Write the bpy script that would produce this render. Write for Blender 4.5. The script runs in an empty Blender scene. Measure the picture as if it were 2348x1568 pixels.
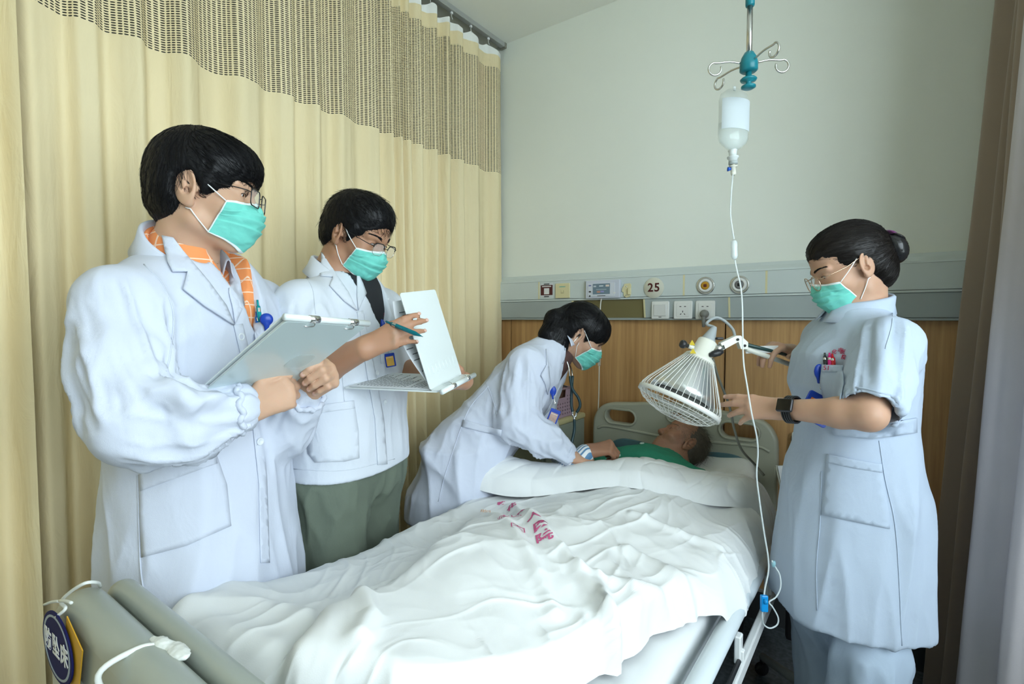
import bpy, bmesh, math, random
import numpy as np
from mathutils import Vector, Matrix, noise as mnoise
random.seed(7); np.random.seed(7)
SC = bpy.context.scene
COL = SC.collection
PI = math.pi

# ---------------------------------------------------------------- camera
W_, H_, FPX = 2348.0, 1568.0, 1180.0
CAM = Vector((0.0, 0.0, 1.37)); YAW = math.radians(36.1); PITCH = math.atan(54.0 / FPX)
cam_d = bpy.data.cameras.new('camera'); cam_o = bpy.data.objects.new('camera', cam_d); COL.objects.link(cam_o)
cam_o.location = CAM; cam_o.rotation_euler = (PI / 2 - PITCH, 0, YAW)
cam_d.sensor_width = 36.0; cam_d.lens = FPX / W_ * 36.0; cam_d.clip_start = 0.02; cam_d.clip_end = 200
SC.camera = cam_o
RC = Matrix.Rotation(YAW, 3, 'Z') @ Matrix.Rotation(PI / 2 - PITCH, 3, 'X')

# ---------------------------------------------------------------- world (overcast sky seen through the window), exposure
wd = bpy.data.worlds.new('sky'); SC.world = wd; wd.use_nodes = True
_bg = wd.node_tree.nodes['Background']
_bg.inputs[0].default_value = (0.80, 0.93, 1.0, 1); _bg.inputs[1].default_value = 11.5
SC.view_settings.view_transform = 'Standard'; SC.view_settings.look = 'None'
SC.view_settings.gamma = 1.0; SC.view_settings.use_curve_mapping = False
SC.view_settings.exposure = -0.28
SC.cycles.max_bounces = 8; SC.cycles.diffuse_bounces = 5; SC.cycles.transparent_max_bounces = 12
SC.cycles.use_denoising = True
SC.cycles.sample_clamp_indirect = 8.0
# daylight enters by the window wall: portal that guides the sky light through the glazing
def portal(name, loc, rot, sx, sy):
    l = bpy.data.lights.new(name, 'AREA'); l.shape = 'RECTANGLE'; l.size = sx; l.size_y = sy
    l.cycles.is_portal = True
    o = bpy.data.objects.new(name, l); COL.objects.link(o); o.location = loc; o.rotation_euler = rot
    return o
# ---------------------------------------------------------------- helpers
def ray(px, py):
    return (RC @ Vector(((px - W_ / 2) / FPX, -(py - H_ / 2) / FPX, -1.0)))
def at(px, py, d):            # point of the place seen at a photo pixel, d metres along the optical axis
    return CAM + ray(px, py) * d
def atX(px, py, X):
    r = ray(px, py); return CAM + r * ((X - CAM.x) / r.x)
def atY(px, py, Y):
    r = ray(px, py); return CAM + r * ((Y - CAM.y) / r.y)
def atZ(px, py, Z):
    r = ray(px, py); return CAM + r * ((Z - CAM.z) / r.z)

MATS = {}
def mat(name, col, rough=0.6, metal=0.0, spec=0.5, noise_amt=0.0, noise_scale=20.0, bump=0.0, bump_scale=200.0, sub=0.0, subr=(0.01, 0.004, 0.002),
        coat=0.0, trans=0.0, ior=1.45, alpha=1.0, emit=None, emit_s=0.0, sheen=0.0):
    if name in MATS: return MATS[name]
    m = bpy.data.materials.new(name); m.use_nodes = True; nt = m.node_tree; b = nt.nodes['Principled BSDF']
    b.inputs['Base Color'].default_value = (*col, 1); b.inputs['Roughness'].default_value = rough
    b.inputs['Metallic'].default_value = metal; b.inputs['Specular IOR Level'].default_value = spec
    b.inputs['Coat Weight'].default_value = coat; b.inputs['Transmission Weight'].default_value = trans
    b.inputs['IOR'].default_value = ior; b.inputs['Alpha'].default_value = alpha
    b.inputs['Sheen Weight'].default_value = sheen
    if sub > 0:
        b.inputs['Subsurface Weight'].default_value = sub; b.inputs['Subsurface Radius'].default_value = subr
        b.inputs['Subsurface Scale'].default_value = 1.0
    if emit:
        b.inputs['Emission Color'].default_value = (*emit, 1); b.inputs['Emission Strength'].default_value = emit_s
    tc = None
    if noise_amt > 0 or bump > 0:
        tc = nt.nodes.new('ShaderNodeTexCoord')
    if noise_amt > 0:
        n = nt.nodes.new('ShaderNodeTexNoise'); n.inputs['Scale'].default_value = noise_scale; n.inputs['Detail'].default_value = 4
        nt.links.new(tc.outputs['Object'], n.inputs['Vector'])
        mx = nt.nodes.new('ShaderNodeMix'); mx.data_type = 'RGBA'
        mx.inputs[6].default_value = (*[c * (1 - noise_amt) for c in col], 1); mx.inputs[7].default_value = (*[min(1, c * (1 + noise_amt)) for c in col], 1)
        nt.links.new(n.outputs['Fac'], mx.inputs[0]); nt.links.new(mx.outputs[2], b.inputs['Base Color'])
    if bump > 0:
        n2 = nt.nodes.new('ShaderNodeTexNoise'); n2.inputs['Scale'].default_value = bump_scale; n2.inputs['Detail'].default_value = 3
        nt.links.new(tc.outputs['Object'], n2.inputs['Vector'])
        bp = nt.nodes.new('ShaderNodeBump'); bp.inputs['Strength'].default_value = bump; bp.inputs['Distance'].default_value = 0.002
        nt.links.new(n2.outputs['Fac'], bp.inputs['Height']); nt.links.new(bp.outputs['Normal'], b.inputs['Normal'])
    MATS[name] = m
    return m

def link(name, me, m=None, parent=None, smooth=True):
    o = bpy.data.objects.new(name, me); COL.objects.link(o)
    if m is not None:
        for x in (m if isinstance(m, (list, tuple)) else [m]): me.materials.append(x)
    if smooth and len(me.polygons): me.polygons.foreach_set('use_smooth', [True] * len(me.polygons))
    if parent is not None: o.parent = parent
    return o
def tag(o, label=None, cat=None, group=None, kind=None):
    if label: o['label'] = label
    if cat: o['category'] = cat
    if group: o['group'] = group
    if kind: o['kind'] = kind
    return o
def thing(name, label, cat, loc=(0, 0, 0), group=None, rot=None):
    o = bpy.data.objects.new(name, None); COL.objects.link(o); o.location = loc; o.empty_display_size = 0.05
    if rot is not None: o.rotation_euler = rot
    return tag(o, label, cat, group)
def adopt(o, parent):          # parent keeping the world place (parents here have no scale)
    bpy.context.view_layer.update() if False else None
    o.parent = parent
    mw = Matrix.LocRotScale(parent.location, parent.rotation_euler, None)
    if parent.parent: mw = Matrix.LocRotScale(parent.parent.location, parent.parent.rotation_euler, None) @ mw
    o.matrix_parent_inverse = mw.inverted()
    return o
def struct(o): o['kind'] = 'structure'; return o
def pymesh(name, v, f):
    me = bpy.data.meshes.new(name); me.from_pydata([tuple(map(float, p)) for p in v], [], [tuple(map(int, q)) for q in f]); me.update(); return me
def npmesh(name, V, F):        # V (n,3), F (m,4) quads
    me = bpy.data.meshes.new(name); V = np.asarray(V, np.float32); F = np.asarray(F, np.int32)
    k = F.shape[1]
    me.vertices.add(len(V)); me.vertices.foreach_set('co', V.ravel())
    me.loops.add(F.size); me.loops.foreach_set('vertex_index', F.ravel())
    me.polygons.add(len(F)); me.polygons.foreach_set('loop_start', np.arange(0, F.size, k, dtype=np.int32))
    try: me.polygons.foreach_set('loop_total', np.full(len(F), k, np.int32))
    except Exception: pass
    me.update(calc_edges=True); me.validate(); return me
def bmdone(bm, name, m, parent=None, smooth=False, auto=None):
    bmesh.ops.recalc_face_normals(bm, faces=bm.faces)
    me = bpy.data.meshes.new(name); bm.to_mesh(me); bm.free()
    o = link(name, me, m, parent, smooth)
    return o
def frame(x=None, y=None, z=None):
    """rotation whose columns are the given axes (two given, third derived; the last given is made orthogonal)"""
    if x is not None and y is not None:
        x = Vector(x).normalized(); y = Vector(y); z = x.cross(y).normalized(); y = z.cross(x)
    elif y is not None and z is not None:
        y = Vector(y).normalized(); z = Vector(z); x = y.cross(z).normalized(); z = x.cross(y)
    else:
        z = Vector(z).normalized(); x = Vector(x); y = z.cross(x).normalized(); x = y.cross(z)
    return Matrix((x, y, z)).transposed()
def bm_box(bm, c, s, R=None, bev=0.0, seg=2):
    r = bmesh.ops.create_cube(bm, size=1.0)
    vs = r['verts']
    M = Matrix.Translation(Vector(c)) @ (R.to_4x4() if R is not None else Matrix.Identity(4)) @ Matrix.Diagonal((*s, 1))
    bmesh.ops.transform(bm, matrix=M, verts=vs)
    if bev > 0:
        es = list({e for v in vs for e in v.link_edges})
        bmesh.ops.bevel(bm, geom=es, offset=bev, segments=seg, affect='EDGES', profile=0.5)
def box(name, c, s, m, parent=None, bev=0.0, R=None, seg=2, smooth=False):
    bm = bmesh.new(); bm_box(bm, c, s, R, bev, seg); return bmdone(bm, name, m, parent, smooth)
def bm_tube(bm, pts, r, n=10, cap=True, closed=False):
    """tube along a polyline; r number or per-point list"""
    P = [Vector(p) for p in pts]; N = len(P)
    rr = r if isinstance(r, (list, tuple)) else [r] * N
    T = []
    for i in range(N):
        a = P[(i - 1) % N] if (closed or i > 0) else P[0]; b = P[(i + 1) % N] if (closed or i < N - 1) else P[-1]
        T.append((b - a).normalized() if (b - a).length > 1e-9 else Vector((0, 0, 1)))
    up = Vector((0, 0, 1)) if abs(T[0].z) < 0.9 else Vector((1, 0, 0))
    u = T[0].cross(up).normalized(); rings = []
    for i in range(N):
        if i > 0:
            q = T[i - 1].rotation_difference(T[i]); u = q @ u
        u = (u - T[i] * u.dot(T[i])).normalized(); w = T[i].cross(u)
        rings.append([bm.verts.new(P[i] + (u * math.cos(2 * PI * k / n) + w * math.sin(2 * PI * k / n)) * rr[i]) for k in range(n)])
    for i in range(N if closed else N - 1):
        a, b = rings[i], rings[(i + 1) % N]
        off = 0
        if closed and i == N - 1:
            off = min(range(n), key=lambda o: sum((a[k].co - b[(k + o) % n].co).length for k in range(n)))
        for k in range(n):
            bm.faces.new((a[k], a[(k + 1) % n], b[(k + 1 + off) % n], b[(k + off) % n]))
    if cap and not closed:
        bm.faces.new(rings[0][::-1]); bm.faces.new(rings[-1])
def tube(name, pts, r, m, parent=None, n=10, closed=False, smooth=True):
    bm = bmesh.new(); bm_tube(bm, pts, r, n, True, closed); return bmdone(bm, name, m, parent, smooth)
def spline(pts, n=8, closed=False):
    P = [Vector(p) for p in pts]; out = []; N = len(P)
    for i in range(N if closed else N - 1):
        p0 = P[(i - 1) % N] if (closed or i > 0) else P[0] * 2 - P[1]
        p1 = P[i]; p2 = P[(i + 1) % N]
        p3 = P[(i + 2) % N] if (closed or i < N - 2) else P[-1] * 2 - P[-2]
        for k in range(n):
            t = k / n
            out.append(0.5 * ((2 * p1) + (p2 - p0) * t + (2 * p0 - 5 * p1 + 4 * p2 - p3) * t * t + (3 * p1 - p0 - 3 * p2 + p3) * t ** 3))
    if not closed: out.append(P[-1])
    return out
def bm_lathe(bm, prof, n=24, M=None, cap=True):
    """prof: (r, z) along local z; M 4x4 placement"""
    M = M or Matrix.Identity(4); rings = []
    for r, z in prof:
        if r < 1e-6: rings.append([bm.verts.new(M @ Vector((0, 0, z)))])
        else: rings.append([bm.verts.new(M @ Vector((r * math.cos(2 * PI * k / n), r * math.sin(2 * PI * k / n), z))) for k in range(n)])
    for a, b in zip(rings[:-1], rings[1:]):
        for k in range(n):
            if len(a) == 1 and len(b) == 1: continue
            if len(a) == 1: bm.faces.new((a[0], b[(k + 1) % n], b[k]))
            elif len(b) == 1: bm.faces.new((a[k], a[(k + 1) % n], b[0]))
            else: bm.faces.new((a[k], a[(k + 1) % n], b[(k + 1) % n], b[k]))
    if cap:
        if len(rings[0]) > 1: bm.faces.new(rings[0][::-1])
        if len(rings[-1]) > 1: bm.faces.new(rings[-1])
def lathe(name, prof, m, loc=(0, 0, 0), axis=(0, 0, 1), parent=None, n=24, smooth=True, cap=True):
    z = Vector(axis).normalized(); x = Vector((1, 0, 0)) if abs(z.x) < 0.9 else Vector((0, 1, 0))
    R = frame(x=x, z=z)
    bm = bmesh.new(); bm_lathe(bm, prof, n, Matrix.Translation(Vector(loc)) @ R.to_4x4(), cap)
    o = bmdone(bm, name, m, parent, smooth)
    return o
def sharp(o, ang=35):
    me = o.data
    try: me.set_sharp_from_angle(angle=math.radians(ang))
    except Exception: pass
    return o
def shape2d(name, loops, ext, bev, m, loc, R, parent=None, res=2):
    """flat outline (with holes) as a solid plate: loops in local (x, y); plate normal = local z"""
    cu = bpy.data.curves.new(name, 'CURVE'); cu.dimensions = '2D'; cu.fill_mode = 'BOTH'; cu.extrude = max(ext / 2 - bev, 0.00001); cu.bevel_depth = bev; cu.bevel_resolution = res
    cu.offset = -bev
    for L in loops:
        s = cu.splines.new('POLY'); s.points.add(len(L) - 1); s.use_cyclic_u = True
        for p, q in zip(s.points, L): p.co = (q[0], q[1], 0, 1)
    t = bpy.data.objects.new('tmp', cu); COL.objects.link(t)
    dg = bpy.context.evaluated_depsgraph_get(); me = bpy.data.meshes.new_from_object(t.evaluated_get(dg))
    bpy.data.objects.remove(t); bpy.data.curves.remove(cu)
    me.transform(Matrix.Translation(Vector(loc)) @ R.to_4x4())
    o = link(name, me, m, parent, False); sharp(o, 40)
    if len(me.polygons): me.polygons.foreach_set('use_smooth', [True] * len(me.polygons)); sharp(o, 40)
    return o
def rrect(x0, y0, x1, y1, r, n=6):
    out = []
    for cx, cy, a0 in ((x1 - r, y1 - r, 0), (x0 + r, y1 - r, 90), (x0 + r, y0 + r, 180), (x1 - r, y0 + r, 270)):
        for k in range(n + 1):
            a = math.radians(a0 + 90 * k / n); out.append((cx + r * math.cos(a), cy + r * math.sin(a)))
    return out
def text(name, s, size, m, loc, R, parent=None, ext=0.0003, align='CENTER', shear=0.0, bold=0.0):
    cu = bpy.data.curves.new(name, 'FONT'); cu.body = s; cu.size = size; cu.align_x = align; cu.align_y = 'CENTER'; cu.extrude = ext; cu.shear = shear; cu.offset = bold
    cu.resolution_u = 3
    t = bpy.data.objects.new('tmp', cu); COL.objects.link(t)
    dg = bpy.context.evaluated_depsgraph_get(); me = bpy.data.meshes.new_from_object(t.evaluated_get(dg))
    bpy.data.objects.remove(t); bpy.data.curves.remove(cu)
    me.transform(Matrix.Translation(Vector(loc)) @ R.to_4x4())
    return link(name, me, m, parent, False)

# ---- vectorised gradient noise
_PERM = np.random.RandomState(3).permutation(256); _PERM = np.concatenate([_PERM, _PERM, _PERM]).astype(np.int32)
_G = np.random.RandomState(5).normal(size=(256, 3)); _G /= np.linalg.norm(_G, axis=1, keepdims=True)
def pnoise(P):
    P = np.asarray(P, np.float64); I = np.floor(P).astype(np.int64); f = P - I; I &= 255
    u = f * f * f * (f * (f * 6 - 15) + 10); out = 0
    for dx in (0, 1):
        for dy in (0, 1):
            for dz in (0, 1):
                h = _PERM[_PERM[_PERM[(I[:, 0] + dx) & 255] + ((I[:, 1] + dy) & 255)] + ((I[:, 2] + dz) & 255)]
                d = f - np.array([dx, dy, dz])
                w = (u[:, 0] if dx else 1 - u[:, 0]) * (u[:, 1] if dy else 1 - u[:, 1]) * (u[:, 2] if dz else 1 - u[:, 2])
                out = out + w * np.einsum('ij,ij->i', _G[h], d)
    return out * 1.4
def fbm(P, o=3):
    s = 0; a = 1.0
    for i in range(o): s = s + a * pnoise(P * 2 ** i + 17.3 * i); a *= 0.5
    return s
def ridged(P, o=2):
    s = 0; a = 1.0
    for i in range(o): s = s + a * (1 - np.minimum(1, np.abs(pnoise(P * 1.9 ** i + 11.1 * i)) * 2.2)) ** 2; a *= 0.5
    return s

# ---- signed-distance modelling, meshed by surface nets
class Field:
    def __init__(self): self.ops = []
    def add(self, fn, lo, hi, k=0.0, op='u'):
        self.ops.append((fn, np.asarray(lo, float), np.asarray(hi, float), k, op)); return self
    def cone(self, a, b, ra, rb, k=0.01, op='u'):
        a = np.array(a, float); b = np.array(b, float); ab = b - a; L2 = max(float(ab @ ab), 1e-12)
        def fn(X, Y, Z):
            px, py, pz = X - a[0], Y - a[1], Z - a[2]
            t = np.clip((px * ab[0] + py * ab[1] + pz * ab[2]) / L2, 0, 1)
            return np.sqrt((px - t * ab[0]) ** 2 + (py - t * ab[1]) ** 2 + (pz - t * ab[2]) ** 2) - (ra + (rb - ra) * t)
        r = max(ra, rb); return self.add(fn, np.minimum(a, b) - r, np.maximum(a, b) + r, k, op)
    def fcone(self, a, b, ra, rb, flat, fdir, k=0.01, op='u'):
        """cone squashed along fdir by factor flat"""
        a = np.array(a, float); b = np.array(b, float); ab = b - a; fd = np.array(fdir, float); t_ = ab / np.linalg.norm(ab)
        fd = fd - t_ * (fd @ t_); fd /= np.linalg.norm(fd); L2 = float(ab @ ab)
        def fn(X, Y, Z):
            px, py, pz = X - a[0], Y - a[1], Z - a[2]
            t = np.clip((px * ab[0] + py * ab[1] + pz * ab[2]) / L2, 0, 1)
            qx, qy, qz = px - t * ab[0], py - t * ab[1], pz - t * ab[2]
            q = (qx * fd[0] + qy * fd[1] + qz * fd[2]) * (1 / flat - 1)
            return (np.sqrt((qx + q * fd[0]) ** 2 + (qy + q * fd[1]) ** 2 + (qz + q * fd[2]) ** 2) - (ra + (rb - ra) * t)) * (0.5 + 0.5 * flat)
        r = max(ra, rb); return self.add(fn, np.minimum(a, b) - r, np.maximum(a, b) + r, k, op)
    def chain(self, pts, rad, k=0.01, op='u'):
        for i in range(len(pts) - 1): self.cone(pts[i], pts[i + 1], rad[i], rad[i + 1], k, op)
        return self
    def ell(self, c, r, R=None, k=0.01, op='u'):
        c = np.array(c, float); r = np.array(r, float); R = np.array(R, float) if R is not None else np.eye(3)
        def fn(X, Y, Z):
            x, y, z = X - c[0], Y - c[1], Z - c[2]
            p = [(x * R[0, i] + y * R[1, i] + z * R[2, i]) for i in range(3)]
            k0 = np.sqrt(sum((p[i] / r[i]) ** 2 for i in range(3))); k1 = np.sqrt(sum((p[i] / r[i] ** 2) ** 2 for i in range(3))) + 1e-9
            return k0 * (k0 - 1) / k1
        e = np.abs(R) @ r
        return self.add(fn, c - e, c + e, k, op)
    def loft(self, O, R, rows, k=0.02, op='u', ex=2.4):
        """R columns: side, front, up. rows: (h, cs, cf, half_width, half_depth)"""
        O = np.array(O, float); R = np.array(R, float); T = np.array(rows, float)
        def fn(X, Y, Z):
            x, y, z = X - O[0], Y - O[1], Z - O[2]
            s = x * R[0, 0] + y * R[1, 0] + z * R[2, 0]; f = x * R[0, 1] + y * R[1, 1] + z * R[2, 1]; h = x * R[0, 2] + y * R[1, 2] + z * R[2, 2]
            hs = h.ravel()
            cs, cf, a, b = [np.interp(hs, T[:, 0], T[:, i]).reshape(h.shape) for i in (1, 2, 3, 4)]
            q = ((np.abs(s - cs) / a) ** ex + (np.abs(f - cf) / b) ** ex) ** (1 / ex)
            d = (q - 1) * np.minimum(a, b)
            return np.maximum(d, np.maximum(h - T[-1, 0], T[0, 0] - h))
        cr = []
        for row in T:
            for sa in (-1, 1):
                for sb in (-1, 1): cr.append(O + R @ np.array([row[1] + sa * row[3], row[2] + sb * row[4], row[0]]))
        cr = np.array(cr); return self.add(fn, cr.min(0), cr.max(0), k, op)
    def half(self, O, n, op='i'):
        O = np.array(O, float); n = np.array(n, float); n /= np.linalg.norm(n)
        def fn(X, Y, Z): return (X - O[0]) * n[0] + (Y - O[1]) * n[1] + (Z - O[2]) * n[2]
        return self.add(fn, (-9,) * 3, (9,) * 3, 0, op)
    def bounds(self, pad=0.015):
        L = [o for o in self.ops if o[4] == 'u']
        return np.min([o[1] for o in L], 0) - pad, np.max([o[2] for o in L], 0) + pad
    def grid(self, xs, ys, zs, big=0.06):
        F = np.full((len(xs), len(ys), len(zs)), big, np.float32)
        for fn, lo, hi, k, op in self.ops:
            m = k + 0.02
            sl = []
            for ax, l, h in ((xs, lo[0], hi[0]), (ys, lo[1], hi[1]), (zs, lo[2], hi[2])):
                i0 = int(np.searchsorted(ax, l - m)); i1 = int(np.searchsorted(ax, h + m)); sl.append(slice(i0, i1))
            if any(s.stop <= s.start for s in sl): continue
            X, Y, Z = np.meshgrid(xs[sl[0]], ys[sl[1]], zs[sl[2]], indexing='ij', sparse=False)
            d = fn(X, Y, Z).astype(np.float32); A = F[tuple(sl)]
            if op == 'u':
                if k > 0:
                    h = np.maximum(k - np.abs(A - d), 0) / k; F[tuple(sl)] = np.minimum(A, d) - h * h * k * 0.25
                else: F[tuple(sl)] = np.minimum(A, d)
            elif op == 's':
                if k > 0:
                    h = np.maximum(k - np.abs(-A - d), 0) / k; F[tuple(sl)] = np.maximum(A, -d) + h * h * k * 0.25
                else: F[tuple(sl)] = np.maximum(A, -d)
            else: F[tuple(sl)] = np.maximum(A, d)
        return F
    def mesh(self, h, boxes=(), lo=None, hi=None, smooth=1):
        """coarse step h everywhere, finer step inside boxes [(lo, hi, step)]; returns V, F"""
        if lo is None: lo, hi = self.bounds()
        V, F = self._nets(np.asarray(lo), np.asarray(hi), h, smooth)
        for bl, bh, s in boxes:
            bl = np.asarray(bl, float); bh = np.asarray(bh, float)
            ins = np.all((V > bl + 1.2 * h) & (V < bh - 1.2 * h), axis=1)
            F = F[~np.any(ins[F], axis=1)]
            v2, f2 = self._nets(bl, bh, s, smooth)
            F = np.concatenate([F, f2 + len(V)]); V = np.concatenate([V, v2])
        used = np.unique(F); mp = np.full(len(V), -1); mp[used] = np.arange(len(used))
        return V[used], mp[F]
    def _nets(self, lo, hi, h, smooth):
        xs, ys, zs = [np.arange(lo[i], hi[i] + h, h) for i in range(3)]
        F = self.grid(xs, ys, zs); S = F < 0
        n = np.array(F.shape) - 1
        def c(A, i, j, k): return A[i:i + n[0], j:j + n[1], k:k + n[2]]
        cnt = np.zeros(n, np.int8)
        for i in (0, 1):
            for j in (0, 1):
                for k in (0, 1): cnt += c(S, i, j, k)
        act = (cnt > 0) & (cnt < 8); idx = np.full(n, -1, np.int32); ijk = np.argwhere(act); idx[act] = np.arange(len(ijk))
        pos = np.zeros((len(ijk), 3)); w = np.zeros(len(ijk)); I, J, K = ijk.T
        for a in range(3):
            o1 = [(0, 0), (0, 1), (1, 0), (1, 1)]
            for p, q in o1:
                off = [0, 0, 0]; oth = [x for x in range(3) if x != a]; off[oth[0]] = p; off[oth[1]] = q
                fa = F[I + off[0], J + off[1], K + off[2]]; o2 = off[:]; o2[a] = 1; fb = F[I + o2[0], J + o2[1], K + o2[2]]
                m = (fa < 0) != (fb < 0); t = np.where(m, fa / np.where(m, fa - fb, 1), 0)
                for d in range(3): pos[:, d] += np.where(m, (off[d] + (t if d == a else 0)), 0)
                w += m
        pos /= np.maximum(w, 1)[:, None]
        V = (ijk + pos) * h + np.array([xs[0], ys[0], zs[0]])
        Q = []
        for a in range(3):
            b, cc = [(1, 2), (2, 0), (0, 1)][a]
            sA = [slice(0, -1) if d == a else slice(1, -1) for d in range(3)]; sB = [slice(1, None) if d == a else slice(1, -1) for d in range(3)]
            s0 = S[tuple(sA)]; s1 = S[tuple(sB)]
            for sign in (True, False):
                e = np.argwhere((s0 != s1) & (s0 == sign))
                if not len(e): continue
                e = e + np.array([0 if d == a else 1 for d in range(3)])
                def cell(db, dc):
                    x = e.copy(); x[:, b] += db; x[:, cc] += dc; return idx[x[:, 0], x[:, 1], x[:, 2]]
                q = np.stack([cell(-1, -1), cell(0, -1), cell(0, 0), cell(-1, 0)], 1)
                Q.append(q if sign else q[:, ::-1])
        Fq = np.concatenate(Q) if Q else np.zeros((0, 4), int)
        Fq = Fq[np.all(Fq >= 0, axis=1)]
        for _ in range(smooth): V = relax(V, Fq, 0.5)
        return V, Fq
def relax(V, F, lam=0.5):
    n = len(V); acc = np.zeros_like(V); cnt = np.zeros(n)
    for i in range(F.shape[1]):
        a, b = F[:, i], F[:, (i + 1) % F.shape[1]]
        for d in range(3): acc[:, d] += np.bincount(a, V[b, d], n) + np.bincount(b, V[a, d], n)
        cnt += np.bincount(a, minlength=n) + np.bincount(b, minlength=n)
    ok = cnt > 0; R = V.copy(); R[ok] = V[ok] + lam * (acc[ok] / cnt[ok, None] - V[ok]); return R
def normals(V, F):
    n = np.cross(V[F[:, 2]] - V[F[:, 0]], V[F[:, 3 if F.shape[1] > 3 else 1]] - V[F[:, 1]]); N = np.zeros_like(V)
    for i in range(F.shape[1]):
        for d in range(3): N[:, d] += np.bincount(F[:, i], n[:, d], len(V))
    return N / (np.linalg.norm(N, axis=1, keepdims=True) + 1e-12)
# ---------------------------------------------------------------- the room
YW, XR, XC, ZC, XL, YB = 2.53, 1.25, -1.90, 3.01, -4.4, -3.3
YHB = 2.43        # headboard plane
M_wall = mat('wall_paint', (0.80, 0.83, 0.765), 0.75, noise_amt=0.015, noise_scale=3, bump=0.05, bump_scale=160)
M_ceil = mat('ceiling_paint', (0.88, 0.89, 0.84), 0.8, noise_amt=0.01, noise_scale=2)
def wood_mat():
    m = bpy.data.materials.new('wood_veneer'); m.use_nodes = True; nt = m.node_tree; b = nt.nodes['Principled BSDF']
    tc = nt.nodes.new('ShaderNodeTexCoord'); mp = nt.nodes.new('ShaderNodeMapping'); mp.inputs['Scale'].default_value = (38, 38, 1.3)
    n = nt.nodes.new('ShaderNodeTexNoise'); n.inputs['Scale'].default_value = 1.6; n.inputs['Detail'].default_value = 7; n.inputs['Roughness'].default_value = 0.62; n.inputs['Distortion'].default_value = 0.4
    n2 = nt.nodes.new('ShaderNodeTexNoise'); n2.inputs['Scale'].default_value = 0.35; n2.inputs['Detail'].default_value = 3
    rp = nt.nodes.new('ShaderNodeValToRGB'); e = rp.color_ramp.elements
    e[0].position = 0.30; e[0].color = (0.36, 0.19, 0.07, 1); e[1].position = 0.72; e[1].color = (0.66, 0.40, 0.175, 1)
    mx = nt.nodes.new('ShaderNodeMix'); mx.data_type = 'FLOAT'; mx.inputs[0].default_value = 0.35
    nt.links.new(tc.outputs['Object'], mp.inputs['Vector']); nt.links.new(mp.outputs[0], n.inputs['Vector']); nt.links.new(mp.outputs[0], n2.inputs['Vector'])
    nt.links.new(n.outputs['Fac'], mx.inputs[2]); nt.links.new(n2.outputs['Fac'], mx.inputs[3]); nt.links.new(mx.outputs[0], rp.inputs[0])
    nt.links.new(rp.outputs[0], b.inputs['Base Color']); b.inputs['Roughness'].default_value = 0.42
    return m
M_wood = wood_mat()
def floor_mat():
    m = bpy.data.materials.new('vinyl_floor'); m.use_nodes = True; nt = m.node_tree; b = nt.nodes['Principled BSDF']
    tc = nt.nodes.new('ShaderNodeTexCoord'); v = nt.nodes.new('ShaderNodeTexVoronoi'); v.inputs['Scale'].default_value = 120
    n = nt.nodes.new('ShaderNodeTexNoise'); n.inputs['Scale'].default_value = 60
    rp = nt.nodes.new('ShaderNodeValToRGB'); e = rp.color_ramp.elements
    e[0].position = 0.35; e[0].color = (0.075, 0.095, 0.11, 1); e[1].position = 0.65; e[1].color = (0.14, 0.17, 0.19, 1)
    nt.links.new(tc.outputs['Object'], v.inputs['Vector']); nt.links.new(tc.outputs['Object'], n.inputs['Vector']); nt.links.new(n.outputs['Fac'], rp.inputs[0])
    nt.links.new(rp.outputs[0], b.inputs['Base Color']); b.inputs['Roughness'].default_value = 0.35
    return m
M_floor = floor_mat()
M_base = mat('dark_skirting', (0.055, 0.06, 0.065), 0.45)
M_groove = mat('joint_dark', (0.03, 0.02, 0.012), 0.8)  # dark backing seen in the joints between the wood panels

def slab(name, lo, hi, m, parent=None, bev=0.0):
    lo = Vector(lo); hi = Vector(hi); return box(name, (lo + hi) / 2, hi - lo, m, parent, bev)
fl = tag(slab('floor', (XL, YB, -0.1), (XR, YW, 0), M_floor), 'dark blue-grey speckled vinyl floor under the bed', None, None, 'structure')
ce = tag(slab('ceiling', (XL - .1, YB - .1, ZC), (XR + .2, YW + .1, ZC + 0.1), M_ceil), 'plain pale ceiling', None, None, 'structure')
wh = tag(slab('wall_head', (XL - .1, YW, -0.1), (XR + .2, YW + 0.12, ZC), M_wall), 'pale sage wall behind the bed head', None, None, 'structure')
tag(slab('wall_left', (XL - 0.1, YB, -0.1), (XL, YW, ZC), M_wall), 'pale wall beyond the privacy curtain', None, None, 'structure')
tag(slab('wall_back', (XL - .1, YB - 0.1, -0.1), (XR + .2, YB, ZC), M_wall), 'pale wall behind the viewer', None, None, 'structure')
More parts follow.
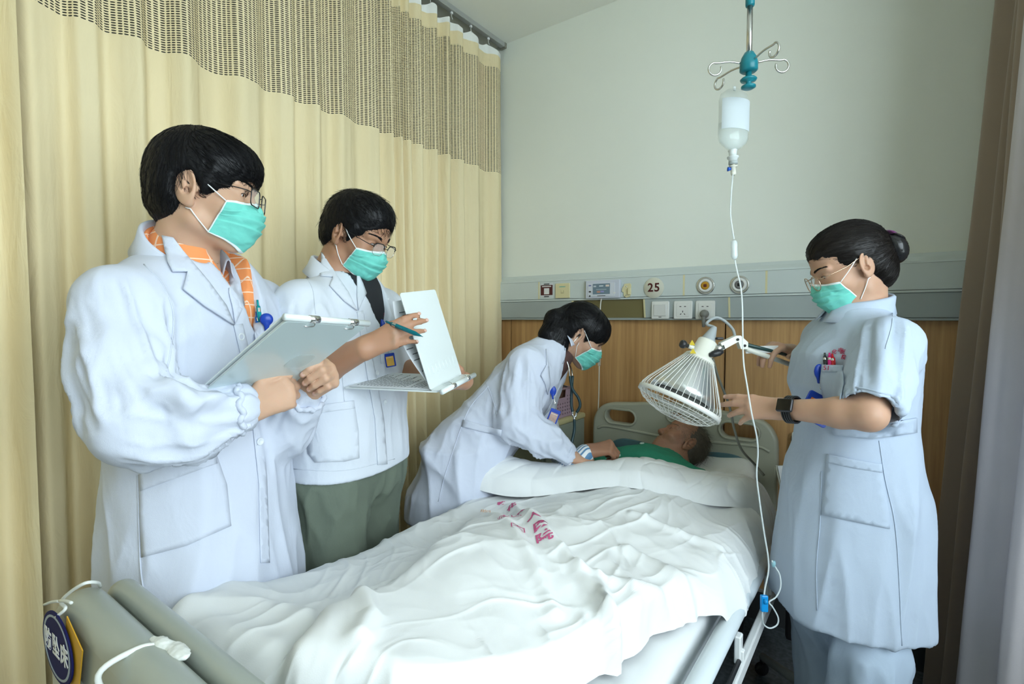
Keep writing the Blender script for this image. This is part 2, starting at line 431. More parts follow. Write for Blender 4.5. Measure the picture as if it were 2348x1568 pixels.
# wall on the window side: pieces round the opening
WY0, WY1, WZ0, WZ1 = -1.0, 1.30, 0.95, 2.80
bm = bmesh.new()
for lo, hi in (((XR, YB, -.1), (XR + .2, YW, WZ0)), ((XR, YB, WZ1), (XR + .2, YW, ZC)), ((XR, WY1, WZ0), (XR + .2, YW, WZ1)), ((XR, YB, WZ0), (XR + .2, WY0, WZ1))):
    lo = Vector(lo); hi = Vector(hi); bm_box(bm, (lo + hi) / 2, hi - lo)
tag(bmdone(bm, 'wall_right', M_wall), 'pale wall that holds the window', None, None, 'structure')
M_frame = mat('window_frame_white', (0.8, 0.82, 0.82), 0.4)
def glass_mat():
    m = bpy.data.materials.new('window_glass'); m.use_nodes = True; nt = m.node_tree
    for n in list(nt.nodes):
        if n.type == 'BSDF_PRINCIPLED': nt.nodes.remove(n)
    t = nt.nodes.new('ShaderNodeBsdfTransparent'); g = nt.nodes.new('ShaderNodeBsdfGlossy'); g.inputs['Roughness'].default_value = 0.02
    mx = nt.nodes.new('ShaderNodeMixShader'); mx.inputs[0].default_value = 0.05
    nt.links.new(t.outputs[0], mx.inputs[1]); nt.links.new(g.outputs[0], mx.inputs[2]); nt.links.new(mx.outputs[0], nt.nodes['Material Output'].inputs[0])
    return m
M_glass = glass_mat()
win = tag(bpy.data.objects.new('window_1', None), 'wide white framed window beside the bed bay', None, None, 'structure'); COL.objects.link(win); win.location = (XR + .1, (WY0 + WY1) / 2, WZ0)
bm = bmesh.new()
for lo, hi in (((XR + .07, WY0, WZ0), (XR + .13, WY1, WZ0 + .05)), ((XR + .07, WY0, WZ1 - .05), (XR + .13, WY1, WZ1)), ((XR + .07, WY0, WZ0), (XR + .13, WY0 + .05, WZ1)), ((XR + .07, WY1 - .05, WZ0), (XR + .13, WY1, WZ1))):
    lo = Vector(lo); hi = Vector(hi); bm_box(bm, (lo + hi) / 2, hi - lo)
for i in range(1, 2):
    y = WY0 + (WY1 - WY0) * i / 2; bm_box(bm, (XR + .1, y, (WZ0 + WZ1) / 2), (.055, .055, WZ1 - WZ0))
adopt(bmdone(bm, 'window_frame', M_frame), win)
for i in range(2):
    y0 = WY0 + (WY1 - WY0) * i / 2; y1 = WY0 + (WY1 - WY0) * (i + 1) / 2
    adopt(slab('pane', (XR + .098, y0 + .027, WZ0 + .05), (XR + .102, y1 - .027, WZ1 - .05), M_glass), win)
adopt(slab('window_sill', (XR - .02, WY0, WZ0 - .03), (XR + .07, WY1, WZ0), M_frame), win)
portal('window_daylight_portal', (XR + .14, (WY0 + WY1) / 2, (WZ0 + WZ1) / 2), (0, PI / 2, 0), WZ1 - WZ0, WY1 - WY0)
g = slab('ground_outside', (XR + 1.5, -40, -9.1), (60, 40, -9), mat('ground_bounce', (0.70, 0.71, 0.66), 0.9, noise_amt=0.1, noise_scale=0.3)); tag(g, 'unseen ground outside, made pale to bounce daylight indoors', None, None, 'structure')  # ground tone raised to throw daylight up at ceiling and wall

# wood wainscot panels with open joints on the head wall
xs = [XL + 0.3, -3.07, -1.84, -0.607, 0.626, XR]
for a, b in zip(xs[:-1], xs[1:]):
    p = slab('panel', (a + .003, YW - .018, .14), (b - .003, YW - .0002, 1.362), M_wood, None, 0.0015); adopt(p, wh)
gr = slab('panel_backing', (XL + .3, YW - .004, .14), (XR, YW - .0001, 1.36), M_groove); adopt(gr, wh)
tag(slab('baseboard_head', (XL, YW - .03, 0), (XR, YW - .0003, .135), M_base), 'dark skirting along the head wall', None, None, 'structure')
M_sk = mat('skirting_cap', (0.45, 0.45, 0.42), 0.4)
tag(slab('trim_1', (XL, YW - .034, .135), (XR, YW - .0003, .145), M_sk), 'thin pale cap along the skirting', None, None, 'structure')

# ---------------------------------------------------------------- privacy curtain on its track
def curtain_mat(name, net):
    m = bpy.data.materials.new(name); m.use_nodes = True; nt = m.node_tree; b = nt.nodes['Principled BSDF']; out = nt.nodes['Material Output']
    N = nt.nodes.new; L = nt.links.new
    tc = N('ShaderNodeTexCoord'); b.inputs['Roughness'].default_value = 0.85
    n = N('ShaderNodeTexNoise'); n.inputs['Scale'].default_value = 2.2; n.inputs['Detail'].default_value = 3; L(tc.outputs['Object'], n.inputs['Vector'])
    mx = N('ShaderNodeMix'); mx.data_type = 'RGBA'; mx.inputs[6].default_value = (0.84, 0.71, 0.43, 1); mx.inputs[7].default_value = (0.90, 0.78, 0.51, 1)
    L(n.outputs['Fac'], mx.inputs[0]); L(mx.outputs[2], b.inputs['Base Color'])
    # crumple relief
    mp = N('ShaderNodeMapping'); mp.inputs['Scale'].default_value = (9, 9, 3.0); L(tc.outputs['Object'], mp.inputs['Vector'])
    n3 = N('ShaderNodeTexNoise'); n3.inputs['Scale'].default_value = 1.3; n3.inputs['Detail'].default_value = 5; n3.inputs['Distortion'].default_value = 1.2; L(mp.outputs[0], n3.inputs['Vector'])
    bp = N('ShaderNodeBump'); bp.inputs['Strength'].default_value = 0.35; bp.inputs['Distance'].default_value = 0.02; L(n3.outputs['Fac'], bp.inputs['Height'])
    L(bp.outputs['Normal'], b.inputs['Normal'])
    tr = N('ShaderNodeBsdfTranslucent'); tr.inputs[0].default_value = (0.80, 0.68, 0.40, 1)
    ms = N('ShaderNodeMixShader'); ms.inputs[0].default_value = 0.10; L(b.outputs[0], ms.inputs[1]); L(tr.outputs[0], ms.inputs[2])
    last = ms
    if net:
        uv = N('ShaderNodeUVMap'); uv.uv_map = 'UVMap'; sp = N('ShaderNodeSeparateXYZ'); L(uv.outputs[0], sp.inputs[0])
        def axis(sock, pitch, half):
            d = N('ShaderNodeMath'); d.operation = 'DIVIDE'; d.inputs[1].default_value = pitch; L(sock, d.inputs[0])
            f = N('ShaderNodeMath'); f.operation = 'FRACT'; L(d.outputs[0], f.inputs[0])
            s = N('ShaderNodeMath'); s.operation = 'SUBTRACT'; s.inputs[1].default_value = 0.5; L(f.outputs[0], s.inputs[0])
            a = N('ShaderNodeMath'); a.operation = 'ABSOLUTE'; L(s.outputs[0], a.inputs[0])
            q = N('ShaderNodeMath'); q.operation = 'DIVIDE'; q.inputs[1].default_value = half; L(a.outputs[0], q.inputs[0])
            p = N('ShaderNodeMath'); p.operation = 'POWER'; p.inputs[1].default_value = 3.0; L(q.outputs[0], p.inputs[0]); return p.outputs[0]
        ad = N('ShaderNodeMath'); ad.operation = 'ADD'; L(axis(sp.outputs[0], 0.018, 0.36), ad.inputs[0]); L(axis(sp.outputs[1], 0.0076, 0.26), ad.inputs[1])
        lt = N('ShaderNodeMath'); lt.operation = 'LESS_THAN'; lt.inputs[1].default_value = 1.0; L(ad.outputs[0], lt.inputs[0])
        tp = N('ShaderNodeBsdfTransparent'); hole_dark = N('ShaderNodeBsdfDiffuse'); hole_dark.inputs[0].default_value = (.035, .04, .035, 1); hole_mix = N('ShaderNodeMixShader'); hole_mix.inputs[0].default_value = .6; L(tp.outputs[0], hole_mix.inputs[1]); L(hole_dark.outputs[0], hole_mix.inputs[2]); m2 = N('ShaderNodeMixShader'); L(lt.outputs[0], m2.inputs[0]); L(ms.outputs[0], m2.inputs[1]); L(hole_mix.outputs[0], m2.inputs[2]); last = m2  # dark colour put into the holes stands in for the dim bay behind
    L(last.outputs[0], out.inputs[0]); return m
M_cur = curtain_mat('curtain_cloth', False); M_net = curtain_mat('curtain_net', True)
M_curw = mat('curtain_heading_white', (0.86, 0.87, 0.84), 0.9)
M_track = mat('track_grey', (0.42, 0.43, 0.42), 0.4, 0.3)
def fold_x(Y, z, seed, gather=None):
    """sideways depth of the hanging cloth at arc place Y and height z"""
    t = np.clip((ZC - z) / 2.9, 0, 1)
    P = np.stack([Y * 2.3 + seed, np.full_like(Y, 0.3) + t * 0.25, np.full_like(Y, seed)], 1)
    ph = Y * 2 * PI / 0.155 + 2.6 * pnoise(P) + 1.1 * np.sin(Y * 9.1 + seed)
    s = np.sin(ph); big = np.sign(s) * np.abs(s) ** 0.75
    amp = 0.020 + 0.030 * np.clip(pnoise(np.stack([Y * 3.1, np.full_like(Y, seed) + .5, t * 0.8], 1)) + 0.55, 0, 1.3)
    small = 0.006 * np.sin(ph * 2.3 + 1.0 + 2 * t)
    return (amp * big + small) * (0.55 + 0.55 * t)
def make_curtain(name, y0, y1, X0, seed, label, ztop=2.955, zbot=0.06, netz=(2.225, 2.83), white=2.90, dense=None):
    th = thing(name, label, 'curtain', (X0, (y0 + y1) / 2, 0))
    ny = int((y1 - y0) / 0.006)
    Y = np.linspace(y0, y1, ny)
    if dense is not None:          # gathered stretch: squeeze more folds in
        s = (Y - y0) / (y1 - y0); Yq = Y + dense[2] * np.exp(-((Y - dense[0]) / dense[1]) ** 2) * 0 + dense[2] * (1 / (1 + np.exp(-(Y - dense[0]) / dense[1])))
    else: Yq = Y
    x0 = fold_x(Yq, np.full(ny, 1.6), seed); arc = np.concatenate([[0], np.cumsum(np.hypot(np.diff(x0), np.diff(Y)))])
    hookp = 0.155
    def part(pn, za, zb, nz, m, scallop=False):
        zs = np.linspace(za, zb, nz); V = []; UV = []
        for j, z in enumerate(zs):
            zz = np.full(ny, z)
            if scallop and j == nz - 1: pass
            xx = fold_x(Yq, zz, seed)
            if scallop: zz = zz - 0.03 * (j / (nz - 1)) * np.abs(np.sin(PI * (Y - y0) / hookp)) ** 0.8
            # slow sway and diagonal creases
            xx = xx + 0.004 * pnoise(np.stack([Y * 4, zz * 1.2, zz * 0 + seed], 1)) + 0.0025 * ridged(np.stack([Y * 7 + zz * 2.0, zz * 3.0 - Y * 2, zz * 0 + seed + 5], 1), 1) * (z < 2.3)
            V.append(np.stack([X0 + xx, Y, zz], 1)); UV.append(np.stack([arc, zz], 1))
        V = np.concatenate(V); UV = np.concatenate(UV); i = np.arange(ny - 1); F = np.concatenate([np.stack([i + j * ny, i + 1 + j * ny, i + 1 + (j + 1) * ny, i + (j + 1) * ny], 1) for j in range(nz - 1)])
        me = npmesh(pn, V, F); uv = me.uv_layers.new(name='UVMap'); li = np.zeros(len(me.loops), np.int32); me.loops.foreach_get('vertex_index', li); uv.data.foreach_set('uv', UV[li].astype(np.float32).ravel())
        o = link(pn, me, m); adopt(o, th); return o
    part('curtain_body', zbot, netz[0], 60, M_cur)
    tag(part('net_band', netz[0], netz[1], 12, M_net), 'open mesh band with rows of small oval holes')
    part('upper_band', netz[1], white, 4, M_cur)
    tag(part('heading_tape', white, ztop, 4, M_curw, True), 'white scalloped heading')
    k = 0; y = y0
    while y <= y1 + 1e-6:
        bm = bmesh.new(); bm_box(bm, (X0, y, ZC - .032), (.012, .014, .012), None, .002, 1)
        bm_tube(bm, [(X0, y, ZC - .036), (X0, y, ztop + .003), (X0 + .004, y + .004, ztop - .01)], .0018, 6)
        adopt(bmdone(bm, 'curtain_glider', M_frame, None, True), th); y += hookp
    return th
tr = thing('curtain_track', 'grey ceiling track that the beige privacy curtains hang from', 'curtain track', (XC, 0.5, ZC))
bm = bmesh.new(); bm_box(bm, (XC, (YB + YW) / 2 + .0, ZC - .013), (.034, YW - YB - .02, .026), None, .003, 1)
adopt(bmdone(bm, 'rail', M_track), tr)
bm = bmesh.new(); bm_box(bm, (XC, YW - .012, ZC - .015), (.04, .02, .032), None, .003, 1); adopt(bmdone(bm, 'end_cap', mat('track_cap', (0.25, 0.24, 0.2), .5)), tr)
make_curtain('privacy_curtain', 0.36, 2.505, XC, 1.7, 'long beige privacy curtain with mesh top behind the two doctors holding clipboards', dense=(1.75, 0.1, 0.55))
make_curtain('privacy_curtain', -3.2, 0.338, XC + 0.09, 8.2, 'beige privacy curtain at the left edge overlapping the longer one')  # run out of view lengthened to keep light out of the next bay

# ---------------------------------------------------------------- brown window drape
M_drape = mat('drape_taupe', (0.27, 0.205, 0.155), 0.8, noise_amt=0.05, noise_scale=6, bump=0.15, bump_scale=300, sheen=0.2)
M_lining = mat('drape_lining', (0.52, 0.48, 0.50), 0.75, noise_amt=0.03, noise_scale=5, bump=0.1, bump_scale=300)
def make_drape():
    th = thing('window_drape', 'taupe window drape with pale lining gathered at the right edge', 'curtain', (.38, 2.1, 0))
    def sheet(pn, path, m, nz=50, thick=0.004):
        """path: list of (x, y) plan points at top and at the bottom"""
        top = np.array([p[0] for p in path]); bot = np.array([p[1] for p in path])
        def res(P): return np.array([(v.x, v.y) for v in spline([Vector((a, b, 0)) for a, b in P], 14)])
        A, B = res(top), res(bot); n = len(A); V = []
        for j in range(nz):
            z = 0.03 + (ZC - 0.06 - 0.03) * j / (nz - 1); t = 1 - j / (nz - 1)
            tt = t ** 0.85; P = A * (1 - tt) + B * tt
            w = 0.006 * pnoise(np.stack([np.arange(n) * 0.12, np.full(n, z * 1.6), np.full(n, 3.3)], 1))
            V.append(np.stack([P[:, 0] + w, P[:, 1] + w * .5, np.full(n, z)], 1))
        V = np.concatenate(V); i = np.arange(n - 1); F = np.concatenate([np.stack([i + j * n, i + 1 + j * n, i + 1 + (j + 1) * n, i + (j + 1) * n], 1) for j in range(nz - 1)])
        o = link(pn, npmesh(pn, V, F), m); adopt(o, th)
        s = o.modifiers.new('thickness', 'SOLIDIFY'); s.thickness = thick; s.offset = 0
        return o
    # plan points: (top, bottom); unseen run to the window wall added to block light
    sheet('drape_cloth', [((.45, 2.47), (.36, 2.48)), ((.33, 2.42), (.20, 2.40)), ((.300, 2.35), (.135, 2.32)), ((.345, 2.30), (.205, 2.28)), ((.335, 2.24), (.175, 2.20)), ((.385, 2.20), (.26, 2.18)), ((.335, 2.12), (.235, 2.10)), ((.30, 2.06), (.215, 2.04)), ((.345, 2.02), (.27, 2.02)), ((.42, 2.03), (.36, 2.03)), ((.46, 1.98), (.43, 1.98)), ((.56, 2.04), (.55, 2.04)), ((.66, 1.97), (.66, 1.97)), ((.78, 2.04), (.78, 2.04)), ((.9, 1.97), (.9, 1.97)), ((1.02, 2.03), (1.02, 2.03)), ((1.14, 1.97), (1.14, 1.97)), ((1.22, 1.99), (1.22, 1.99))], M_drape)
    sheet('drape_lining', [((.415, 2.00), (.24, 2.02)), ((.345, 1.965), (.195, 1.97)), ((.315, 1.93), (.180, 1.91)), ((.322, 1.90), (.22, 1.87)), ((.36, 1.87), (.265, 1.845)), ((.352, 1.81), (.25, 1.80)), ((.39, 1.78), (.30, 1.77)), ((.45, 1.74), (.38, 1.74)), ((.55, 1.78), (.5, 1.78)), ((.66, 1.73), (.64, 1.73)), ((.8, 1.78), (.8, 1.78)), ((.93, 1.72), (.93, 1.72)), ((1.06, 1.78), (1.06, 1.78)), ((1.2, 1.74), (1.2, 1.74))], M_lining)
    bm = bmesh.new(); bm_box(bm, (.74, 1.9, ZC - .02), (.98, .06, .03), None, .004, 1); bm_box(bm, (.36, 2.15, ZC - .02), (.06, .56, .03), None, .004, 1); adopt(bmdone(bm, 'drape_rail', M_track), th)
make_drape()
# ---------------------------------------------------------------- hospital bed
BX0, BX1 = -1.237, -0.363; BXC = (BX0 + BX1) / 2
M_abs = mat('bed_plastic', (0.40, 0.41, 0.33), 0.32, noise_amt=0.02, noise_scale=8)
M_abs2 = mat('bed_plastic_foot', (0.36, 0.39, 0.345), 0.28, noise_amt=0.02, noise_scale=8)
M_blue = mat('bed_inset_blue', (0.085, 0.17, 0.20), 0.45)
M_rail = mat('rail_enamel', (0.62, 0.68, 0.72), 0.25)
M_white = mat('white_enamel', (0.78, 0.80, 0.80), 0.3)
M_steel = mat('steel', (0.62, 0.62, 0.6), 0.25, 1.0)
M_black = mat('black_plastic', (0.02, 0.02, 0.022), 0.4)
bed = thing('hospital_bed', 'adjustable hospital bed with grey-green moulded headboard and footboard', 'bed', (BXC, 1.4, 0))
RXZ = frame(x=(1, 0, 0), y=(0, 0, 1))         # plate lying in the x-z plane, normal -y
def mirrorx(p): return (2 * BXC - p[0], p[1])
def pxz(px, py, Y): v = atY(px, py, Y); return (v.x, v.z)
# headboard outline
top = [(BX0, .55), (BX0, .80), (BX0 + .012, .87), (BX0 + .045, .915), (BX0 + .10, .938), (BX0 + .22, .95), (BX0 + .33, .962), (BXC, .968)]
out_l = top + [(2 * BXC - x, z) for x, z in reversed(top[:-1])]
ol = [(v.x, v.y) for v in spline([Vector((a, b, 0)) for a, b in out_l], 5)]
def slot(cx, cz, hx, hz, n=20, tilt=0.0):
    pts = rrect(-hx, -hz, hx, hz, hz * 0.98, 8); c, s = math.cos(tilt), math.sin(tilt)
    return [(cx + x * c - y * s, cz + x * s + y * c) for x, y in pts]
hl = [slot(BX0 + .155, .872, .077, .032), slot(BXC, .905, .036, .02), slot(BX1 - .155, .872, .077, .032)]
hb = shape2d('headboard', [ol] + hl, .05, .012, M_abs, (0, YHB + .01, 0), RXZ); adopt(hb, bed)
# raised rims round the grips, lower step and blue inset
for q in (((BX0 + .155, .872, .077, .032)), ((BXC, .905, .036, .02)), ((BX1 - .155, .872, .077, .032))):
    ring = [(x, YHB - .017, z) for x, z in slot(q[0], q[1], q[2] + .006, q[3] + .006)]
    adopt(tube('grip_rim', ring, .006, M_abs, None, 8, True), bed)
inset = [(v.x, v.y) for v in spline([Vector((a, b, 0)) for a, b in [(BX0 + .10, .55), (BX0 + .10, .70), (BX0 + .14, .755), (BX0 + .24, .765), (BXC, .74), (BX1 - .24, .765), (BX1 - .14, .755), (BX1 - .10, .70), (BX1 - .10, .55)]], 5)]
adopt(shape2d('inset_panel', [inset], .012, .004, M_blue, (0, YHB - .018, 0), RXZ), bed)
step = [(BX0 + .03, .80), (BX0 + .10, .815), (BXC, .80), (BX1 - .10, .815), (BX1 - .03, .80)]
adopt(tube('moulded_ridge', [(v.x, YHB - .015, v.y) for v in spline([Vector((a, b, 0)) for a, b in step], 8)], .007, M_abs, None, 8), bed)
# footboard: two rounded lobes running across, each with rounded ends
def foot_lobe(Y, ztop, x0, x1, r, zb, m, rc):
    out = []
    prof = rrect(x0, zb, x1, ztop, rc, 10)
    # keep square lower corners
    prof = [(x, z) for x, z in prof if z > zb + rc] ; prof = [(x1, zb)] + prof + [(x0, zb)]
    return shape2d('footboard', [prof], 2 * r, r * .95, m, (0, Y, 0), RXZ, None, 5)
f1 = foot_lobe(.285, .872, BX0 - .055, BX1 + .05, .034, .35, M_abs2, .13); adopt(f1, bed)
f2 = foot_lobe(.350, .858, BX0 - .02, BX1 + .02, .021, .35, M_abs2, .07); f2.name = 'footboard_inner'; adopt(f2, bed)
adopt(slab('footboard_web', (BX0 + .01, .285, .36), (BX1 - .01, .37, .79), M_abs2), bed)
ring = [(BX0 + .16 + .055 * math.cos(a), .252, .70 + .055 * math.sin(a)) for a in np.linspace(0, 2 * PI, 24, endpoint=False)]
adopt(tube('footboard_rim', ring, .006, M_abs2, None, 8, True), bed)
# frame, deck, legs
bm = bmesh.new()
for x in (BX0 + .06, BX1 - .06): bm_box(bm, (x, 1.38, .40), (.04, 2.0, .07), None, .004, 1)
for y in (.42, 1.0, 1.7, 2.36): bm_box(bm, (BXC, y, .40), (.70, .04, .06), None, .004, 1)
adopt(bmdone(bm, 'frame', M_white), bed)
adopt(slab('deck', (BX0 + .03, .42, .44), (BX1 - .03, 2.38, .46), M_white, None, .003), bed)
for x in (BX0 + .12, BX1 - .12):
    for y in (.50, 2.30):
        l = adopt(tube('leg', [(x, y, .38), (x, y, .13)], .022, M_white), bed)
        bm = bmesh.new(); bm_lathe(bm, [(0, -.014), (.05, -.014), (.06, -.006), (.06, .006), (.05, .014), (0, .014)], 20, Matrix.Translation((x, y, .062)) @ Matrix.Rotation(PI / 2, 4, 'Y'))
        bm_box(bm, (x, y, .105), (.05, .05, .06), None, .006, 1)
        adopt(bmdone(bm, 'caster', M_black, None, True), bed)
# folded-down side rails: long tube, lower flat bar, clips and uprights
for xs_, sg in ((BX1 + .062, 1), (BX0 - .062, -1)):
    if sg < 0: xs_ = BX0 - .012
    adopt(tube('side_rail_tube', [(xs_ - .015 * sg, .50, .565), (xs_ - .015 * sg, 1.55, .565), (xs_ - .015 * sg, 1.62, .56), (xs_ - .015 * sg, 1.95, .56)], .024, M_rail, None, 14), bed)
    adopt(tube('side_rail_lower_tube', [(xs_ - .035 * sg, .48, .505), (xs_ - .035 * sg, 1.95, .505)], .017, M_rail, None, 12), bed)
    adopt(slab('side_rail_bar', (xs_ + .002 - (0 if sg > 0 else .02), .46, .425), (xs_ + .022 - (0 if sg > 0 else .02), 1.98, .465), M_white, None, .004), bed)
    for y in (.62, 1.02, 1.42, 1.82):
        bm = bmesh.new(); bm_box(bm, (xs_ + .006 * sg, y, .50), (.016, .03, .075), None, .003, 1); bm_box(bm, (xs_ + .014 * sg, y, .485), (.014, .018, .03), None, .003, 1)
        c = bmdone(bm, 'rail_clip', M_white); adopt(c, bed)
    adopt(tube('release_rod', [(xs_ + .012 * sg, .66, .478), (xs_ + .012 * sg, 1.40, .478)], .006, M_black, None, 8), bed)
# mattress with a white sheet, drawn tight
M_sheet = mat('white_sheet', (0.74, 0.76, 0.77), 0.85, noise_amt=0.01, noise_scale=10, bump=0.12, bump_scale=450)
ma = box('mattress', ((BX0 + BX1) / 2 + .012, 1.40, .53), (BX1 - BX0 - .03, 1.96, .14), M_sheet, None, .045, None, 5, True)
tag(ma, 'thin mattress under a tight white sheet on the hospital bed', 'mattress')

# ---------------------------------------------------------------- duvet
M_duvet = mat('duvet_cotton', (0.78, 0.795, 0.795), 0.85, noise_amt=0.008, noise_scale=8, bump=0.10, bump_scale=500)
def build_duvet():
    NU, NV = 345, 520
    U = np.linspace(0, 1, NU)
    # right hem hangs over the mattress side, left edge tucked along the bed side
    def lerp(a, xs_, ys_): return np.interp(a, xs_, ys_)
    xl, xr = BX0 - .045, BX1 + .055
    X = xl + (xr - xl) * U
    ytop = lerp(X, [-1.30, -1.20, -.98, -.78, -.59, -.45, -.36, -.30], [1.60, 1.66, 1.80, 1.93, 2.05, 2.12, 2.15, 2.13])
    yval = lerp(X, [-1.30, -1.15, -.91, -.64, -.50, -.40, -.30], [1.43, 1.515, 1.645, 1.765, 1.845, 1.93, 2.02])
    # foot limit: right of the bed the duvet stops short and leaves the sheet bare
    yfoot = lerp(X, [-1.30, -.80, -.62, -.53, -.47, -.43, -.385, -.34, -.30], [.405, .405, .50, .74, 1.02, 1.22, 1.32, 1.36, 1.40])
    # body under the cover
    def base_z(x, y):
        z = .685 + 0 * x
        z += .07 * np.exp(-((y - .50) / .20) ** 2) * (x < -.3)                        # turned up over the feet
        z += .075 * np.exp(-(((x + .80) / .22) ** 2 + ((y - 1.05) / .42) ** 2))      # legs
        z += .06 * np.exp(-(((x + .74) / .22) ** 2 + ((y - 1.75) / .35) ** 2))       # trunk
        # upper layer lobe: edge curve from (-.98,1.62) down to (-.86,.42)
        ex = np.interp(y, [.35, .45, .60, .75, .90, 1.05, 1.25, 1.5], [-.72, -.80, -.87, -.905, -.925, -.97, -1.08, -1.25])
        q = (x - ex)
        lob = 1 / (1 + np.exp(-q / .012)); z += .055 * lob * np.exp(-np.clip(q, 0, 9) / .55) * np.interp(y, [.3, .5, 1.1, 1.4], [1, 1, .8, .0])
        z -= .02 * np.exp(-((q + .03) / .03) ** 2) * np.interp(y, [.3, .9, 1.2], [1, 1, 0])
        # sides fall away
        er = np.clip((x - (BX1 - .07)) / .125, 0, 1); z -= .15 * (1 - np.sqrt(np.maximum(0, 1 - er ** 2.2)))
        el = np.clip(((BX0 + .05) - x) / .095, 0, 1); z -= .075 * (1 - np.sqrt(np.maximum(0, 1 - el ** 2.2)))
        ff = np.clip((.47 - y) / .07, 0, 1); z -= .04 * ff ** 2
        return z
    V = np.zeros((NV, NU, 3)); tt = np.linspace(0, 1, NV)
    # path per column: lower layer foot -> ytop, tight turn, flap back to yval
    nA, nB, nC = 330, 60, NV - 390
    for i in range(NU):
        x = X[i]; yf, yt, yv = yfoot[i], ytop[i], yval[i]
        ya = np.linspace(yf, yt - .04, nA); za = base_z(np.full(nA, x), ya)
        # hem at bare side rounds down onto the sheet
        q = np.clip((ya - yf) / .075, 0, 1); fl_ = np.minimum(.600, za - .03); za = fl_ + (za - fl_) * (np.sqrt(1 - (1 - q) ** 2) if yf > .45 else .35 + .65 * np.sqrt(1 - (1 - q) ** 2))
        # flap
        tl = np.clip((x - xl) / .07, 0, 1); clo = math.sqrt(max(0., 1 - (1 - tl) ** 2)); thick = .060 * clo
        zt0 = za[-1]; zt1 = max(zt0 + thick + .035, .805 if x < -1.0 else .775); zt1 = zt0 + (zt1 - zt0) * (.12 + .88 * clo)
        er = np.clip((x - (BX1 - .05)) / .10, 0, 1); zt1 -= .13 * er ** 2
        rr = (zt1 - zt0) / 2; a = np.linspace(-PI / 2, PI / 2, nB)
        yb = yt - .04 + np.cos(a) * min(rr, .055); zb = (zt0 + zt1) / 2 + np.sin(a) * rr
        s = np.linspace(0, 1, nC); yc = (yt - .04) + (yv - (yt - .04)) * s
        under = base_z(np.full(nC, x), yc)
        zc = np.maximum(zt1 * (1 - s) + (under + .055 * clo) * s, under + .052 * clo) + .024 * clo * np.sin(PI * s)
        end = np.clip((s - .80) / .20, 0, 1); zc = zc - (zc - under - .002) * (1 - np.sqrt(np.maximum(0, 1 - end ** 2.4)))
        V[:, i, 0] = x; V[:nA, i, 1] = ya; V[:nA, i, 2] = za; V[nA:nA + nB, i, 1] = yb; V[nA:nA + nB, i, 2] = zb
        V[nA + nB:, i, 1] = yc; V[nA + nB:, i, 2] = zc
    # left end of the flap sticks up as a loose corner
    lift = np.exp(-((V[..., 0] - xl) / .10) ** 2) * np.clip((np.arange(NV)[:, None] - nA + 10) / 60, 0, 1); V[..., 2] += .035 * lift; V[..., 0] -= .05 * lift
    V = V.reshape(-1, 3)
    j, i = np.meshgrid(np.arange(NV - 1), np.arange(NU - 1), indexing='ij'); b = (j * NU + i).ravel()
    F = np.stack([b, b + 1, b + NU + 1, b + NU], 1)
    for _ in range(3): V = relax(V, F, .5)
    N = normals(V, F)
    # wrinkles: long soft folds running with the pull of the cloth, crisper short ones near edges
    P = V.copy(); row = np.repeat(np.arange(NV), NU)
    w = np.stack([fbm(P * 3 + 5, 2), fbm(P * 3 + 25, 2), fbm(P * 3 + 45, 2)], 1) * .09
    Q = P + w
    d1 = np.array([.80, -.60]); u1 = Q[:, 0] * d1[0] + Q[:, 1] * d1[1]; v1 = -Q[:, 0] * d1[1] + Q[:, 1] * d1[0]
    r1 = ridged(np.stack([u1 * 1.7, v1 * 6.0, Q[:, 2] * 2], 1), 2)
    d2 = np.array([.25, .97]); u2 = Q[:, 0] * d2[0] + Q[:, 1] * d2[1]; v2 = -Q[:, 0] * d2[1] + Q[:, 1] * d2[0]
    r2 = ridged(np.stack([u2 * 2.2, v2 * 6.5 + 7, Q[:, 2] * 2], 1), 2)
    mask1 = np.clip(.6 + 1.2 * fbm(P * 2.3 + 60, 2), .15, 1.3)
    flap = row > nA + 20
    amp = np.where(flap, .75, 1.0)
    right = np.clip((P[:, 0] + 1.0) / .5, 0, 1); calm = np.exp(-(((P[:, 0] + .74) / .16) ** 2 + ((P[:, 1] - .62) / .22) ** 2))
    disp = (.0125 * r1 * mask1 * (.5 + .5 * right) + .007 * r2 * (1.3 - mask1)) * amp * (1 - .7 * calm) + .012 * fbm(P * 4, 2) * amp + .0012 * ridged(Q * 16, 1) * mask1 * amp
    d3 = ridged(np.stack([u1 * 2.6 + 3, v1 * 13.0, Q[:, 2] * 3], 1), 1) ** 2.2; d4 = ridged(np.stack([u2 * 3.0 + 9, v2 * 12.0, Q[:, 2] * 3], 1), 1) ** 2.2; mk = np.clip(.35 + 1.6 * fbm(P * 3.1 + 90, 2), 0, 1.2)
    disp = disp + (.0055 * d3 * mk + .0045 * d4 * (1.1 - mk)) * amp * (1 - .6 * calm)
    V = V + N * disp[:, None]
    # named folds: (polyline in plan, height, width)
    def crease(pts, h, wd):
        nonlocal V
        d = np.full(len(V), 9.0)
        for a, c in zip(pts[:-1], pts[1:]):
            a = np.array(a); c = np.array(c); ac = c - a; t = np.clip(((V[:, :2] - a) @ ac) / (ac @ ac), 0, 1); d = np.minimum(d, np.linalg.norm(V[:, :2] - a - t[:, None] * ac, axis=1))
        V = V + N * (h * np.exp(-(d / wd) ** 2) * (~flap))[:, None]
    def pl(*q): return [tuple(atZ(a, b, .74)[:2]) for a, b in q]
    crease(pl((1180, 1140), (1240, 1240), (1330, 1330), (1400, 1400)), .022, .022)
    crease(pl((1120, 1160), (1200, 1290), (1270, 1400)), .014, .02)
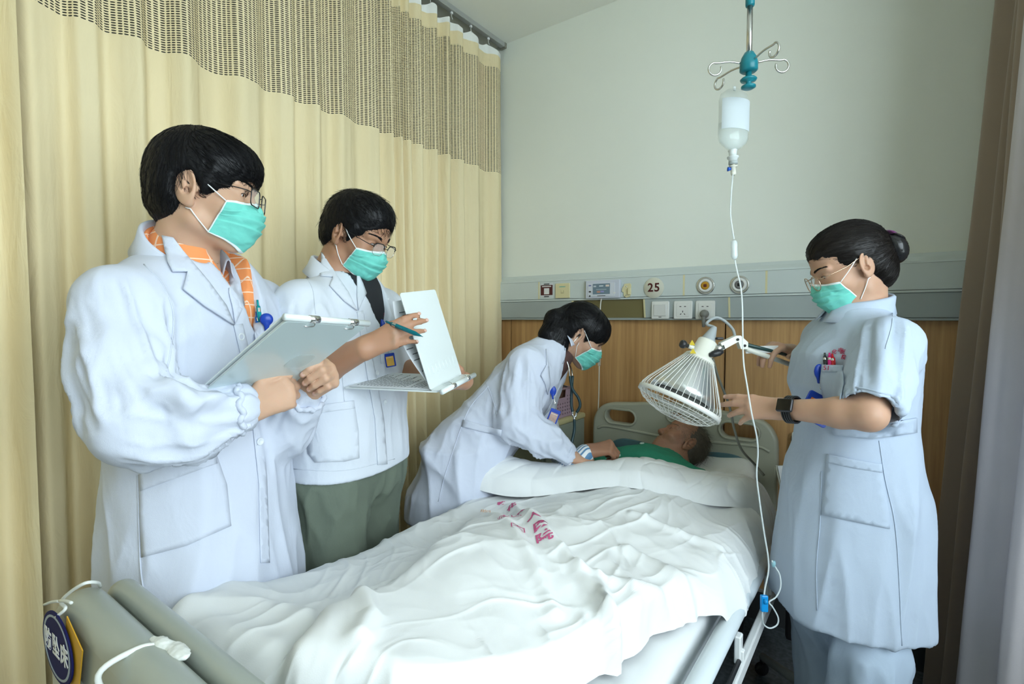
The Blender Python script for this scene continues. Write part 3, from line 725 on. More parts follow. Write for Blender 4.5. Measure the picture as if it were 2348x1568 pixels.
    crease(pl((1330, 1320), (1450, 1330), (1560, 1320)), .016, .018)
    crease(pl((1370, 1330), (1410, 1430), (1390, 1500)), .02, .016)
    crease(pl((1440, 1250), (1560, 1290), (1650, 1350)), .018, .02)
    crease(pl((1450, 1180), (1540, 1200), (1650, 1215)), .014, .016)
    crease(pl((830, 1430), (850, 1500), (830, 1560)), .02, .02)
    crease(pl((430, 1400), (520, 1480), (640, 1530)), .014, .03)
    crease(pl((500, 1390), (640, 1420), (740, 1470)), .012, .03)
    crease(pl((380, 1420), (460, 1500), (520, 1560)), .014, .025)
    V[:, 2] = np.maximum(V[:, 2], np.where((V[:, 0] > BX0 - .005) & (V[:, 0] < BX1 - .03), .606, 0))
    me = npmesh('duvet', V, F); o = link('duvet', me, M_duvet)
    tag(o, 'crumpled white hospital duvet folded back over the lying patient', 'duvet')
    return o, V, F
duvet, DV, DF = build_duvet()
def duvet_z(x, y, upper=True):
    d = (DV[:, 0] - x) ** 2 + (DV[:, 1] - y) ** 2; k = np.argsort(d)[:12]; return float(DV[k, 2].max())
# stamped hospital name: brush characters in faded red, shaped onto the cloth
M_stamp = mat('stamp_red', (0.62, 0.12, 0.27), 0.9)
M_stamp2 = mat('stamp_orange', (0.80, 0.42, 0.20), 0.9)
def stamp(s, c, ux, uy, size, m, bold=0.0):
    o = text('printed_character', s, size, m, (0, 0, 0), Matrix.Identity(3), None, 0.0, 'CENTER', .15, bold); me = o.data
    bm = bmesh.new(); bm.from_mesh(me); bmesh.ops.triangulate(bm, faces=bm.faces); bmesh.ops.subdivide_edges(bm, edges=[e for e in bm.edges if e.calc_length() > size * .12], cuts=2); bm.to_mesh(me); bm.free()
    from mathutils.bvhtree import BVHTree
    for v in me.vertices:
        x = c[0] + ux[0] * v.co.x + uy[0] * v.co.y; y = c[1] + ux[1] * v.co.x + uy[1] * v.co.y
        h = DBVH.ray_cast(Vector((x, y, 1.3)), Vector((0, 0, -1)))
        v.co = (x, y, (h[0].z if h[0] else .75) + .0016)
    adopt(o, duvet) if False else setattr(o, 'parent', duvet)
from mathutils.bvhtree import BVHTree
DBVH = BVHTree.FromPolygons([Vector(v) for v in DV], [tuple(f) for f in DF])
def hit(px, py):
    h = DBVH.ray_cast(CAM, ray(px, py)); return h[0] if h[0] else atZ(px, py, .75)
# ---------------------------------------------------------------- medical panel on the head wall
M_pan = mat('panel_aluminium', (0.60, 0.665, 0.66), 0.42, noise_amt=0.01, noise_scale=4); M_pan2 = mat('panel_lower_grey', (0.42, 0.475, 0.475), 0.42)
M_cream = mat('cream_plastic', (0.72, 0.66, 0.40), 0.4); M_olive = mat('niche_olive', (0.20, 0.17, 0.075), 0.5); M_ivory = mat('ivory_plastic', (0.78, 0.79, 0.77), 0.3); M_ink = mat('print_black', (0.03, 0.03, 0.03), .7); M_printw = mat('print_white', (0.8, 0.8, 0.8), .7)
YF = YW - .064
def prism(name, prof, x0, x1, m, parent=None):     # prof (y, z) polygon
    bm = bmesh.new(); a = [bm.verts.new((x0, y, z)) for y, z in prof]; b = [bm.verts.new((x1, y, z)) for y, z in prof]; n = len(prof)
    bm.faces.new(a); bm.faces.new(b[::-1])
    for i in range(n): bm.faces.new((a[i], b[i], b[(i + 1) % n], a[(i + 1) % n]))
    o = bmdone(bm, name, m); return adopt(o, parent) if parent else o
def fx_(px, py): v = atY(px, py, YF); return v
unit = thing('bed_head_panel', 'long pale grey medical service panel along the wall above the bed', 'wall panel', (-.8, YW, 1.36))
PX0, PX1 = XL + .5, XR - .03
prism('panel_body', [(YW - .0005, 1.368), (YW - .034, 1.372), (YW - .050, 1.468), (YW - .055, 1.585), (YW - .030, 1.617), (YW - .0005, 1.620)], PX0, PX1, M_pan, unit)
prism('top_cap', [(YW - .030, 1.612), (YW - .062, 1.586), (YW - .064, 1.578), (YW - .055, 1.578), (YW - .028, 1.618)], PX0, PX1, M_pan, unit)
prism('bottom_rail', [(YW - .0005, 1.3625), (YW - .048, 1.3625), (YW - .050, 1.370), (YW - .034, 1.374), (YW - .0005, 1.372)], PX0, PX1, M_pan2, unit)
prism('middle_rail', [(YW - .048, 1.466), (YW - .066, 1.468), (YW - .066, 1.476), (YW - .05, 1.478)], PX0, PX1, M_pan, unit)
ux = [PX0] + [fx_(p, 660).x for p in (1236, 1568, 1757)] + [PX1]
for a, b in zip(ux[:-1], ux[1:]): prism('fascia_panel', [(YW - .053, 1.479), (YF, 1.479), (YF, 1.577), (YW - .053, 1.577)], a + .004, b - .004, M_pan, unit)
for x in ux[1:-1]: prism('joint_strip', [(YW - .05, 1.479), (YF - .001, 1.479), (YF - .001, 1.577), (YW - .05, 1.577)], x - .004, x + .004, M_cream, unit)
lx = [PX0] + [fx_(p, 712).x for p in (1312, 1476, 1671)] + [PX1]
low = lambda d0, d1: [(YW - .02, 1.374), (YW - d0, 1.374), (YW - d1, 1.466), (YW - .02, 1.466)]
for i, (a, b) in enumerate(zip(lx[:-1], lx[1:])):
    if i == 1: prism('niche', [(YW - .0355, 1.374), (YW - .037, 1.374), (YW - .053, 1.466), (YW - .0515, 1.466)], a + .004, b - .004, M_olive, unit)
    else: prism('lower_panel', low(.046, .062), a + .004, b - .004, M_pan2, unit)
for x in lx[1:-1]: prism('joint_strip', low(.048, .064), x - .004, x + .004, M_cream, unit)
RF = frame(x=(1, 0, 0), y=(0, 0, 1))
def plate(name, px0, py0, px1, py1, d, m, parent, r=.004, bev=.002, y=None):
    y = YF if y is None else y; a = atY(px0, py1, y); b = atY(px1, py0, y); x0, x1, z0, z1 = a.x, b.x, a.z, b.z
    o = shape2d(name, [rrect(x0, z0, x1, z1, r)], d, bev, m, (0, y - d / 2, 0), RF)
    if parent is not None: adopt(o, parent)
    return o, (x0 + x1) / 2, (z0 + z1) / 2, x1 - x0, z1 - z0
def bar(name, x, z, w, h, y, m, parent, R=None): return adopt(box(name, (x, y, z), (w, .0008, h), m, None, 0), parent)
# feedback card (the square code is left blank)
th = thing('notice_card', 'small maroon and white notice card stuck on the wall panel', 'notice', (*atY(1254, 683, YF),))
_, x, z, w, h = plate('card', 1240, 648, 1268, 683, .0015, mat('card_white', (.66, .70, .72), .5), th, .001, .0003)
bar('maroon_field', x, z + .001, w * .97, h * .68, YF - .002, mat('maroon_print', (.09, .02, .022), .5), th); bar('blank_square', x, z - h * .06, w * .42, w * .42, YF - .0026, M_printw, th)
for dz, ww in ((h * .26, .75), (h * .42, .45), (-h * .42, .4)): bar('print_line', x, z + dz, w * ww, h * .06, YF - .003, M_printw if abs(dz) < h * .3 else M_ink, th)
th = thing('data_outlet', 'square cream data outlet plate beside the notice card', 'outlet', (*atY(1291, 685, YF),))
_, x, z, w, h = plate('plate', 1275, 649, 1308, 684, .009, M_cream, th, .005, .003); bar('label_strip', x, z + h * .27, w * .42, h * .07, YF - .0092, mat('label_green', (.25, .48, .38), .6), th)
adopt(box('jack_port', (x, YF - .0085, z - .006), (w * .22, .003, h * .22), mat('cream_dark', (.50, .45, .25), .5), None, .001), th); adopt(box('jack_flap', (x - .001, YF - .0096, z - .003), (w * .14, .002, h * .16), M_cream, None, .0008), th)
# bedside terminal
th = thing('nurse_call_terminal', 'pale lilac bedside call terminal with dark display', 'terminal', (*atY(1386, 684, YF),)); M_lil = mat('lilac_plastic', (.60, .64, .74), .35)
_, x, z, w, h = plate('housing', 1347, 641, 1425, 685, .022, M_lil, th, .004, .003); yT = YF - .0222
adopt(box('front_plate', (x - w * .03, yT - .001, z - h * .03), (w * .80, .002, h * .74), mat('lilac_light', (.66, .70, .78), .3), None, .0008), th)
adopt(box('display', (x - w * .02, yT - .0025, z + h * .02), (w * .50, .002, h * .58), mat('display_off', (.02, .035, .045), .12, emit=(.10, .16, .19), emit_s=.9), None, .0005), th)
for dx, dz, ww, hh, c in ((.0, .16, .12, .05, (.35, .42, .45)), (-.19, .15, .08, .08, (.25, .3, .33)), (.18, .17, .1, .11, (.35, .32, .28)), (-.08, -.16, .1, .1, (.25, .14, .10)), (.03, -.15, .1, .08, (.14, .15, .30)), (0, -.03, .3, .03, (.2, .26, .28))):
    bar('display_block', x + w * (-.02 + dx), z + h * (.02 + dz), w * ww, h * hh, yT - .0037, mat('disp%d' % int(dx * 100 + dz * 1000), c, .3, emit=c, emit_s=.7), th)
for k, (dx, dz, ww, hh) in enumerate(((-.36, .22, .07, .05), (-.36, -.12, .065, .075), (.36, -.22, .06, .08), (-.02, -.36, .24, .03))): bar('front_mark', x + w * dx, z + h * dz, w * ww, h * hh, yT - .003, (mat('mark_blue', (.12, .14, .4), .5), M_ink, M_ivory, M_ink)[k], th)
adopt(lathe('call_jack', [(0, 0), (.004, 0), (.004, .002), (0, .002)], M_black, (x - w * .36, yT - .0015, z - h * .36), (0, -1, 0)), th)
# cream cradle for the handset
th = thing('handset_holder', 'small cream plastic handset hook beside the call terminal', 'holder', (*atY(1437, 682, YF),)); v = atY(1437, 667, YF)
out = [(v.x + a, v.z + b) for a, b in ((-.022, .018), (-.014, .026), (-.012, .036), (.020, .038), (.025, .030), (.025, -.016), (.018, -.030), (0, -.034), (-.014, -.026), (-.016, -.006), (-.024, -.004))]
adopt(shape2d('hook_plate', [out], .006, .0015, M_cream, (0, YF - .003, 0), RF), th); adopt(box('hook_lip', (v.x + .017, YF - .010, v.z - .002), (.014, .012, .034), M_cream, None, .003), th)
for dz in (.022, -.022): adopt(lathe('screw', [(0, 0), (.0035, 0), (.0035, .001), (0, .0015)], M_steel, (v.x, YF - .006, v.z + dz), (0, -1, 0), None, 10), th)
# bed number
th = thing('bed_number_disc', 'round ivory disc with the bed number 25', 'sign', (*atY(1500, 682, YF),)); v = atY(1500, 660, YF); M_num = mat('number_maroon', (.085, .012, .012), .4)
adopt(lathe('disc', [(0, .0), (.0495, 0), (.0505, .002), (.0505, .005), (.0495, .006), (0, .006)], mat('disc_ivory', (.66, .66, .56), .3), (v.x, YF, v.z), (0, -1, 0), None, 48), th)
for s_, dx in (('2', -.0165), ('5', .0165)): adopt(text('numeral', s_, .058, M_num, (v.x + dx, YF - .0068, v.z), RF, None, .0005, 'CENTER', 0, .0012), th)
# gas outlets
for k, (px, py, colr, lab) in enumerate(((1618, 655, (.55, .28, .02), 'round chrome gas outlet with amber centre nearer the bed number'), (1696, 653, (.18, .18, .18), 'round chrome gas outlet with grey centre behind the drip tube'))):
    th = thing('gas_outlet', lab, 'gas outlet', (*atY(px, py + 18, YF),), 'gas outlets on the wall panel'); v = atY(px, py, YF)
    adopt(lathe('outer_ring', [(.030, 0), (.041, 0), (.041, .004), (.039, .006), (.034, .006), (.030, .004)], M_steel, (v.x, YF, v.z), (0, -1, 0), None, 40), th)
    adopt(lathe('socket_body', [(0, .003), (.031, .003), (.031, .010), (.027, .014), (.020, .014), (.019, .008), (0, .008)], M_ivory, (v.x, YF, v.z), (0, -1, 0), None, 36), th)
    adopt(lathe('colour_ring', [(.010, .008), (.0185, .008), (.0185, .013), (.010, .011)], mat('gas%d' % k, colr, .4), (v.x, YF, v.z), (0, -1, 0), None, 28), th)
    adopt(box('valve', (v.x, YF - .010, v.z), (.014, .006, .014), mat('gasv%d' % k, (.12, .02, .015) if k == 0 else (.02, .02, .02), .4), None, .002), th)
# switch and sockets on the lower panel
YL = YW - .056
def wallplate(name, label, cat, px, py, group=None):
    v = atY(px, py, YL); th = thing(name, label, cat, (v.x, YL, v.z - .045), group)
    adopt(shape2d('plate', [rrect(v.x - .044, v.z - .043, v.x + .044, v.z + .043, .006)], .010, .003, M_ivory, (0, YL - .004, 0), RF), th); return th, v
th, v = wallplate('light_switch', 'white rocker light switch below the bed number', 'switch', 1515, 711); adopt(box('rocker', (v.x, YL - .011, v.z), (.062, .006, .056), mat('rocker_white', (.70, .71, .70), .25), None, .002), th); bar('mark', v.x, v.z - .034, .014, .003, YL - .0095, M_ink, th)
for k, (px, lab) in enumerate(((1567, 'white empty power socket between the switch and the plugged socket'), (1618, 'white power socket with a grey plug inserted'))):
    th, v = wallplate('power_socket', lab, 'socket', px, 710.5, 'power sockets on the wall panel')
    adopt(shape2d('inner_plate', [rrect(v.x - .030, v.z - .032, v.x + .030, v.z + .032, .003)], .003, .001, M_ivory, (0, YL - .0095, 0), RF), th)
    for dx, dz, an, ww in ((-.011, .016, 0, .009), (.011, .016, 0, .009), (0, -.008, PI / 2, .009), (-.009, -.020, 2.4, .008), (.009, -.020, -2.4, .008)):
        if k == 1 and dz < 0: continue
        adopt(box('slot', (v.x + dx, YL - .0112, v.z + dz), (ww, .0006, .0032), M_black, None, 0, Matrix.Rotation(an, 3, 'Y')), th)
# plug and the lamp lead
v = atY(1618, 720, YL); M_plug = mat('plug_grey', (.22, .22, .20), .5)
pl = thing('power_plug', 'grey power plug with a cable running down to the heat lamp', 'plug', (v.x, YL - .02, v.z))
adopt(lathe('plug_head', [(0, .0), (.019, 0), (.020, .012), (.017, .026), (.010, .034), (0, .036)], M_plug, (v.x, YL - .012, v.z), (0, -1, 0), None, 20), pl); adopt(tube('strain_relief', [(v.x, YL - .034, v.z - .004), (v.x + .001, YL - .034, v.z - .03), (v.x + .001, YL - .032, v.z - .06)], [.011, .009, .007], M_plug, None, 10), pl)
# call pendant on its cord
M_cord = mat('cord_white', (.74, .75, .70), .4); th = thing('call_pendant', 'white call cord with coil and egg-shaped pendant beside the headboard', 'call button', (*atY(1368, 1016, YW - .075),)); yy = YW - .075
p0 = atY(1379, 684, YF - .01); p1 = atY(1376, 800, yy); p2 = atY(1374, 838, yy); p3 = atY(1368, 1000, yy)
adopt(tube('upper_cord', spline([p0, p0 + Vector((0, -.012, -.06)), p1], 8), .003, M_cord, None, 6), th)
coil = [p1.lerp(p2, t / 120) + Vector((.006 * math.cos(t * 2 * PI / 10), .006 * math.sin(t * 2 * PI / 10), 0)) for t in range(121)]; adopt(tube('coiled_cord', coil, .0022, M_cord, None, 5), th)
adopt(tube('lower_cord', spline([p2, p2.lerp(p3, .5) + Vector((.004, 0, 0)), p3], 8), .0028, M_cord, None, 6), th)
adopt(lathe('pendant', [(0, .034), (.006, .033), (.010, .026), (.015, .008), (.017, -.010), (.014, -.026), (.006, -.034), (0, -.035)], mat('pendant_cream', (.66, .64, .47), .35), p3 - Vector((0, 0, .03)), (0, 0, 1), None, 20), th)

# ---------------------------------------------------------------- ceiling drip hanger
PD0 = at(1717, 150, 1.42); HZ = PD0.z; M_teal = mat('teal_plastic', (.010, .20, .25), .3)
iv = thing('drip_hanger', 'ceiling hung steel drip pole with teal hub and four hooks', 'drip hanger', (PD0.x, PD0.y, HZ))
adopt(tube('lower_pole', [(PD0.x, PD0.y, HZ + .02), (PD0.x, PD0.y, at(1716, 12, 1.42).z)], .0075, M_steel, None, 16), iv); zs_ = at(1716, 18, 1.42).z
adopt(lathe('sleeve', [(0, 0), (.011, 0), (.012, .004), (.012, .06), (.010, .066), (0, .066)], M_teal, (PD0.x, PD0.y, zs_), (0, 0, 1), None, 20), iv); adopt(tube('upper_pole', [(PD0.x, PD0.y, zs_ + .06), (PD0.x, PD0.y, ZC - .03)], .0105, M_steel, None, 16), iv); adopt(lathe('ceiling_carriage', [(0, 0), (.03, 0), (.03, .03), (0, .03)], M_ivory, (PD0.x, PD0.y, ZC - .031), (0, 0, 1), None, 20), iv)
adopt(lathe('hub', [(0, -.022), (.019, -.022), (.0235, -.018), (.0235, .0), (.020, .016), (.012, .030), (0, .031)], M_teal, (PD0.x, PD0.y, HZ + .004), (0, 0, 1), None, 28), iv)
adopt(lathe('release_knob', [(0, -.065), (.012, -.064), (.019, -.060), (.019, -.056), (.008, -.052), (.007, -.045), (.020, -.042), (.022, -.038), (.018, -.034), (.008, -.031), (.008, -.016), (0, -.016)], M_teal, (PD0.x, PD0.y, HZ), (0, 0, 1), None, 28), iv)
fwd = Vector((-math.sin(YAW), math.cos(YAW), 0)); rgt = Vector((math.cos(YAW), math.sin(YAW), 0)); Zv = Vector((0, 0, 1))
def hook(d, side, L=.085, R=.017, flip=1, name='hook'):
    d = d.normalized(); s = Zv
    pts = [PD0 + d * .018 + Zv * .006, PD0 + d * L * .6 + Zv * .012, PD0 + d * L + Zv * .010]
    c = pts[-1] - Zv * (R * .9) + d * R * .3
    for a in np.linspace(80, -200, 14): pts.append(c + d * R * math.cos(math.radians(a)) * 1.0 + Zv * R * math.sin(math.radians(a)))
    return adopt(tube(name, spline(pts, 3), .0028, M_steel, None, 8), iv)
hook(-rgt + fwd * .1, 1); hook(rgt - fwd * .1, 1, .083); hook(-fwd + rgt * .25, 1, .09); hook(fwd - rgt * .45, 1, .10)

# drip bottle
def drip():
    M_clear = bpy.data.materials.new('clear_bottle'); M_clear.use_nodes = True; nt = M_clear.node_tree; b = nt.nodes['Principled BSDF']; b.inputs['Base Color'].default_value = (.66, .74, .72, 1); b.inputs['Roughness'].default_value = .12; b.inputs['Alpha'].default_value = .24; b.inputs['Specular IOR Level'].default_value = .8
    M_liq = mat('saline', (.80, .90, .92), .03, alpha=.22, spec=.9); M_lab = mat('drip_label', (.52, .58, .61), .6); M_soft = mat('port_white', (.74, .80, .80), .25, alpha=.85)
    top = at(1684, 206, 1.50); bot = at(1680, 345, 1.49); ax = (top - bot).normalized(); th = thing('drip_bottle', 'clear soft drip bottle with white printed label hanging from the hook', 'drip bottle', tuple(bot)); H = (top - bot).length
    Rb = frame(x=rgt + fwd * .12, z=ax); prof = [(.012, 0), (.022, .006), (.040, .022), (.0445, .034), (.0455, .05), (.0445, H * .5), (.0455, H - .035), (.040, H - .016), (.024, H - .003), (.006, H)]
    def shell(name, prof, m, fy=.55, g=0.0):
        bm = bmesh.new(); M = Matrix.Translation(bot) @ Rb.to_4x4() @ Matrix.Diagonal((1, fy, 1, 1)); bm_lathe(bm, prof, 36, M); return adopt(bmdone(bm, name, m, None, True), th)
    shell('bottle_shell', prof, M_clear); lv = H * .42; shell('saline_fill', [(.010, .003), (.020, .009), (.0385, .024), (.043, .036), (.0435, lv), (.0, lv)], M_liq)
    # label wraps the front
    bm = bmesh.new(); n = 24; rows = []
    for j, zz in enumerate(np.linspace(H * .30, H * .80, 8)):
        rows.append([bm.verts.new(bot + Rb @ Vector((.0465 * math.cos(a), .0465 * .56 * math.sin(a), zz))) for a in np.linspace(math.radians(205), math.radians(345), n)])
    for a, b_ in zip(rows[:-1], rows[1:]):
        for i in range(n - 1): bm.faces.new((a[i], a[i + 1], b_[i + 1], b_[i]))
    lab = adopt(bmdone(bm, 'label', M_lab, None, True), th)
    rs = random.Random(4)
    def lab_pt(u, v): a = math.radians(205 + 140 * u); return bot + Rb @ Vector((.0473 * math.cos(a), .0473 * .56 * math.sin(a), H * (.30 + .5 * v)))
    bm = bmesh.new()
    def strip(u0, u1, v0, hh):
        k = max(2, int((u1 - u0) * 24)); q = [(lab_pt(u0 + (u1 - u0) * i / k, v0), lab_pt(u0 + (u1 - u0) * i / k, v0 + hh)) for i in range(k + 1)]
        for a, b_ in zip(q[:-1], q[1:]): bm.faces.new([bm.verts.new(p) for p in (a[0], b_[0], b_[1], a[1])])
    for v0, segs, hh in ((.86, ((.10, .16), (.2, .38), (.45, .70)), .03), (.72, ((.05, .18), (.45, .72)), .05), (.64, ((.46, .85),), .02), (.58, ((.05, .16),), .025), (.52, ((.15, .35), (.55, .64), (.82, .9)), .02), (.495, ((.04, .92),), .005), (.45, ((.05, .40), (.45, .7), (.8, .88)), .022), (.41, ((.05, .1), (.46, .62)), .02), (.31, ((.05, .30), (.44, .74), (.8, .88)), .022), (.09, ((.04, .92),), .004), (.04, ((.05, .16), (.32, .46), (.62, .74)), .025)):
        for a, b_ in segs:
            u = a
            while u < b_: w = rs.uniform(.012, .022) if hh > .01 else b_ - a; strip(u, min(b_, u + w), v0, hh); u += w + (.006 if hh > .01 else 1)
    o = bmdone(bm, 'label_print', mat('label_ink', (.10, .12, .13), .7)); o['kind'] = 'stuff'; adopt(o, lab)
    t = text('label_number', '025', .011, mat('label_ink', (.1, .1, .1), .7), lab_pt(.11, .745) - ray(1680, 280) * .0006, frame(x=lab_pt(.2, .7) - lab_pt(.05, .7), y=ax), None, .0002); adopt(t, lab)
    shell('hanger_tab', [(.004, H - .002), (.005, H + .010), (.0, H + .012)], M_soft, .4)
    # neck, ring, spike
    q = lambda y, d=1.49: at(1680 + (y - 345) * .03, y, d); dn = (q(372) - q(345)).normalized()
    adopt(lathe('neck_port', [(0, -.002), (.011, 0), (.013, .002), (.011, .006), (.010, .018), (.016, .020), (.016, .024), (.0125, .026), (.012, .034), (0, .034)], M_soft, bot + ax * .002, dn, None, 24), th); adopt(lathe('seal_ring', [(0, 0), (.0125, 0), (.0125, .008), (0, .008)], mat('seal_grey', (.42, .47, .47), .4), bot + dn * .032, dn, None, 24), th)
    # drip set: spike, chamber, tube, clamp
    st = thing('drip_set', 'clear drip tube with spike, chamber and blue clamp hanging beside the bed', 'drip tube', tuple(at(1752, 1385, 1.45)))
    sp = bot + dn * .038; M_spk = mat('spike_ivory', (.72, .72, .62), .35); adopt(lathe('spike', [(0, 0), (.004, 0), (.005, .006), (.012, .007), (.012, .009), (.007, .010), (.0075, .03), (.005, .034), (0, .034)], M_spk, sp, dn, None, 16), st)
    adopt(lathe('vent_cap', [(0, 0), (.003, .001), (.0065, .010), (0, .011)], mat('vent_blue', (.01, .09, .50), .35), sp + dn * .016 - rgt * .006, -rgt, None, 12), st)
    M_tube = mat('clear_tubing', (.80, .87, .88), .15, alpha=.62, spec=.8)
    D = lambda y: float(np.interp(y, [380, 600, 930, 1100, 1300, 1450], [1.49, 1.45, 1.375, 1.40, 1.44, 1.42]))
    A_ = [(1681, 392), (1677, 440), (1675, 490), (1680, 530), (1683, 548)]; adopt(tube('upper_tube', spline([at(x, y, D(y)) for x, y in A_], 6), .0021, M_tube, None, 8), st)
    c0, c1 = at(1683, 550, D(550)), at(1684, 596, D(596)); ca = (c1 - c0); cl = ca.length
    adopt(lathe('drip_chamber', [(0, 0), (.004, .002), (.0085, .006), (.009, .02), (.0085, cl * .45), (.009, cl * .8), (.006, cl - .004), (0, cl)], M_tube, c0, ca, None, 18), st); adopt(lathe('chamber_fluid', [(0, cl * .5), (.0075, cl * .5), (.008, cl * .8), (.005, cl - .006), (0, cl - .004)], M_liq, c0, ca, None, 16), st)
    B_ = [(1685, 596), (1690, 622), (1698, 655), (1702, 700), (1703, 760), (1705, 830), (1714, 890), (1724, 950), (1735, 1000), (1738, 1040), (1735, 1090), (1742, 1150), (1752, 1220), (1761, 1275), (1762, 1310), (1754, 1350), (1750, 1385), (1748, 1415), (1752, 1432), (1766, 1440), (1782, 1432), (1784, 1415), (1772, 1392), (1764, 1380), (1780, 1368), (1790, 1345), (1788, 1318), (1778, 1300), (1770, 1285)]
    adopt(tube('lower_tube', spline([at(x, y, D(y) + (.02 if i > 17 else 0)) for i, (x, y) in enumerate(B_)], 6), .0021, M_tube, None, 8), st)
    M_bc = mat('clamp_blue', (.0, .25, .62), .3); c0, c1 = at(1752, 1364, D(1364) - .004), at(1752, 1402, D(1402) - .004); adopt(box('roller_clamp', (c0 + c1) / 2, (.019, .013, (c1 - c0).length), M_bc, None, .003, frame(x=rgt, z=c0 - c1)), st); adopt(lathe('clamp_wheel', [(0, -.004), (.007, -.004), (.007, .004), (0, .004)], M_bc, c0.lerp(c1, .3) - fwd * .008, rgt, None, 16), st)
    adopt(lathe('tube_connector', [(0, 0), (.005, .002), (.006, .008), (.004, .018), (0, .02)], mat('connector', (.30, .55, .62), .3, alpha=.8), at(1774, 1285, 1.46), (0, 0, -1), None, 12), st)
drip()

# ---------------------------------------------------------------- heat lamp on its stand
def lamp():
    M_cr = mat('lamp_cream', (.70, .70, .62), .35); M_wire = mat('cage_white', (.72, .72, .68), .35); M_ref = mat('reflector_alu', (.75, .77, .78), .32, 1.0); M_grey = mat('lamp_grey', (.34, .37, .38), .45); M_spring = mat('rod_green', (.02, .055, .05), .35)
    d0 = 1.56; rc = at(1557, 921, d0); tc = at(1604, 822, d0 + .012); A = (rc - tc).normalized(); L = (rc - tc).length; Rl = frame(x=rgt, z=A)
    base = at(1862, 1443, 1.74); lp = thing('heat_lamp', 'white caged infrared heat lamp on a jointed arm over the patient', 'lamp', (base.x, base.y, 0))
    def P(r, a, z): return tc + Rl @ Vector((r * math.cos(a), r * math.sin(a), z))
    Rr = .124
    bm = bmesh.new()
    for k in range(44):
        a = 2 * PI * k / 44; bm_tube(bm, [P(.040, a, -.004), P(.046, a, .004), P(Rr * .93, a, L * .80), P(Rr, a, L * .93), P(Rr + .001, a, L)], .0010, 5, False)
    c = bmdone(bm, 'cage_wires', M_wire, None, True); c['kind'] = 'stuff'; adopt(c, lp)
    adopt(lathe('cage_rim', [(Rr - .001, L - .002), (Rr + .004, L - .002), (Rr + .004, L + .012), (Rr - .001, L + .012), (Rr - .001, L - .002)], M_wire, tc, A, None, 64, True, False), lp)
    bm = bmesh.new()
    for k in range(36):
        a = 2 * PI * k / 36; bm_tube(bm, [P(Rr, a, L + .008), P(Rr * .88, a, L + .026), P(Rr * .62, a, L + .042), P(Rr * .34, a, L + .05)], .0008, 5, False)
    for rr, zz in ((.94, .019), (.84, .030), (.72, .037), (.58, .043), (.44, .048), (.34, .05)): bm_tube(bm, [P(Rr * rr, 2 * PI * k / 40, L + zz) for k in range(40)], .0008, 5, False, True)
    c = bmdone(bm, 'guard_dome', M_wire, None, True); c['kind'] = 'stuff'; adopt(c, lp)
    adopt(lathe('reflector', [(.030, -.002), (.036, .004), (.060, L * .35), (.088, L * .70), (.100, L * .88), (.096, L * .88), (.084, L * .68), (.056, L * .33), (.030, .006)], M_ref, tc, A, None, 48, True, False), lp); adopt(lathe('heating_plate', [(0, L * .86), (.080, L * .86), (.080, L * .90), (0, L * .90)], mat('plate_dark', (.12, .12, .11), .6), tc, A, None, 36), lp)
    adopt(lathe('housing', [(0, -.062), (.026, -.062), (.029, -.058), (.033, -.012), (.044, -.004), (.048, .004), (.046, .010), (0, .010)], M_cr, tc, A, None, 32), lp)
    adopt(lathe('cable_boot', [(0, -.11), (.007, -.11), (.009, -.105), (.021, -.066), (.023, -.060), (0, -.060)], M_grey, tc, A, None, 20), lp)
    # warning triangles
    for px, py in ((1587, 786), (1589, 805)):
        v = at(px, py, d0 - .026); n = -ray(px, py).normalized(); x = Zv.cross(n).normalized(); tri = [(-.009, -.007), (.009, -.007), (0, .009)]; t = shape2d('warning_sticker', [tri], .0008, .0001, mat('warning_yellow', (.62, .47, .03), .5), v, frame(x=x, z=n)); adopt(t, lp)
        t2 = shape2d('warning_mark', [[(-.0035, -.004), (.0035, -.004), (0, .004)]], .0006, .0001, M_ink, v + n * .0008, frame(x=x, z=n)); adopt(t2, t)
    kb = at(1583, 795, d0 - .02); kd = (at(1566, 789, d0 - .02) - kb).normalized(); adopt(lathe('tilt_knob', [(0, 0), (.006, 0), (.006, .012), (.009, .014), (.0125, .020), (.0125, .027), (.009, .032), (0, .033)], M_black, kb, kd, None, 18), lp)
    adopt(tube('knob_stem', [kb - kd * .01, kb + kd * .006], .007, M_cr, None, 10), lp)
    # joint between head and arm
    j0 = at(1627, 806, d0); j1 = at(1658, 795, d0); adopt(tube('ball_joint', [j0, j0.lerp(j1, .4), j0.lerp(j1, .45), j1], [.009, .009, .012, .012], M_steel, None, 14), lp)
    w0, w1 = at(1627, 814, d0 - .02), at(1658, 806, d0 - .02); adopt(tube('wing_nut', [w0, w0.lerp(w1, .3), w0.lerp(w1, .7), w1], [.006, .010, .010, .005], M_black, None, 10), lp); adopt(box('clamp_knob', at(1650, 776, d0), (.022, .014, .008), M_black, None, .003, frame(x=rgt, z=Zv)), lp)
    a0, a1, a2 = at(1648, 794, d0), at(1690, 776, d0), at(1708, 797, d0 + .005)
    hinge = [at(*p, d0) for p in ((1650, 786), (1655, 802), (1690, 783), (1696, 800), (1712, 800), (1712, 784), (1695, 769), (1684, 770))]
    bm = bmesh.new(); vs = [bm.verts.new(p - fwd * .010) for p in [hinge[i] for i in (0, 1, 2, 3, 4, 5, 6, 7)]]; bm.faces.new(vs); r_ = bmesh.ops.extrude_face_region(bm, geom=bm.faces[:]); bmesh.ops.translate(bm, verts=[v for v in r_['geom'] if isinstance(v, bmesh.types.BMVert)], vec=fwd * .022); adopt(bmdone(bm, 'hinge_bracket', M_cr), lp)
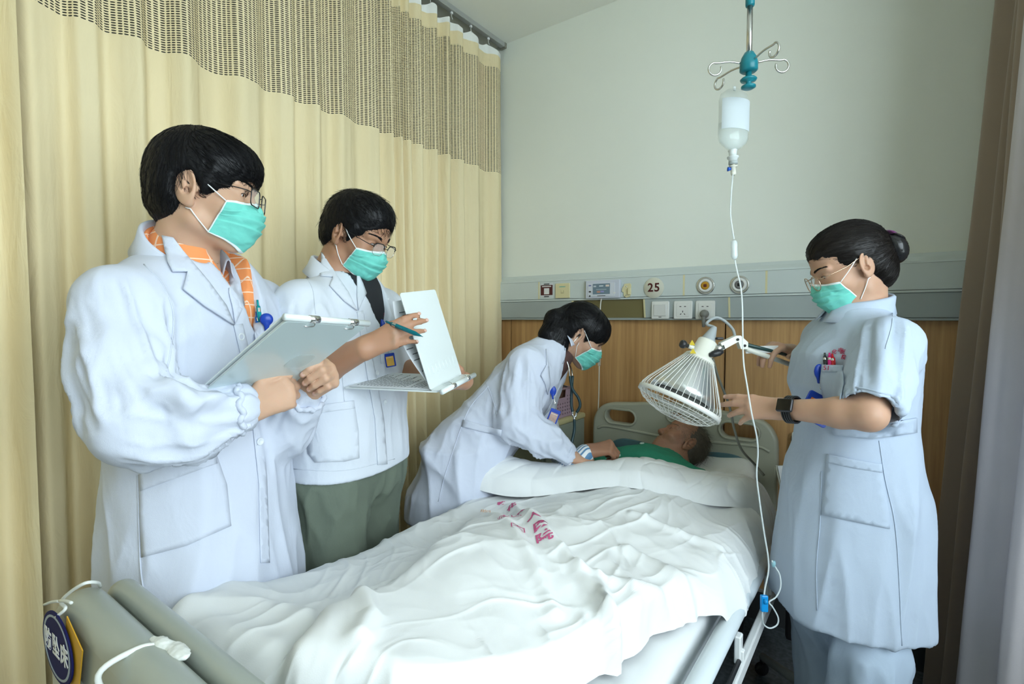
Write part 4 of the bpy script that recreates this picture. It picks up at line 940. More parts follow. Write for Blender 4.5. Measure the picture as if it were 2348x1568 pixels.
    for p in ((1688, 778), (1704, 792)): adopt(lathe('bolt', [(0, 0), (.004, 0), (.004, .002), (0, .003)], M_black, at(*p, d0) - fwd * .011, -fwd, None, 10), lp)
    # parallel arms to the elbow bracket
    e0 = at(1828, 822, 1.72); adopt(tube('upper_rod', [at(1712, 790, d0 + .004), at(1838, 822, 1.70)], .0055, M_spring, None, 10), lp); adopt(tube('lower_bar', [at(1712, 800, d0 + .012), at(1830, 842, 1.71)], .008, M_cr, None, 8), lp)
    s0, s1 = at(1712, 788, d0 + .02), at(1782, 814, d0 + .075); adopt(box('arm_cover', (s0 + s1) / 2, ((s1 - s0).length, .006, .022), M_ivory, None, .002, frame(x=s1 - s0, z=Zv)), lp)
    el = at(1840, 832, 1.72); adopt(box('elbow_bracket', el, (.045, .020, .055), mat('bracket_dark', (.10, .10, .09), .5), None, .006, frame(x=rgt - Zv * .5, z=Zv), 2), lp); adopt(lathe('elbow_knob', [(0, 0), (.006, 0), (.010, .006), (.013, .012), (.010, .018), (0, .018)], M_black, at(1844, 812, 1.71), Zv, None, 12), lp)
    adopt(tube('elbow_cable', spline([at(1838, 838, 1.70), at(1822, 812, 1.70), at(1834, 800, 1.70), at(1848, 806, 1.70)], 6), .004, M_grey, None, 8), lp)
    top = Vector((base.x, base.y, 1.02)); adopt(tube('lower_arm', [el, top.lerp(el, .05)], .009, M_cr, None, 10), lp); adopt(tube('stand_pole', [(base.x, base.y, .10), (base.x, base.y, 1.03)], .019, M_cr, None, 16), lp); adopt(lathe('pole_collar', [(.0, 0), (.036, 0), (.036, .008), (.024, .014), (.019, .03), (0, .03)], M_cr, (base.x, base.y, .30), (0, 0, 1), None, 20), lp)
    adopt(tube('pole_sleeve', [(base.x, base.y, .10), (base.x, base.y, .30)], .026, M_black, None, 16), lp)
    for k in range(4):
        a = math.radians(50 + 90 * k); e = Vector((base.x + .23 * math.cos(a), base.y + .23 * math.sin(a), .075)); adopt(tube('base_leg', [(base.x, base.y, .11), tuple(e)], [.02, .014], M_grey, None, 10), lp)
        adopt(lathe('caster', [(0, -.01), (.022, -.01), (.026, -.005), (.026, .005), (.022, .01), (0, .01)], M_black, (e.x, e.y, .027), (math.sin(a), math.cos(a), 0), None, 16), lp); adopt(tube('caster_stem', [tuple(e), (e.x, e.y, .04)], .008, M_black, None, 8), lp)
    # lead from the head up and over, then down behind; supply lead hanging to the bed side
    b0 = tc - A * .108; adopt(tube('head_cable', spline([b0, at(1620, 742, 1.60), at(1640, 728, 1.62), at(1660, 735, 1.62), at(1680, 755, 1.60), at(1686, 776, 1.575)], 7), .0045, M_grey, None, 8), lp)
    adopt(tube('supply_cable', spline([at(1634, 822, 1.60), at(1646, 862, 1.62), at(1672, 930, 1.70), at(1684, 985, 1.75), at(1700, 1030, 1.80), at(1728, 1062, 1.85), at(1752, 1090, 1.84)], 7), .0042, mat('cable_olive', (.14, .14, .11), .5), None, 8), lp)
    adopt(tube('floor_cable', spline([at(1832, 1378, 1.86), at(1826, 1420, 1.84), at(1830, 1480, 1.82), at(1845, 1500, 1.8)], 6), .005, mat('cable_dark', (.10, .11, .11), .5), None, 8), lp)
    adopt(box('control_box', at(1826, 1428, 1.98), (.07, .06, .13), M_black, None, .012, None, 2), lp)
lamp()

# ---------------------------------------------------------------- bedside cabinet and basket
M_cab = mat('cabinet_grey_green', (.30, .335, .27), .4); M_ctop = mat('cabinet_top_cream', (.55, .50, .27), .4)
cab = thing('bedside_cabinet', 'grey-green bedside cabinet with cream top behind the bending woman', 'cabinet', (-1.54, 2.27, 0)); CX0, CX1, CY0, CY1, CZ = -1.78, -1.30, 2.06, 2.46, .865
adopt(slab('cabinet_body', (CX0 + .01, CY0 + .01, .06), (CX1 - .008, CY1, CZ - .03), M_cab, None, .006), cab); adopt(slab('cabinet_top', (CX0, CY0 - .012, CZ - .03), (CX1, CY1, CZ), M_ctop, None, .010), cab)
adopt(slab('drawer', (CX0 + .02, CY0 - .004, .66), (CX1 - .02, CY0 + .01, .82), M_cab, None, .004), cab); adopt(slab('door', (CX0 + .02, CY0 - .004, .10), (CX1 - .02, CY0 + .01, .64), M_cab, None, .004), cab)
adopt(slab('drawer_handle', (-1.60, CY0 - .018, .73), (-1.48, CY0 - .004, .75), M_ivory, None, .003), cab); adopt(slab('plinth', (CX0 + .02, CY0 + .02, 0), (CX1 - .02, CY1 - .01, .06), M_base), cab)
def basket():
    M_bk = mat('basket_mauve', (.42, .30, .37), .5); th = thing('plastic_basket', 'mauve perforated plastic basket on the bedside cabinet', 'basket', (-1.42, 2.23, CZ))
    bx0, bx1, by0, by1, bz, bh = -1.53, -1.325, 2.10, 2.36, CZ + .001, .145
    def wall(p0, p1, n, rows_, gap):
        a = Vector((*p0, bz)); b = Vector((*p1, bz)); L_ = (b - a).length; x = (b - a).normalized(); R_ = frame(x=x, y=Zv); holes = []; rows = 6
        pw = L_ / n; phh = bh / (rows + 2.2)
        for i in range(n):
            for j in range(rows):
                cx = pw * (i + .5); cz = phh * (j + 1.0); 
                if gap and abs(cx - L_ / 2) < L_ * .2 and j >= rows - 2: continue
                holes.append([(cx - pw * .26, cz), (cx, cz - phh * .30), (cx + pw * .26, cz), (cx, cz + phh * .30)])
        out = [(0, 0), (L_, 0), (L_, bh)] + ([(L_ * .72, bh), (L_ * .70, bh * .70), (L_ * .30, bh * .70), (L_ * .28, bh)] if gap else []) + [(0, bh)]
        adopt(shape2d('basket_side', [out] + holes, .004, .0008, M_bk, a, R_, None, 1), th)
    wall((bx1, by0), (bx1, by1), 11, 6, True); wall((bx0, by1), (bx0, by0), 11, 6, True); wall((bx0, by0), (bx1, by0), 9, 6, False); wall((bx1, by1), (bx0, by1), 9, 6, False)
    adopt(slab('basket_floor', (bx0, by0, bz), (bx1, by1, bz + .004), M_bk), th)
    bm = bmesh.new(); bm_tube(bm, [(bx1, by0, bz + bh), (bx1, by1, bz + bh), (bx0, by1, bz + bh), (bx0, by0, bz + bh)], .005, 6, False, True); adopt(bmdone(bm, 'basket_rim', M_bk, None, True), th)
    adopt(tube('basket_handle', spline([(bx1 - .005, by0 + .02, bz + bh * .95), (bx1 - .03, by0 + .10, bz + bh + .025), (bx1 - .06, by1 - .06, bz + bh + .02), (bx1 - .01, by1 - .01, bz + bh * .95)], 6), .004, M_black, None, 6), th)
    tag(slab('packet', (bx0 + .06, by0 + .07, bz + .006), (bx1 - .02, by0 + .15, bz + .115), mat('packet_red', (.50, .03, .03), .5), None, .004), 'red packet standing in the mauve basket', 'packet'); tag(slab('packet', (bx0 + .04, by0 + .16, bz + .006), (bx1 - .03, by1 - .02, bz + .13), mat('packet_brown', (.16, .09, .06), .5), None, .004), 'brown packet standing in the mauve basket', 'packet')
basket()
# green stool behind the bending woman, paper and small socket box by the headboard
st = thing('bedside_stool', 'dark green stool between the bed and the bedside cabinet', 'stool', (-1.36, 1.86, 0)); M_dg = mat('stool_green', (.03, .055, .045), .5)
adopt(box('stool_seat', (-1.40, 1.90, .44), (.26, .26, .04), M_dg, None, .012, None, 3, True), st)
for dx in (-.10, .10):
    for dy in (-.10, .10): adopt(tube('stool_leg', [(-1.40 + dx, 1.90 + dy, .43), (-1.40 + dx * 1.15, 1.90 + dy * 1.15, 0)], .012, M_dg, None, 8), st)
bx = thing('bed_control_box', 'small white control box on the wood panel beside the headboard', 'control box', (*atY(1824, 1040, YW - .018),)); v = atY(1832, 1017, YW - .018)
adopt(box('box_case', (v.x, YW - .034, v.z), (.05, .03, .10), M_ivory, None, .004), bx); adopt(box('box_slot', (v.x - .026, YW - .036, v.z), (.003, .018, .07), M_black, None, .001), bx)
pp = thing('paper_sheet', 'white printed sheet propped beside the headboard behind the nurse', 'paper', tuple(at(1812, 1118, 2.05))); c = at(1815, 1100, 2.05)
adopt(box('sheet', c, (.085, .0015, .11), mat('paper_white', (.74, .77, .80), .7), None, 0, frame(x=rgt * .94 + Zv * .22, z=Zv + fwd * .5)), pp); adopt(box('clip_board', c + fwd * .006 - Zv * .004, (.095, .006, .12), M_abs, None, .002, frame(x=rgt * .94 + Zv * .22, z=Zv + fwd * .5)), pp)
# ---------------------------------------------------------------- people: tools
def skin_mat(name, col, red=(0.55, 0.22, 0.15)):
    m = bpy.data.materials.new(name); m.use_nodes = True; nt = m.node_tree; b = nt.nodes['Principled BSDF']; N = nt.nodes.new; L = nt.links.new
    tc = N('ShaderNodeTexCoord'); n = N('ShaderNodeTexNoise'); n.inputs['Scale'].default_value = 14; n.inputs['Detail'].default_value = 5; L(tc.outputs['Object'], n.inputs['Vector'])
    mx = N('ShaderNodeMix'); mx.data_type = 'RGBA'; mx.inputs[6].default_value = (*[c * .86 for c in col], 1); mx.inputs[7].default_value = (*[min(1, c * 1.12) for c in col], 1); L(n.outputs['Fac'], mx.inputs[0])
    L(mx.outputs[2], b.inputs['Base Color']); b.inputs['Roughness'].default_value = 0.48; b.inputs['Specular IOR Level'].default_value = 0.4
    b.inputs['Subsurface Weight'].default_value = 0.25; b.inputs['Subsurface Radius'].default_value = (.012, .004, .002); b.inputs['Subsurface Scale'].default_value = 0.6
    n2 = N('ShaderNodeTexNoise'); n2.inputs['Scale'].default_value = 420; n2.inputs['Detail'].default_value = 2; L(tc.outputs['Object'], n2.inputs['Vector'])
    bp = N('ShaderNodeBump'); bp.inputs['Strength'].default_value = .08; bp.inputs['Distance'].default_value = .001; L(n2.outputs['Fac'], bp.inputs['Height']); L(bp.outputs['Normal'], b.inputs['Normal'])
    return m
M_skinA = skin_mat('skin_light', (0.60, 0.37, 0.25)); M_skinB = skin_mat('skin_tan', (0.43, 0.23, 0.14)); M_skinD = skin_mat('skin_warm', (0.52, 0.31, 0.21)); M_skinE = skin_mat('skin_weathered', (0.33, 0.165, 0.10))
M_hair = mat('hair_black', (0.006, 0.006, 0.007), 0.42, spec=0.22); M_hairD = mat('hair_dark_brown', (0.010, 0.008, 0.007), 0.40, spec=0.26); M_hairE = mat('hair_greying', (0.10, 0.085, 0.06), 0.5)
def cloth(name, col, bump=.18, rough=.82, na=.012, crease=.28):
    m = mat(name, col, rough, noise_amt=na, noise_scale=9, bump=bump, bump_scale=650); nt = m.node_tree; N = nt.nodes.new; L = nt.links.new; b = nt.nodes['Principled BSDF']; old = b.inputs['Normal'].links[0].from_node
    tc = N('ShaderNodeTexCoord'); n = N('ShaderNodeTexNoise'); n.inputs['Scale'].default_value = 15; n.inputs['Detail'].default_value = 3; n.inputs['Distortion'].default_value = .5; n.inputs['Roughness'].default_value = .5; mp = N('ShaderNodeMapping'); mp.inputs['Scale'].default_value = (1, 1, .55); mp.inputs['Rotation'].default_value = (.3, .4, 0)
    L(tc.outputs['Object'], mp.inputs[0]); L(mp.outputs[0], n.inputs['Vector']); bp = N('ShaderNodeBump'); bp.inputs['Strength'].default_value = crease; bp.inputs['Distance'].default_value = .012; L(n.outputs['Fac'], bp.inputs['Height']); L(old.outputs['Normal'], bp.inputs['Normal']); L(bp.outputs['Normal'], b.inputs['Normal']); return m
M_coat = cloth('white_coat_cotton', (0.60, 0.64, 0.74)); M_coatB = cloth('white_coat_poplin', (0.66, 0.70, 0.77)); M_coatC = cloth('white_coat_twill', (0.60, 0.64, 0.75)); M_dress = cloth('nurse_dress_shaded', (0.44, 0.515, 0.63))  # nurse dress: shade is put into the colour, the cloth is white
M_trouser = cloth('olive_trousers', (0.135, 0.165, 0.125), .3); M_trousD = cloth('nurse_trousers_shaded', (0.42, 0.51, 0.63)); M_dark = cloth('dark_trousers', (0.03, 0.03, 0.035)); M_tee = cloth('black_tshirt', (0.018, 0.02, 0.024))  # nurse trousers: same shade put into the colour as the dress
M_shoe = mat('shoe_white', (0.7, 0.7, 0.7), .5); M_shoeb = mat('shoe_black', (0.03, 0.03, 0.03), .4)
M_mask = mat('mask_green', (0.17, 0.62, 0.53), .8, bump=.2, bump_scale=500); M_maskw = mat('mask_white', (0.80, 0.88, 0.87), .85); M_loop = mat('ear_loop_white', (0.85, 0.87, 0.87), .8)
M_metal = mat('chrome', (0.72, 0.72, 0.72), .18, 1.0); M_gold = mat('thin_gold_wire', (0.65, 0.48, 0.36), .25, 1.0); M_button = mat('button_pearl', (0.72, 0.76, 0.80), .3)
M_blk = mat('black_acetate', (0.012, 0.012, 0.013), .25); M_lens = mat('lens_glass', (0.9, 0.95, 0.95), .02, alpha=.18, spec=.6); M_nail = mat('finger_nail', (0.66, 0.42, 0.34), .3)
M_lash = mat('lash_dark', (0.02, 0.015, 0.012), .6); M_red = mat('embroidery_red', (0.50, 0.04, 0.10), .8); M_lip = mat('lip', (0.40, 0.17, 0.13), .5)
def eye_mat():
    m = bpy.data.materials.new('eye'); m.use_nodes = True; nt = m.node_tree; b = nt.nodes['Principled BSDF']; N = nt.nodes.new; L = nt.links.new
    tc = N('ShaderNodeTexCoord'); sp = N('ShaderNodeSeparateXYZ'); L(tc.outputs['Object'], sp.inputs[0])
    cx = N('ShaderNodeCombineXYZ'); L(sp.outputs[0], cx.inputs[0]); L(sp.outputs[2], cx.inputs[2]); ln = N('ShaderNodeVectorMath'); ln.operation = 'LENGTH'; L(cx.outputs[0], ln.inputs[0])
    rp = N('ShaderNodeValToRGB'); rp.color_ramp.interpolation = 'LINEAR'; e = rp.color_ramp.elements; mu = N('ShaderNodeMath'); mu.operation = 'MULTIPLY'; mu.inputs[1].default_value = 80; L(ln.outputs[1], mu.inputs[0]); L(mu.outputs[0], rp.inputs[0])
    e[0].position = 0; e[0].color = (.004, .003, .003, 1); e[1].position = .48; e[1].color = (.045, .022, .012, 1); x = e.new(.55); x.color = (.75, .72, .70, 1); x = e.new(.2); x.color = (.006, .004, .004, 1)
    L(rp.outputs[0], b.inputs['Base Color']); b.inputs['Roughness'].default_value = .08; return m
M_eye = eye_mat()

def feval(F, P):
    P = np.asarray(P, float); X, Y, Z = [P[:, i].reshape(-1, 1, 1) for i in range(3)]; A = np.full((len(P), 1, 1), .06)
    for fn, lo, hi, k, op in F.ops:
        d = fn(X, Y, Z)
        if op == 'u':
            if k > 0: h = np.maximum(k - np.abs(A - d), 0) / k; A = np.minimum(A, d) - h * h * k * .25
            else: A = np.minimum(A, d)
        elif op == 's': A = np.maximum(A, -d)
        else: A = np.maximum(A, d)
    return A.ravel()
def fgrad(F, P, e=.001):
    g = np.stack([feval(F, P + np.eye(3)[i] * e) - feval(F, P - np.eye(3)[i] * e) for i in range(3)], 1); return g / (np.linalg.norm(g, axis=1, keepdims=True) + 1e-9)

class Head:
    """local cm frame: x person's right, y face forward, z crown"""
    def __init__(self, C, face, up, s, es=1.15):
        self.es = es
        self.C = Vector(C); self.R = frame(y=face, z=up); self.s = s * .01
        self.Rn = np.array(self.R)
    def p(self, x, y, z): return self.C + self.R @ Vector((x, y, z)) * self.s
    def v(self, x, y, z): return self.R @ Vector((x, y, z))
    def P(self, A): return np.array(self.C) + (np.asarray(A) * self.s) @ self.Rn.T
    def ell(self, F, c, r, k=1.0, op='u', rot=None):
        R = self.Rn if rot is None else self.Rn @ np.array(rot); F.ell(self.p(*c), np.array(r) * self.s, R, k * self.s, op)
    def cone(self, F, a, b, ra, rb, k=.6, op='u'): F.cone(self.p(*a), self.p(*b), ra * self.s, rb * self.s, k * self.s, op)
    def skin(self, F, old=0):
        e, c = lambda *a, **k: self.ell(F, *a, **k), lambda *a, **k: self.cone(F, *a, **k)
        e((0, -1.2, 3.2), (7.4, 9.2, 8.6)); e((0, 2.6, -1.5), (6.5, 6.6, 8.2), k=2.5); e((0, 3.6, 5.2), (6.2, 5.2, 4.6), k=2.5)
        c((-4.9, .2, -6.4), (0, 6.2, -9.5), 1.9, 1.8, k=2.2); c((4.9, .2, -6.4), (0, 6.2, -9.5), 1.9, 1.8, k=2.2)
        e((0, 5.2, -7.2), (4.2, 3.8, 3.6), k=2)
        for sx in (-1, 1):
            e((sx * 3.9, 5.6, -2.8), (2.9, 2.9, 2.4), k=1.8)                                # cheek
            c((sx * 1.2, 8.6, 1.9), (sx * 4.8, 7.2, 2.1), .95, .8, k=1.2)                    # brow
            e((sx * 3.2, 9.1, .2), (1.7, 1.3, 1.0), k=.8, op='s')                          # socket
            e((sx * 3.2, 7.15, .15), (1.55, 1.45, 1.40), k=.35)                             # lids
            e((sx * 3.15, 8.55, .02 - .1 * old), (1.15, .75, .30), k=.12, op='s')          # eye slit
            # ear
            t = np.array(Matrix.Rotation(sx * math.radians(-24), 3, 'Z') @ Matrix.Rotation(math.radians(12), 3, 'X')); q = self.es; k0 = (7.75, -1.1, -.3)
            def E(dx, dy, dz, r, kk, op='u'): e((sx * (k0[0] + dx * q), k0[1] + dy * q, k0[2] + dz * q), tuple(x * q for x in r), k=kk, op=op, rot=t)
            E(0, 0, 0, (.62, 1.9, 3.1), .5); E(.62, .25, .45, (.50, 1.25, 2.05), .25, 's'); E(.25, -.1, .35, (.36, .42, 1.5), .35); E(-.1, .75, -2.4, (.55, .8, .85), .5); E(-.35, 1.45, -.1, (.5, .55, .8), .4); E(.3, .5, -.9, (.45, .6, .6), .3, 's')
        c((0, 8.4, .8), (0, 10.3, -2.9), .75, .95, k=.9); e((0, 10.1, -3.2), (1.1, 1.0, .85), k=.5); e((1.15, 9.4, -3.4), (.75, .9, .7), k=.4); e((-1.15, 9.4, -3.4), (.75, .9, .7), k=.4)
        e((0, 8.4, -5.6), (2.4, 1.1, .6), k=.5); e((0, 8.3, -6.6), (2.1, 1.1, .65), k=.5); e((0, 9.55, -6.05), (2.2, .5, .12), k=.2, op='s')
    def box(self, pad=.02):
        q = self.P([(x, y, z) for x in (-8.8, 8.8) for y in (-11, 12.2) for z in (-11.6, 12.4)]); return q.min(0) - pad, q.max(0) + pad
    def eyes(self, parent, gaze=(0, 1, -.1)):
        for sx in (-1, 1):
            bm = bmesh.new(); bmesh.ops.create_uvsphere(bm, u_segments=20, v_segments=14, radius=1.28 * self.s); me = bpy.data.meshes.new('eye'); bm.to_mesh(me); bm.free()
            o = link('eye', me, M_eye); o.location = self.p(sx * 3.2, 7.1, .12); g = self.v(*gaze); o.rotation_euler = frame(y=g, z=self.v(0, 0, 1)).to_euler(); adopt2(o, parent)
    def brows(self, parent, m, dz=0):
        FS = Field(); self.skin(FS)
        for sx in (-1, 1):
            S = []
            for i in range(110):
                t = random.random(); x = sx * (1.4 + 3.9 * t); z = 2.0 + .75 * math.sin(min(1, t * 1.25) * PI * .62) + dz + random.uniform(-.30, .30) * (1.1 - .8 * t)
                y = 9.6 - .30 * (abs(x) - 1.2) - .055 * (abs(x) - 1) ** 2; d = Vector((sx * (.5 + .5 * t), -.25, .55 - .75 * t)).normalized() * random.uniform(.5, .8); a = Vector((x, y, z))
                S += [self.p(*a)[:], self.p(*(a + d * .5))[:], self.p(*(a + d))[:]]
            S = np.array(S)
            for _ in range(5): S = S + fgrad(FS, S) * (.0007 - feval(FS, S))[:, None]
            bm = bmesh.new()
            for k in range(0, len(S), 3): bm_tube(bm, [Vector(S[k]), Vector(S[k + 1]), Vector(S[k + 2])], [.07 * self.s, .06 * self.s, .02 * self.s], 3, False)
            o = bmdone(bm, 'eyebrow', m, None, True); o['kind'] = 'stuff'; adopt2(o, parent)
        for sx in (-1, 1):
            bm = bmesh.new()
            pts = [self.p(sx * (3.15 + 1.25 * math.cos(a)), 8.62 - .28 * math.cos(a) ** 2 - .12 * (sx * math.cos(a) * sx > 0), .05 + .42 * math.sin(a)) for a in np.linspace(.05, PI - .05, 12)]
            bm_tube(bm, pts, .075 * self.s, 5); adopt2(bmdone(bm, 'upper_lashes', M_lash, None, True), parent)
    def mask(self, parent, F, drop=0.0, full=None):
        """pleated surgical mask wrapped over nose and chin, with ear loops"""
        nu, nv = 67, 61; V = np.zeros((nv, nu, 3)); vv_ = np.linspace(0, 1, nv)
        cen = lambda v: np.array([0, np.interp(v, [0, .10, .30, .45, .62, .82, .93, 1], [9.9, 10.5, 11.5, 11.55, 11.0, 10.0, 8.8, 7.3]), np.interp(v, [0, .3, .62, .86, 1], [-.7, -3.3, -6.6, -9.9, -11.4]) - drop])
        edg = lambda v: np.array([np.interp(v, [0, .5, 1], [6.1, 6.4, 5.6]), np.interp(v, [0, .35, 1], [6.0, 5.0, 2.6]), np.interp(v, [0, .35, 1], [-2.1, -3.9, -8.6]) - drop])
        for j, v in enumerate(vv_):
            c0, e0 = cen(v), edg(v)
            for i in range(nu):
                u = -1 + 2 * i / (nu - 1); a = abs(u); f = a ** 1.25; g = a ** 2.3
                V[j, i] = (e0[0] * math.sin(u * 1.2) / math.sin(1.2), c0[1] + (e0[1] - c0[1]) * g, c0[2] + (e0[2] - c0[2]) * f)
        W = self.P(V.reshape(-1, 3)); j, i = np.meshgrid(np.arange(nv - 1), np.arange(nu - 1), indexing='ij'); b = (j * nu + i).ravel(); Fq = np.stack([b, b + nu, b + nu + 1, b + 1], 1)
        for _ in range(6):
            d = feval(F, W); g = fgrad(F, W); W = W + g * np.clip(.0035 - d, 0, .02)[:, None]
        for _ in range(3): W = relax(W, Fq, .4)
        N = normals(W, Fq); cen = self.P([[0, 2, -5]])[0]; sgn = np.sign(np.einsum('ij,ij->i', N, W - cen).mean()); N *= sgn
        vv = np.repeat(np.linspace(0, 1, nv), nu); uu = np.tile(np.linspace(-1, 1, nu), nv)
        saw = sum(np.where((vv > a) & (vv < a + .15), (1 - (vv - a) / .15), 0) for a in (.26, .43, .60)) * np.clip(1.25 - np.abs(uu), 0, 1)
        W = W + N * (.0050 * saw + .0022 * fbm(W * 38, 2) * (1 - .3 * np.abs(uu)) + .0012 * ridged(W * 45, 1))[:, None] * (self.s / .01)
        me = npmesh('mask', W, Fq); o = link('mask', me, [M_mask, M_maskw]); fi = np.zeros(len(Fq), np.int32); vc = vv[Fq].mean(1); uc = np.abs(uu[Fq].mean(1)); fi[(vc < .075) | (uc > .965) | (vc > .965)] = 1; me.polygons.foreach_set('material_index', fi)
        so = o.modifiers.new('t', 'SOLIDIFY'); so.thickness = .0012; so.offset = 0; tag(o, 'pale green pleated surgical mask'); adopt2(o, parent)
        G = W.reshape(nv, nu, 3)
        for sx, col in ((-1, 0), (1, nu - 1)):
            a = Vector(G[2, col]); b_ = Vector(G[nv - 3, col]); earT = self.p(sx * 8.0, .9, 1.9); earB = self.p(sx * 7.9, -.2, -3.3)
            for a0, b0 in ((a, self.p(sx * 7.55, .3, 1.9 * self.es)), (b_, self.p(sx * 7.35, -.6, -3.1 * self.es))):
                pp = np.array([p[:] for p in spline([a0, a0.lerp(b0, .5) + self.v(sx * .5, 0, 0) * self.s, b0], 8)])
                for _ in range(7):
                    d = feval(full or F, pp); pp = pp + fgrad(full or F, pp) * np.clip(.0016 - d, 0, .01)[:, None]
                l = tube('ear_loop', [Vector(q) for q in pp], .13 * self.s, M_loop, None, 6); adopt2(l, o)
        return o
    def glasses(self, parent, w=2.45, h=1.75, z=-.1, y=10.4, m=None, rnd=.75, tilt=0.0, half=False, m2=None):
        m = m or M_blk; th = bpy.data.objects.new('glasses', None); COL.objects.link(th); th.location = self.p(0, y, z); th.rotation_euler = self.R.to_euler(); adopt2(th, parent)
        for sx in (-1, 1):
            L = rrect(-w, -h, w, h, min(w, h) * rnd, 7); pts = [self.p(sx * 3.3 + a, y - .028 * (sx * a + 2.4) ** 2 * .7 + tilt * b_, z + b_) for a, b_ in L]
            if half:
                up = [p for p, (a, b_) in zip(pts, L) if b_ > -.1 * h]; adopt2(tube('lens_rim', pts, .075 * self.s, m2 or M_metal, None, 6, True), th)
                i0 = [k for k, (a, b_) in enumerate(L) if b_ > .0]; adopt2(tube('brow_bar', [pts[k] for k in i0], .16 * self.s, m, None, 6), th)
            else: adopt2(tube('lens_rim', pts, .13 * self.s, m, None, 6, True), th)
            bm = bmesh.new(); vs = [bm.verts.new(p) for p in pts]; bm.faces.new(vs); adopt2(bmdone(bm, 'lens', M_lens), th)
            hx = sx * (3.3 + w); tp = [self.p(hx, y - .45, z + h * .45), self.p(sx * 7.3, y - 1.6, z + h * .5), self.p(sx * 7.75, 4.0, z + h * .6 + .3), self.p(sx * 7.75, .8, 1.6), self.p(sx * 7.7, -1.2, 1.9), self.p(sx * 7.4, -3.2, -.6)]
            adopt2(tube('temple', spline(tp, 6), .11 * self.s, m, None, 6), th)
            adopt2(tube('nose_pad', [self.p(sx * 1.05, y - .5, z - .4), self.p(sx * 1.15, y - .75, z - .9)], .16 * self.s, M_lens, None, 6), th)
        adopt2(tube('bridge', spline([self.p(-3.3 + w, y - .05, z + .35), self.p(0, y + .25, z + .65), self.p(3.3 - w, y - .05, z + .35)], 5), .11 * self.s, m, None, 6), th)
        return th
def adopt2(o, parent):       # parent keeping world place, works for two levels
    M = Matrix.Identity(4); p = parent; ch = []
    while p is not None: ch.append(p); p = p.parent
    for q in reversed(ch): M = M @ q.matrix_parent_inverse @ Matrix.LocRotScale(q.location, q.rotation_euler, None)
    o.parent = parent; o.matrix_parent_inverse = M.inverted(); return o
adopt = adopt2

def hair_mesh(F, h, m, parent, flow, n, head, ln=(3, 6), r=.045, lo=None, lift=.12, jit=.35, seed=1, field_full=None, name='hair', pick=None):
    """hair cap from field F with strands laid along flow(local points) over it"""
    V, Q = F.mesh(h, smooth=3); N = normals(V, Q); rs = np.random.RandomState(seed)
    Lp = (V - np.array(head.C)) @ head.Rn / head.s; fl = flow(Lp)
    st = (fl - N @ head.Rn * np.einsum('ij,ij->i', fl, N @ head.Rn)[:, None])
    # comb grooves into the cap
    ax = np.stack([np.einsum('ij,ij->i', Lp, np.cross(fl, N @ head.Rn))], 1)
    V = V + N * (.0016 * (head.s / .01) * (ridged(np.concatenate([ax * 1.6, Lp * .12], 1)[:, :3] + 3, 2) - .6))[:, None]
    FF = field_full or F
    idx = rs.randint(0, len(V), n * 3); P = V[idx] + N[idx] * .001
    if pick is not None: idx = idx[pick(Lp[idx])]; P = V[idx] + N[idx] * .001
    P = P[:n]; n = len(P); steps = 9; L = rs.uniform(ln[0], ln[1], n) * head.s / steps; pts = [P]; ds = rs.normal(size=(n, 3)) * jit
    for k in range(steps):
        lp = (P - np.array(head.C)) @ head.Rn / head.s; d = flow(lp) + ds * .5; d = d @ head.Rn.T; g = fgrad(FF, P, .002); d = d - g * np.einsum('ij,ij->i', d, g)[:, None]; d /= np.linalg.norm(d, axis=1, keepdims=True) + 1e-9
        P = P + d * L[:, None]; f = feval(FF, P); off = (lift * head.s) * (.3 + 1.2 * k / steps) * np.abs(ds[:, 0] / jit)
        P = P - g * (f - off)[:, None] * .8; pts.append(P)
    pts = np.stack(pts, 1); T = np.gradient(pts, axis=1); T /= np.linalg.norm(T, axis=2, keepdims=True) + 1e-9
    up = np.array([.31, .77, .55]); A = np.cross(T, up); A /= np.linalg.norm(A, axis=2, keepdims=True) + 1e-9; B = np.cross(T, A); rad = r * head.s * np.linspace(1, .25, steps + 1)[None, :, None]
    ring = np.stack([pts + rad * (A * math.cos(a) + B * math.sin(a)) for a in (0, 2.094, 4.189)], 2)     # n, steps+1, 3, 3
    SV = ring.reshape(-1, 3); base = len(V); k = np.arange(n)[:, None, None] * (steps + 1) * 3; j = np.arange(steps)[None, :, None] * 3; c = np.arange(3)[None, None, :]; c2 = (c + 1) % 3
    SF = np.stack([k + j + c, k + j + c2, k + j + 3 + c2, k + j + 3 + c], 3).reshape(-1, 4) + base
    o = link(name, npmesh(name, np.concatenate([V, SV]), np.concatenate([Q, SF])), m); adopt2(o, parent); return o

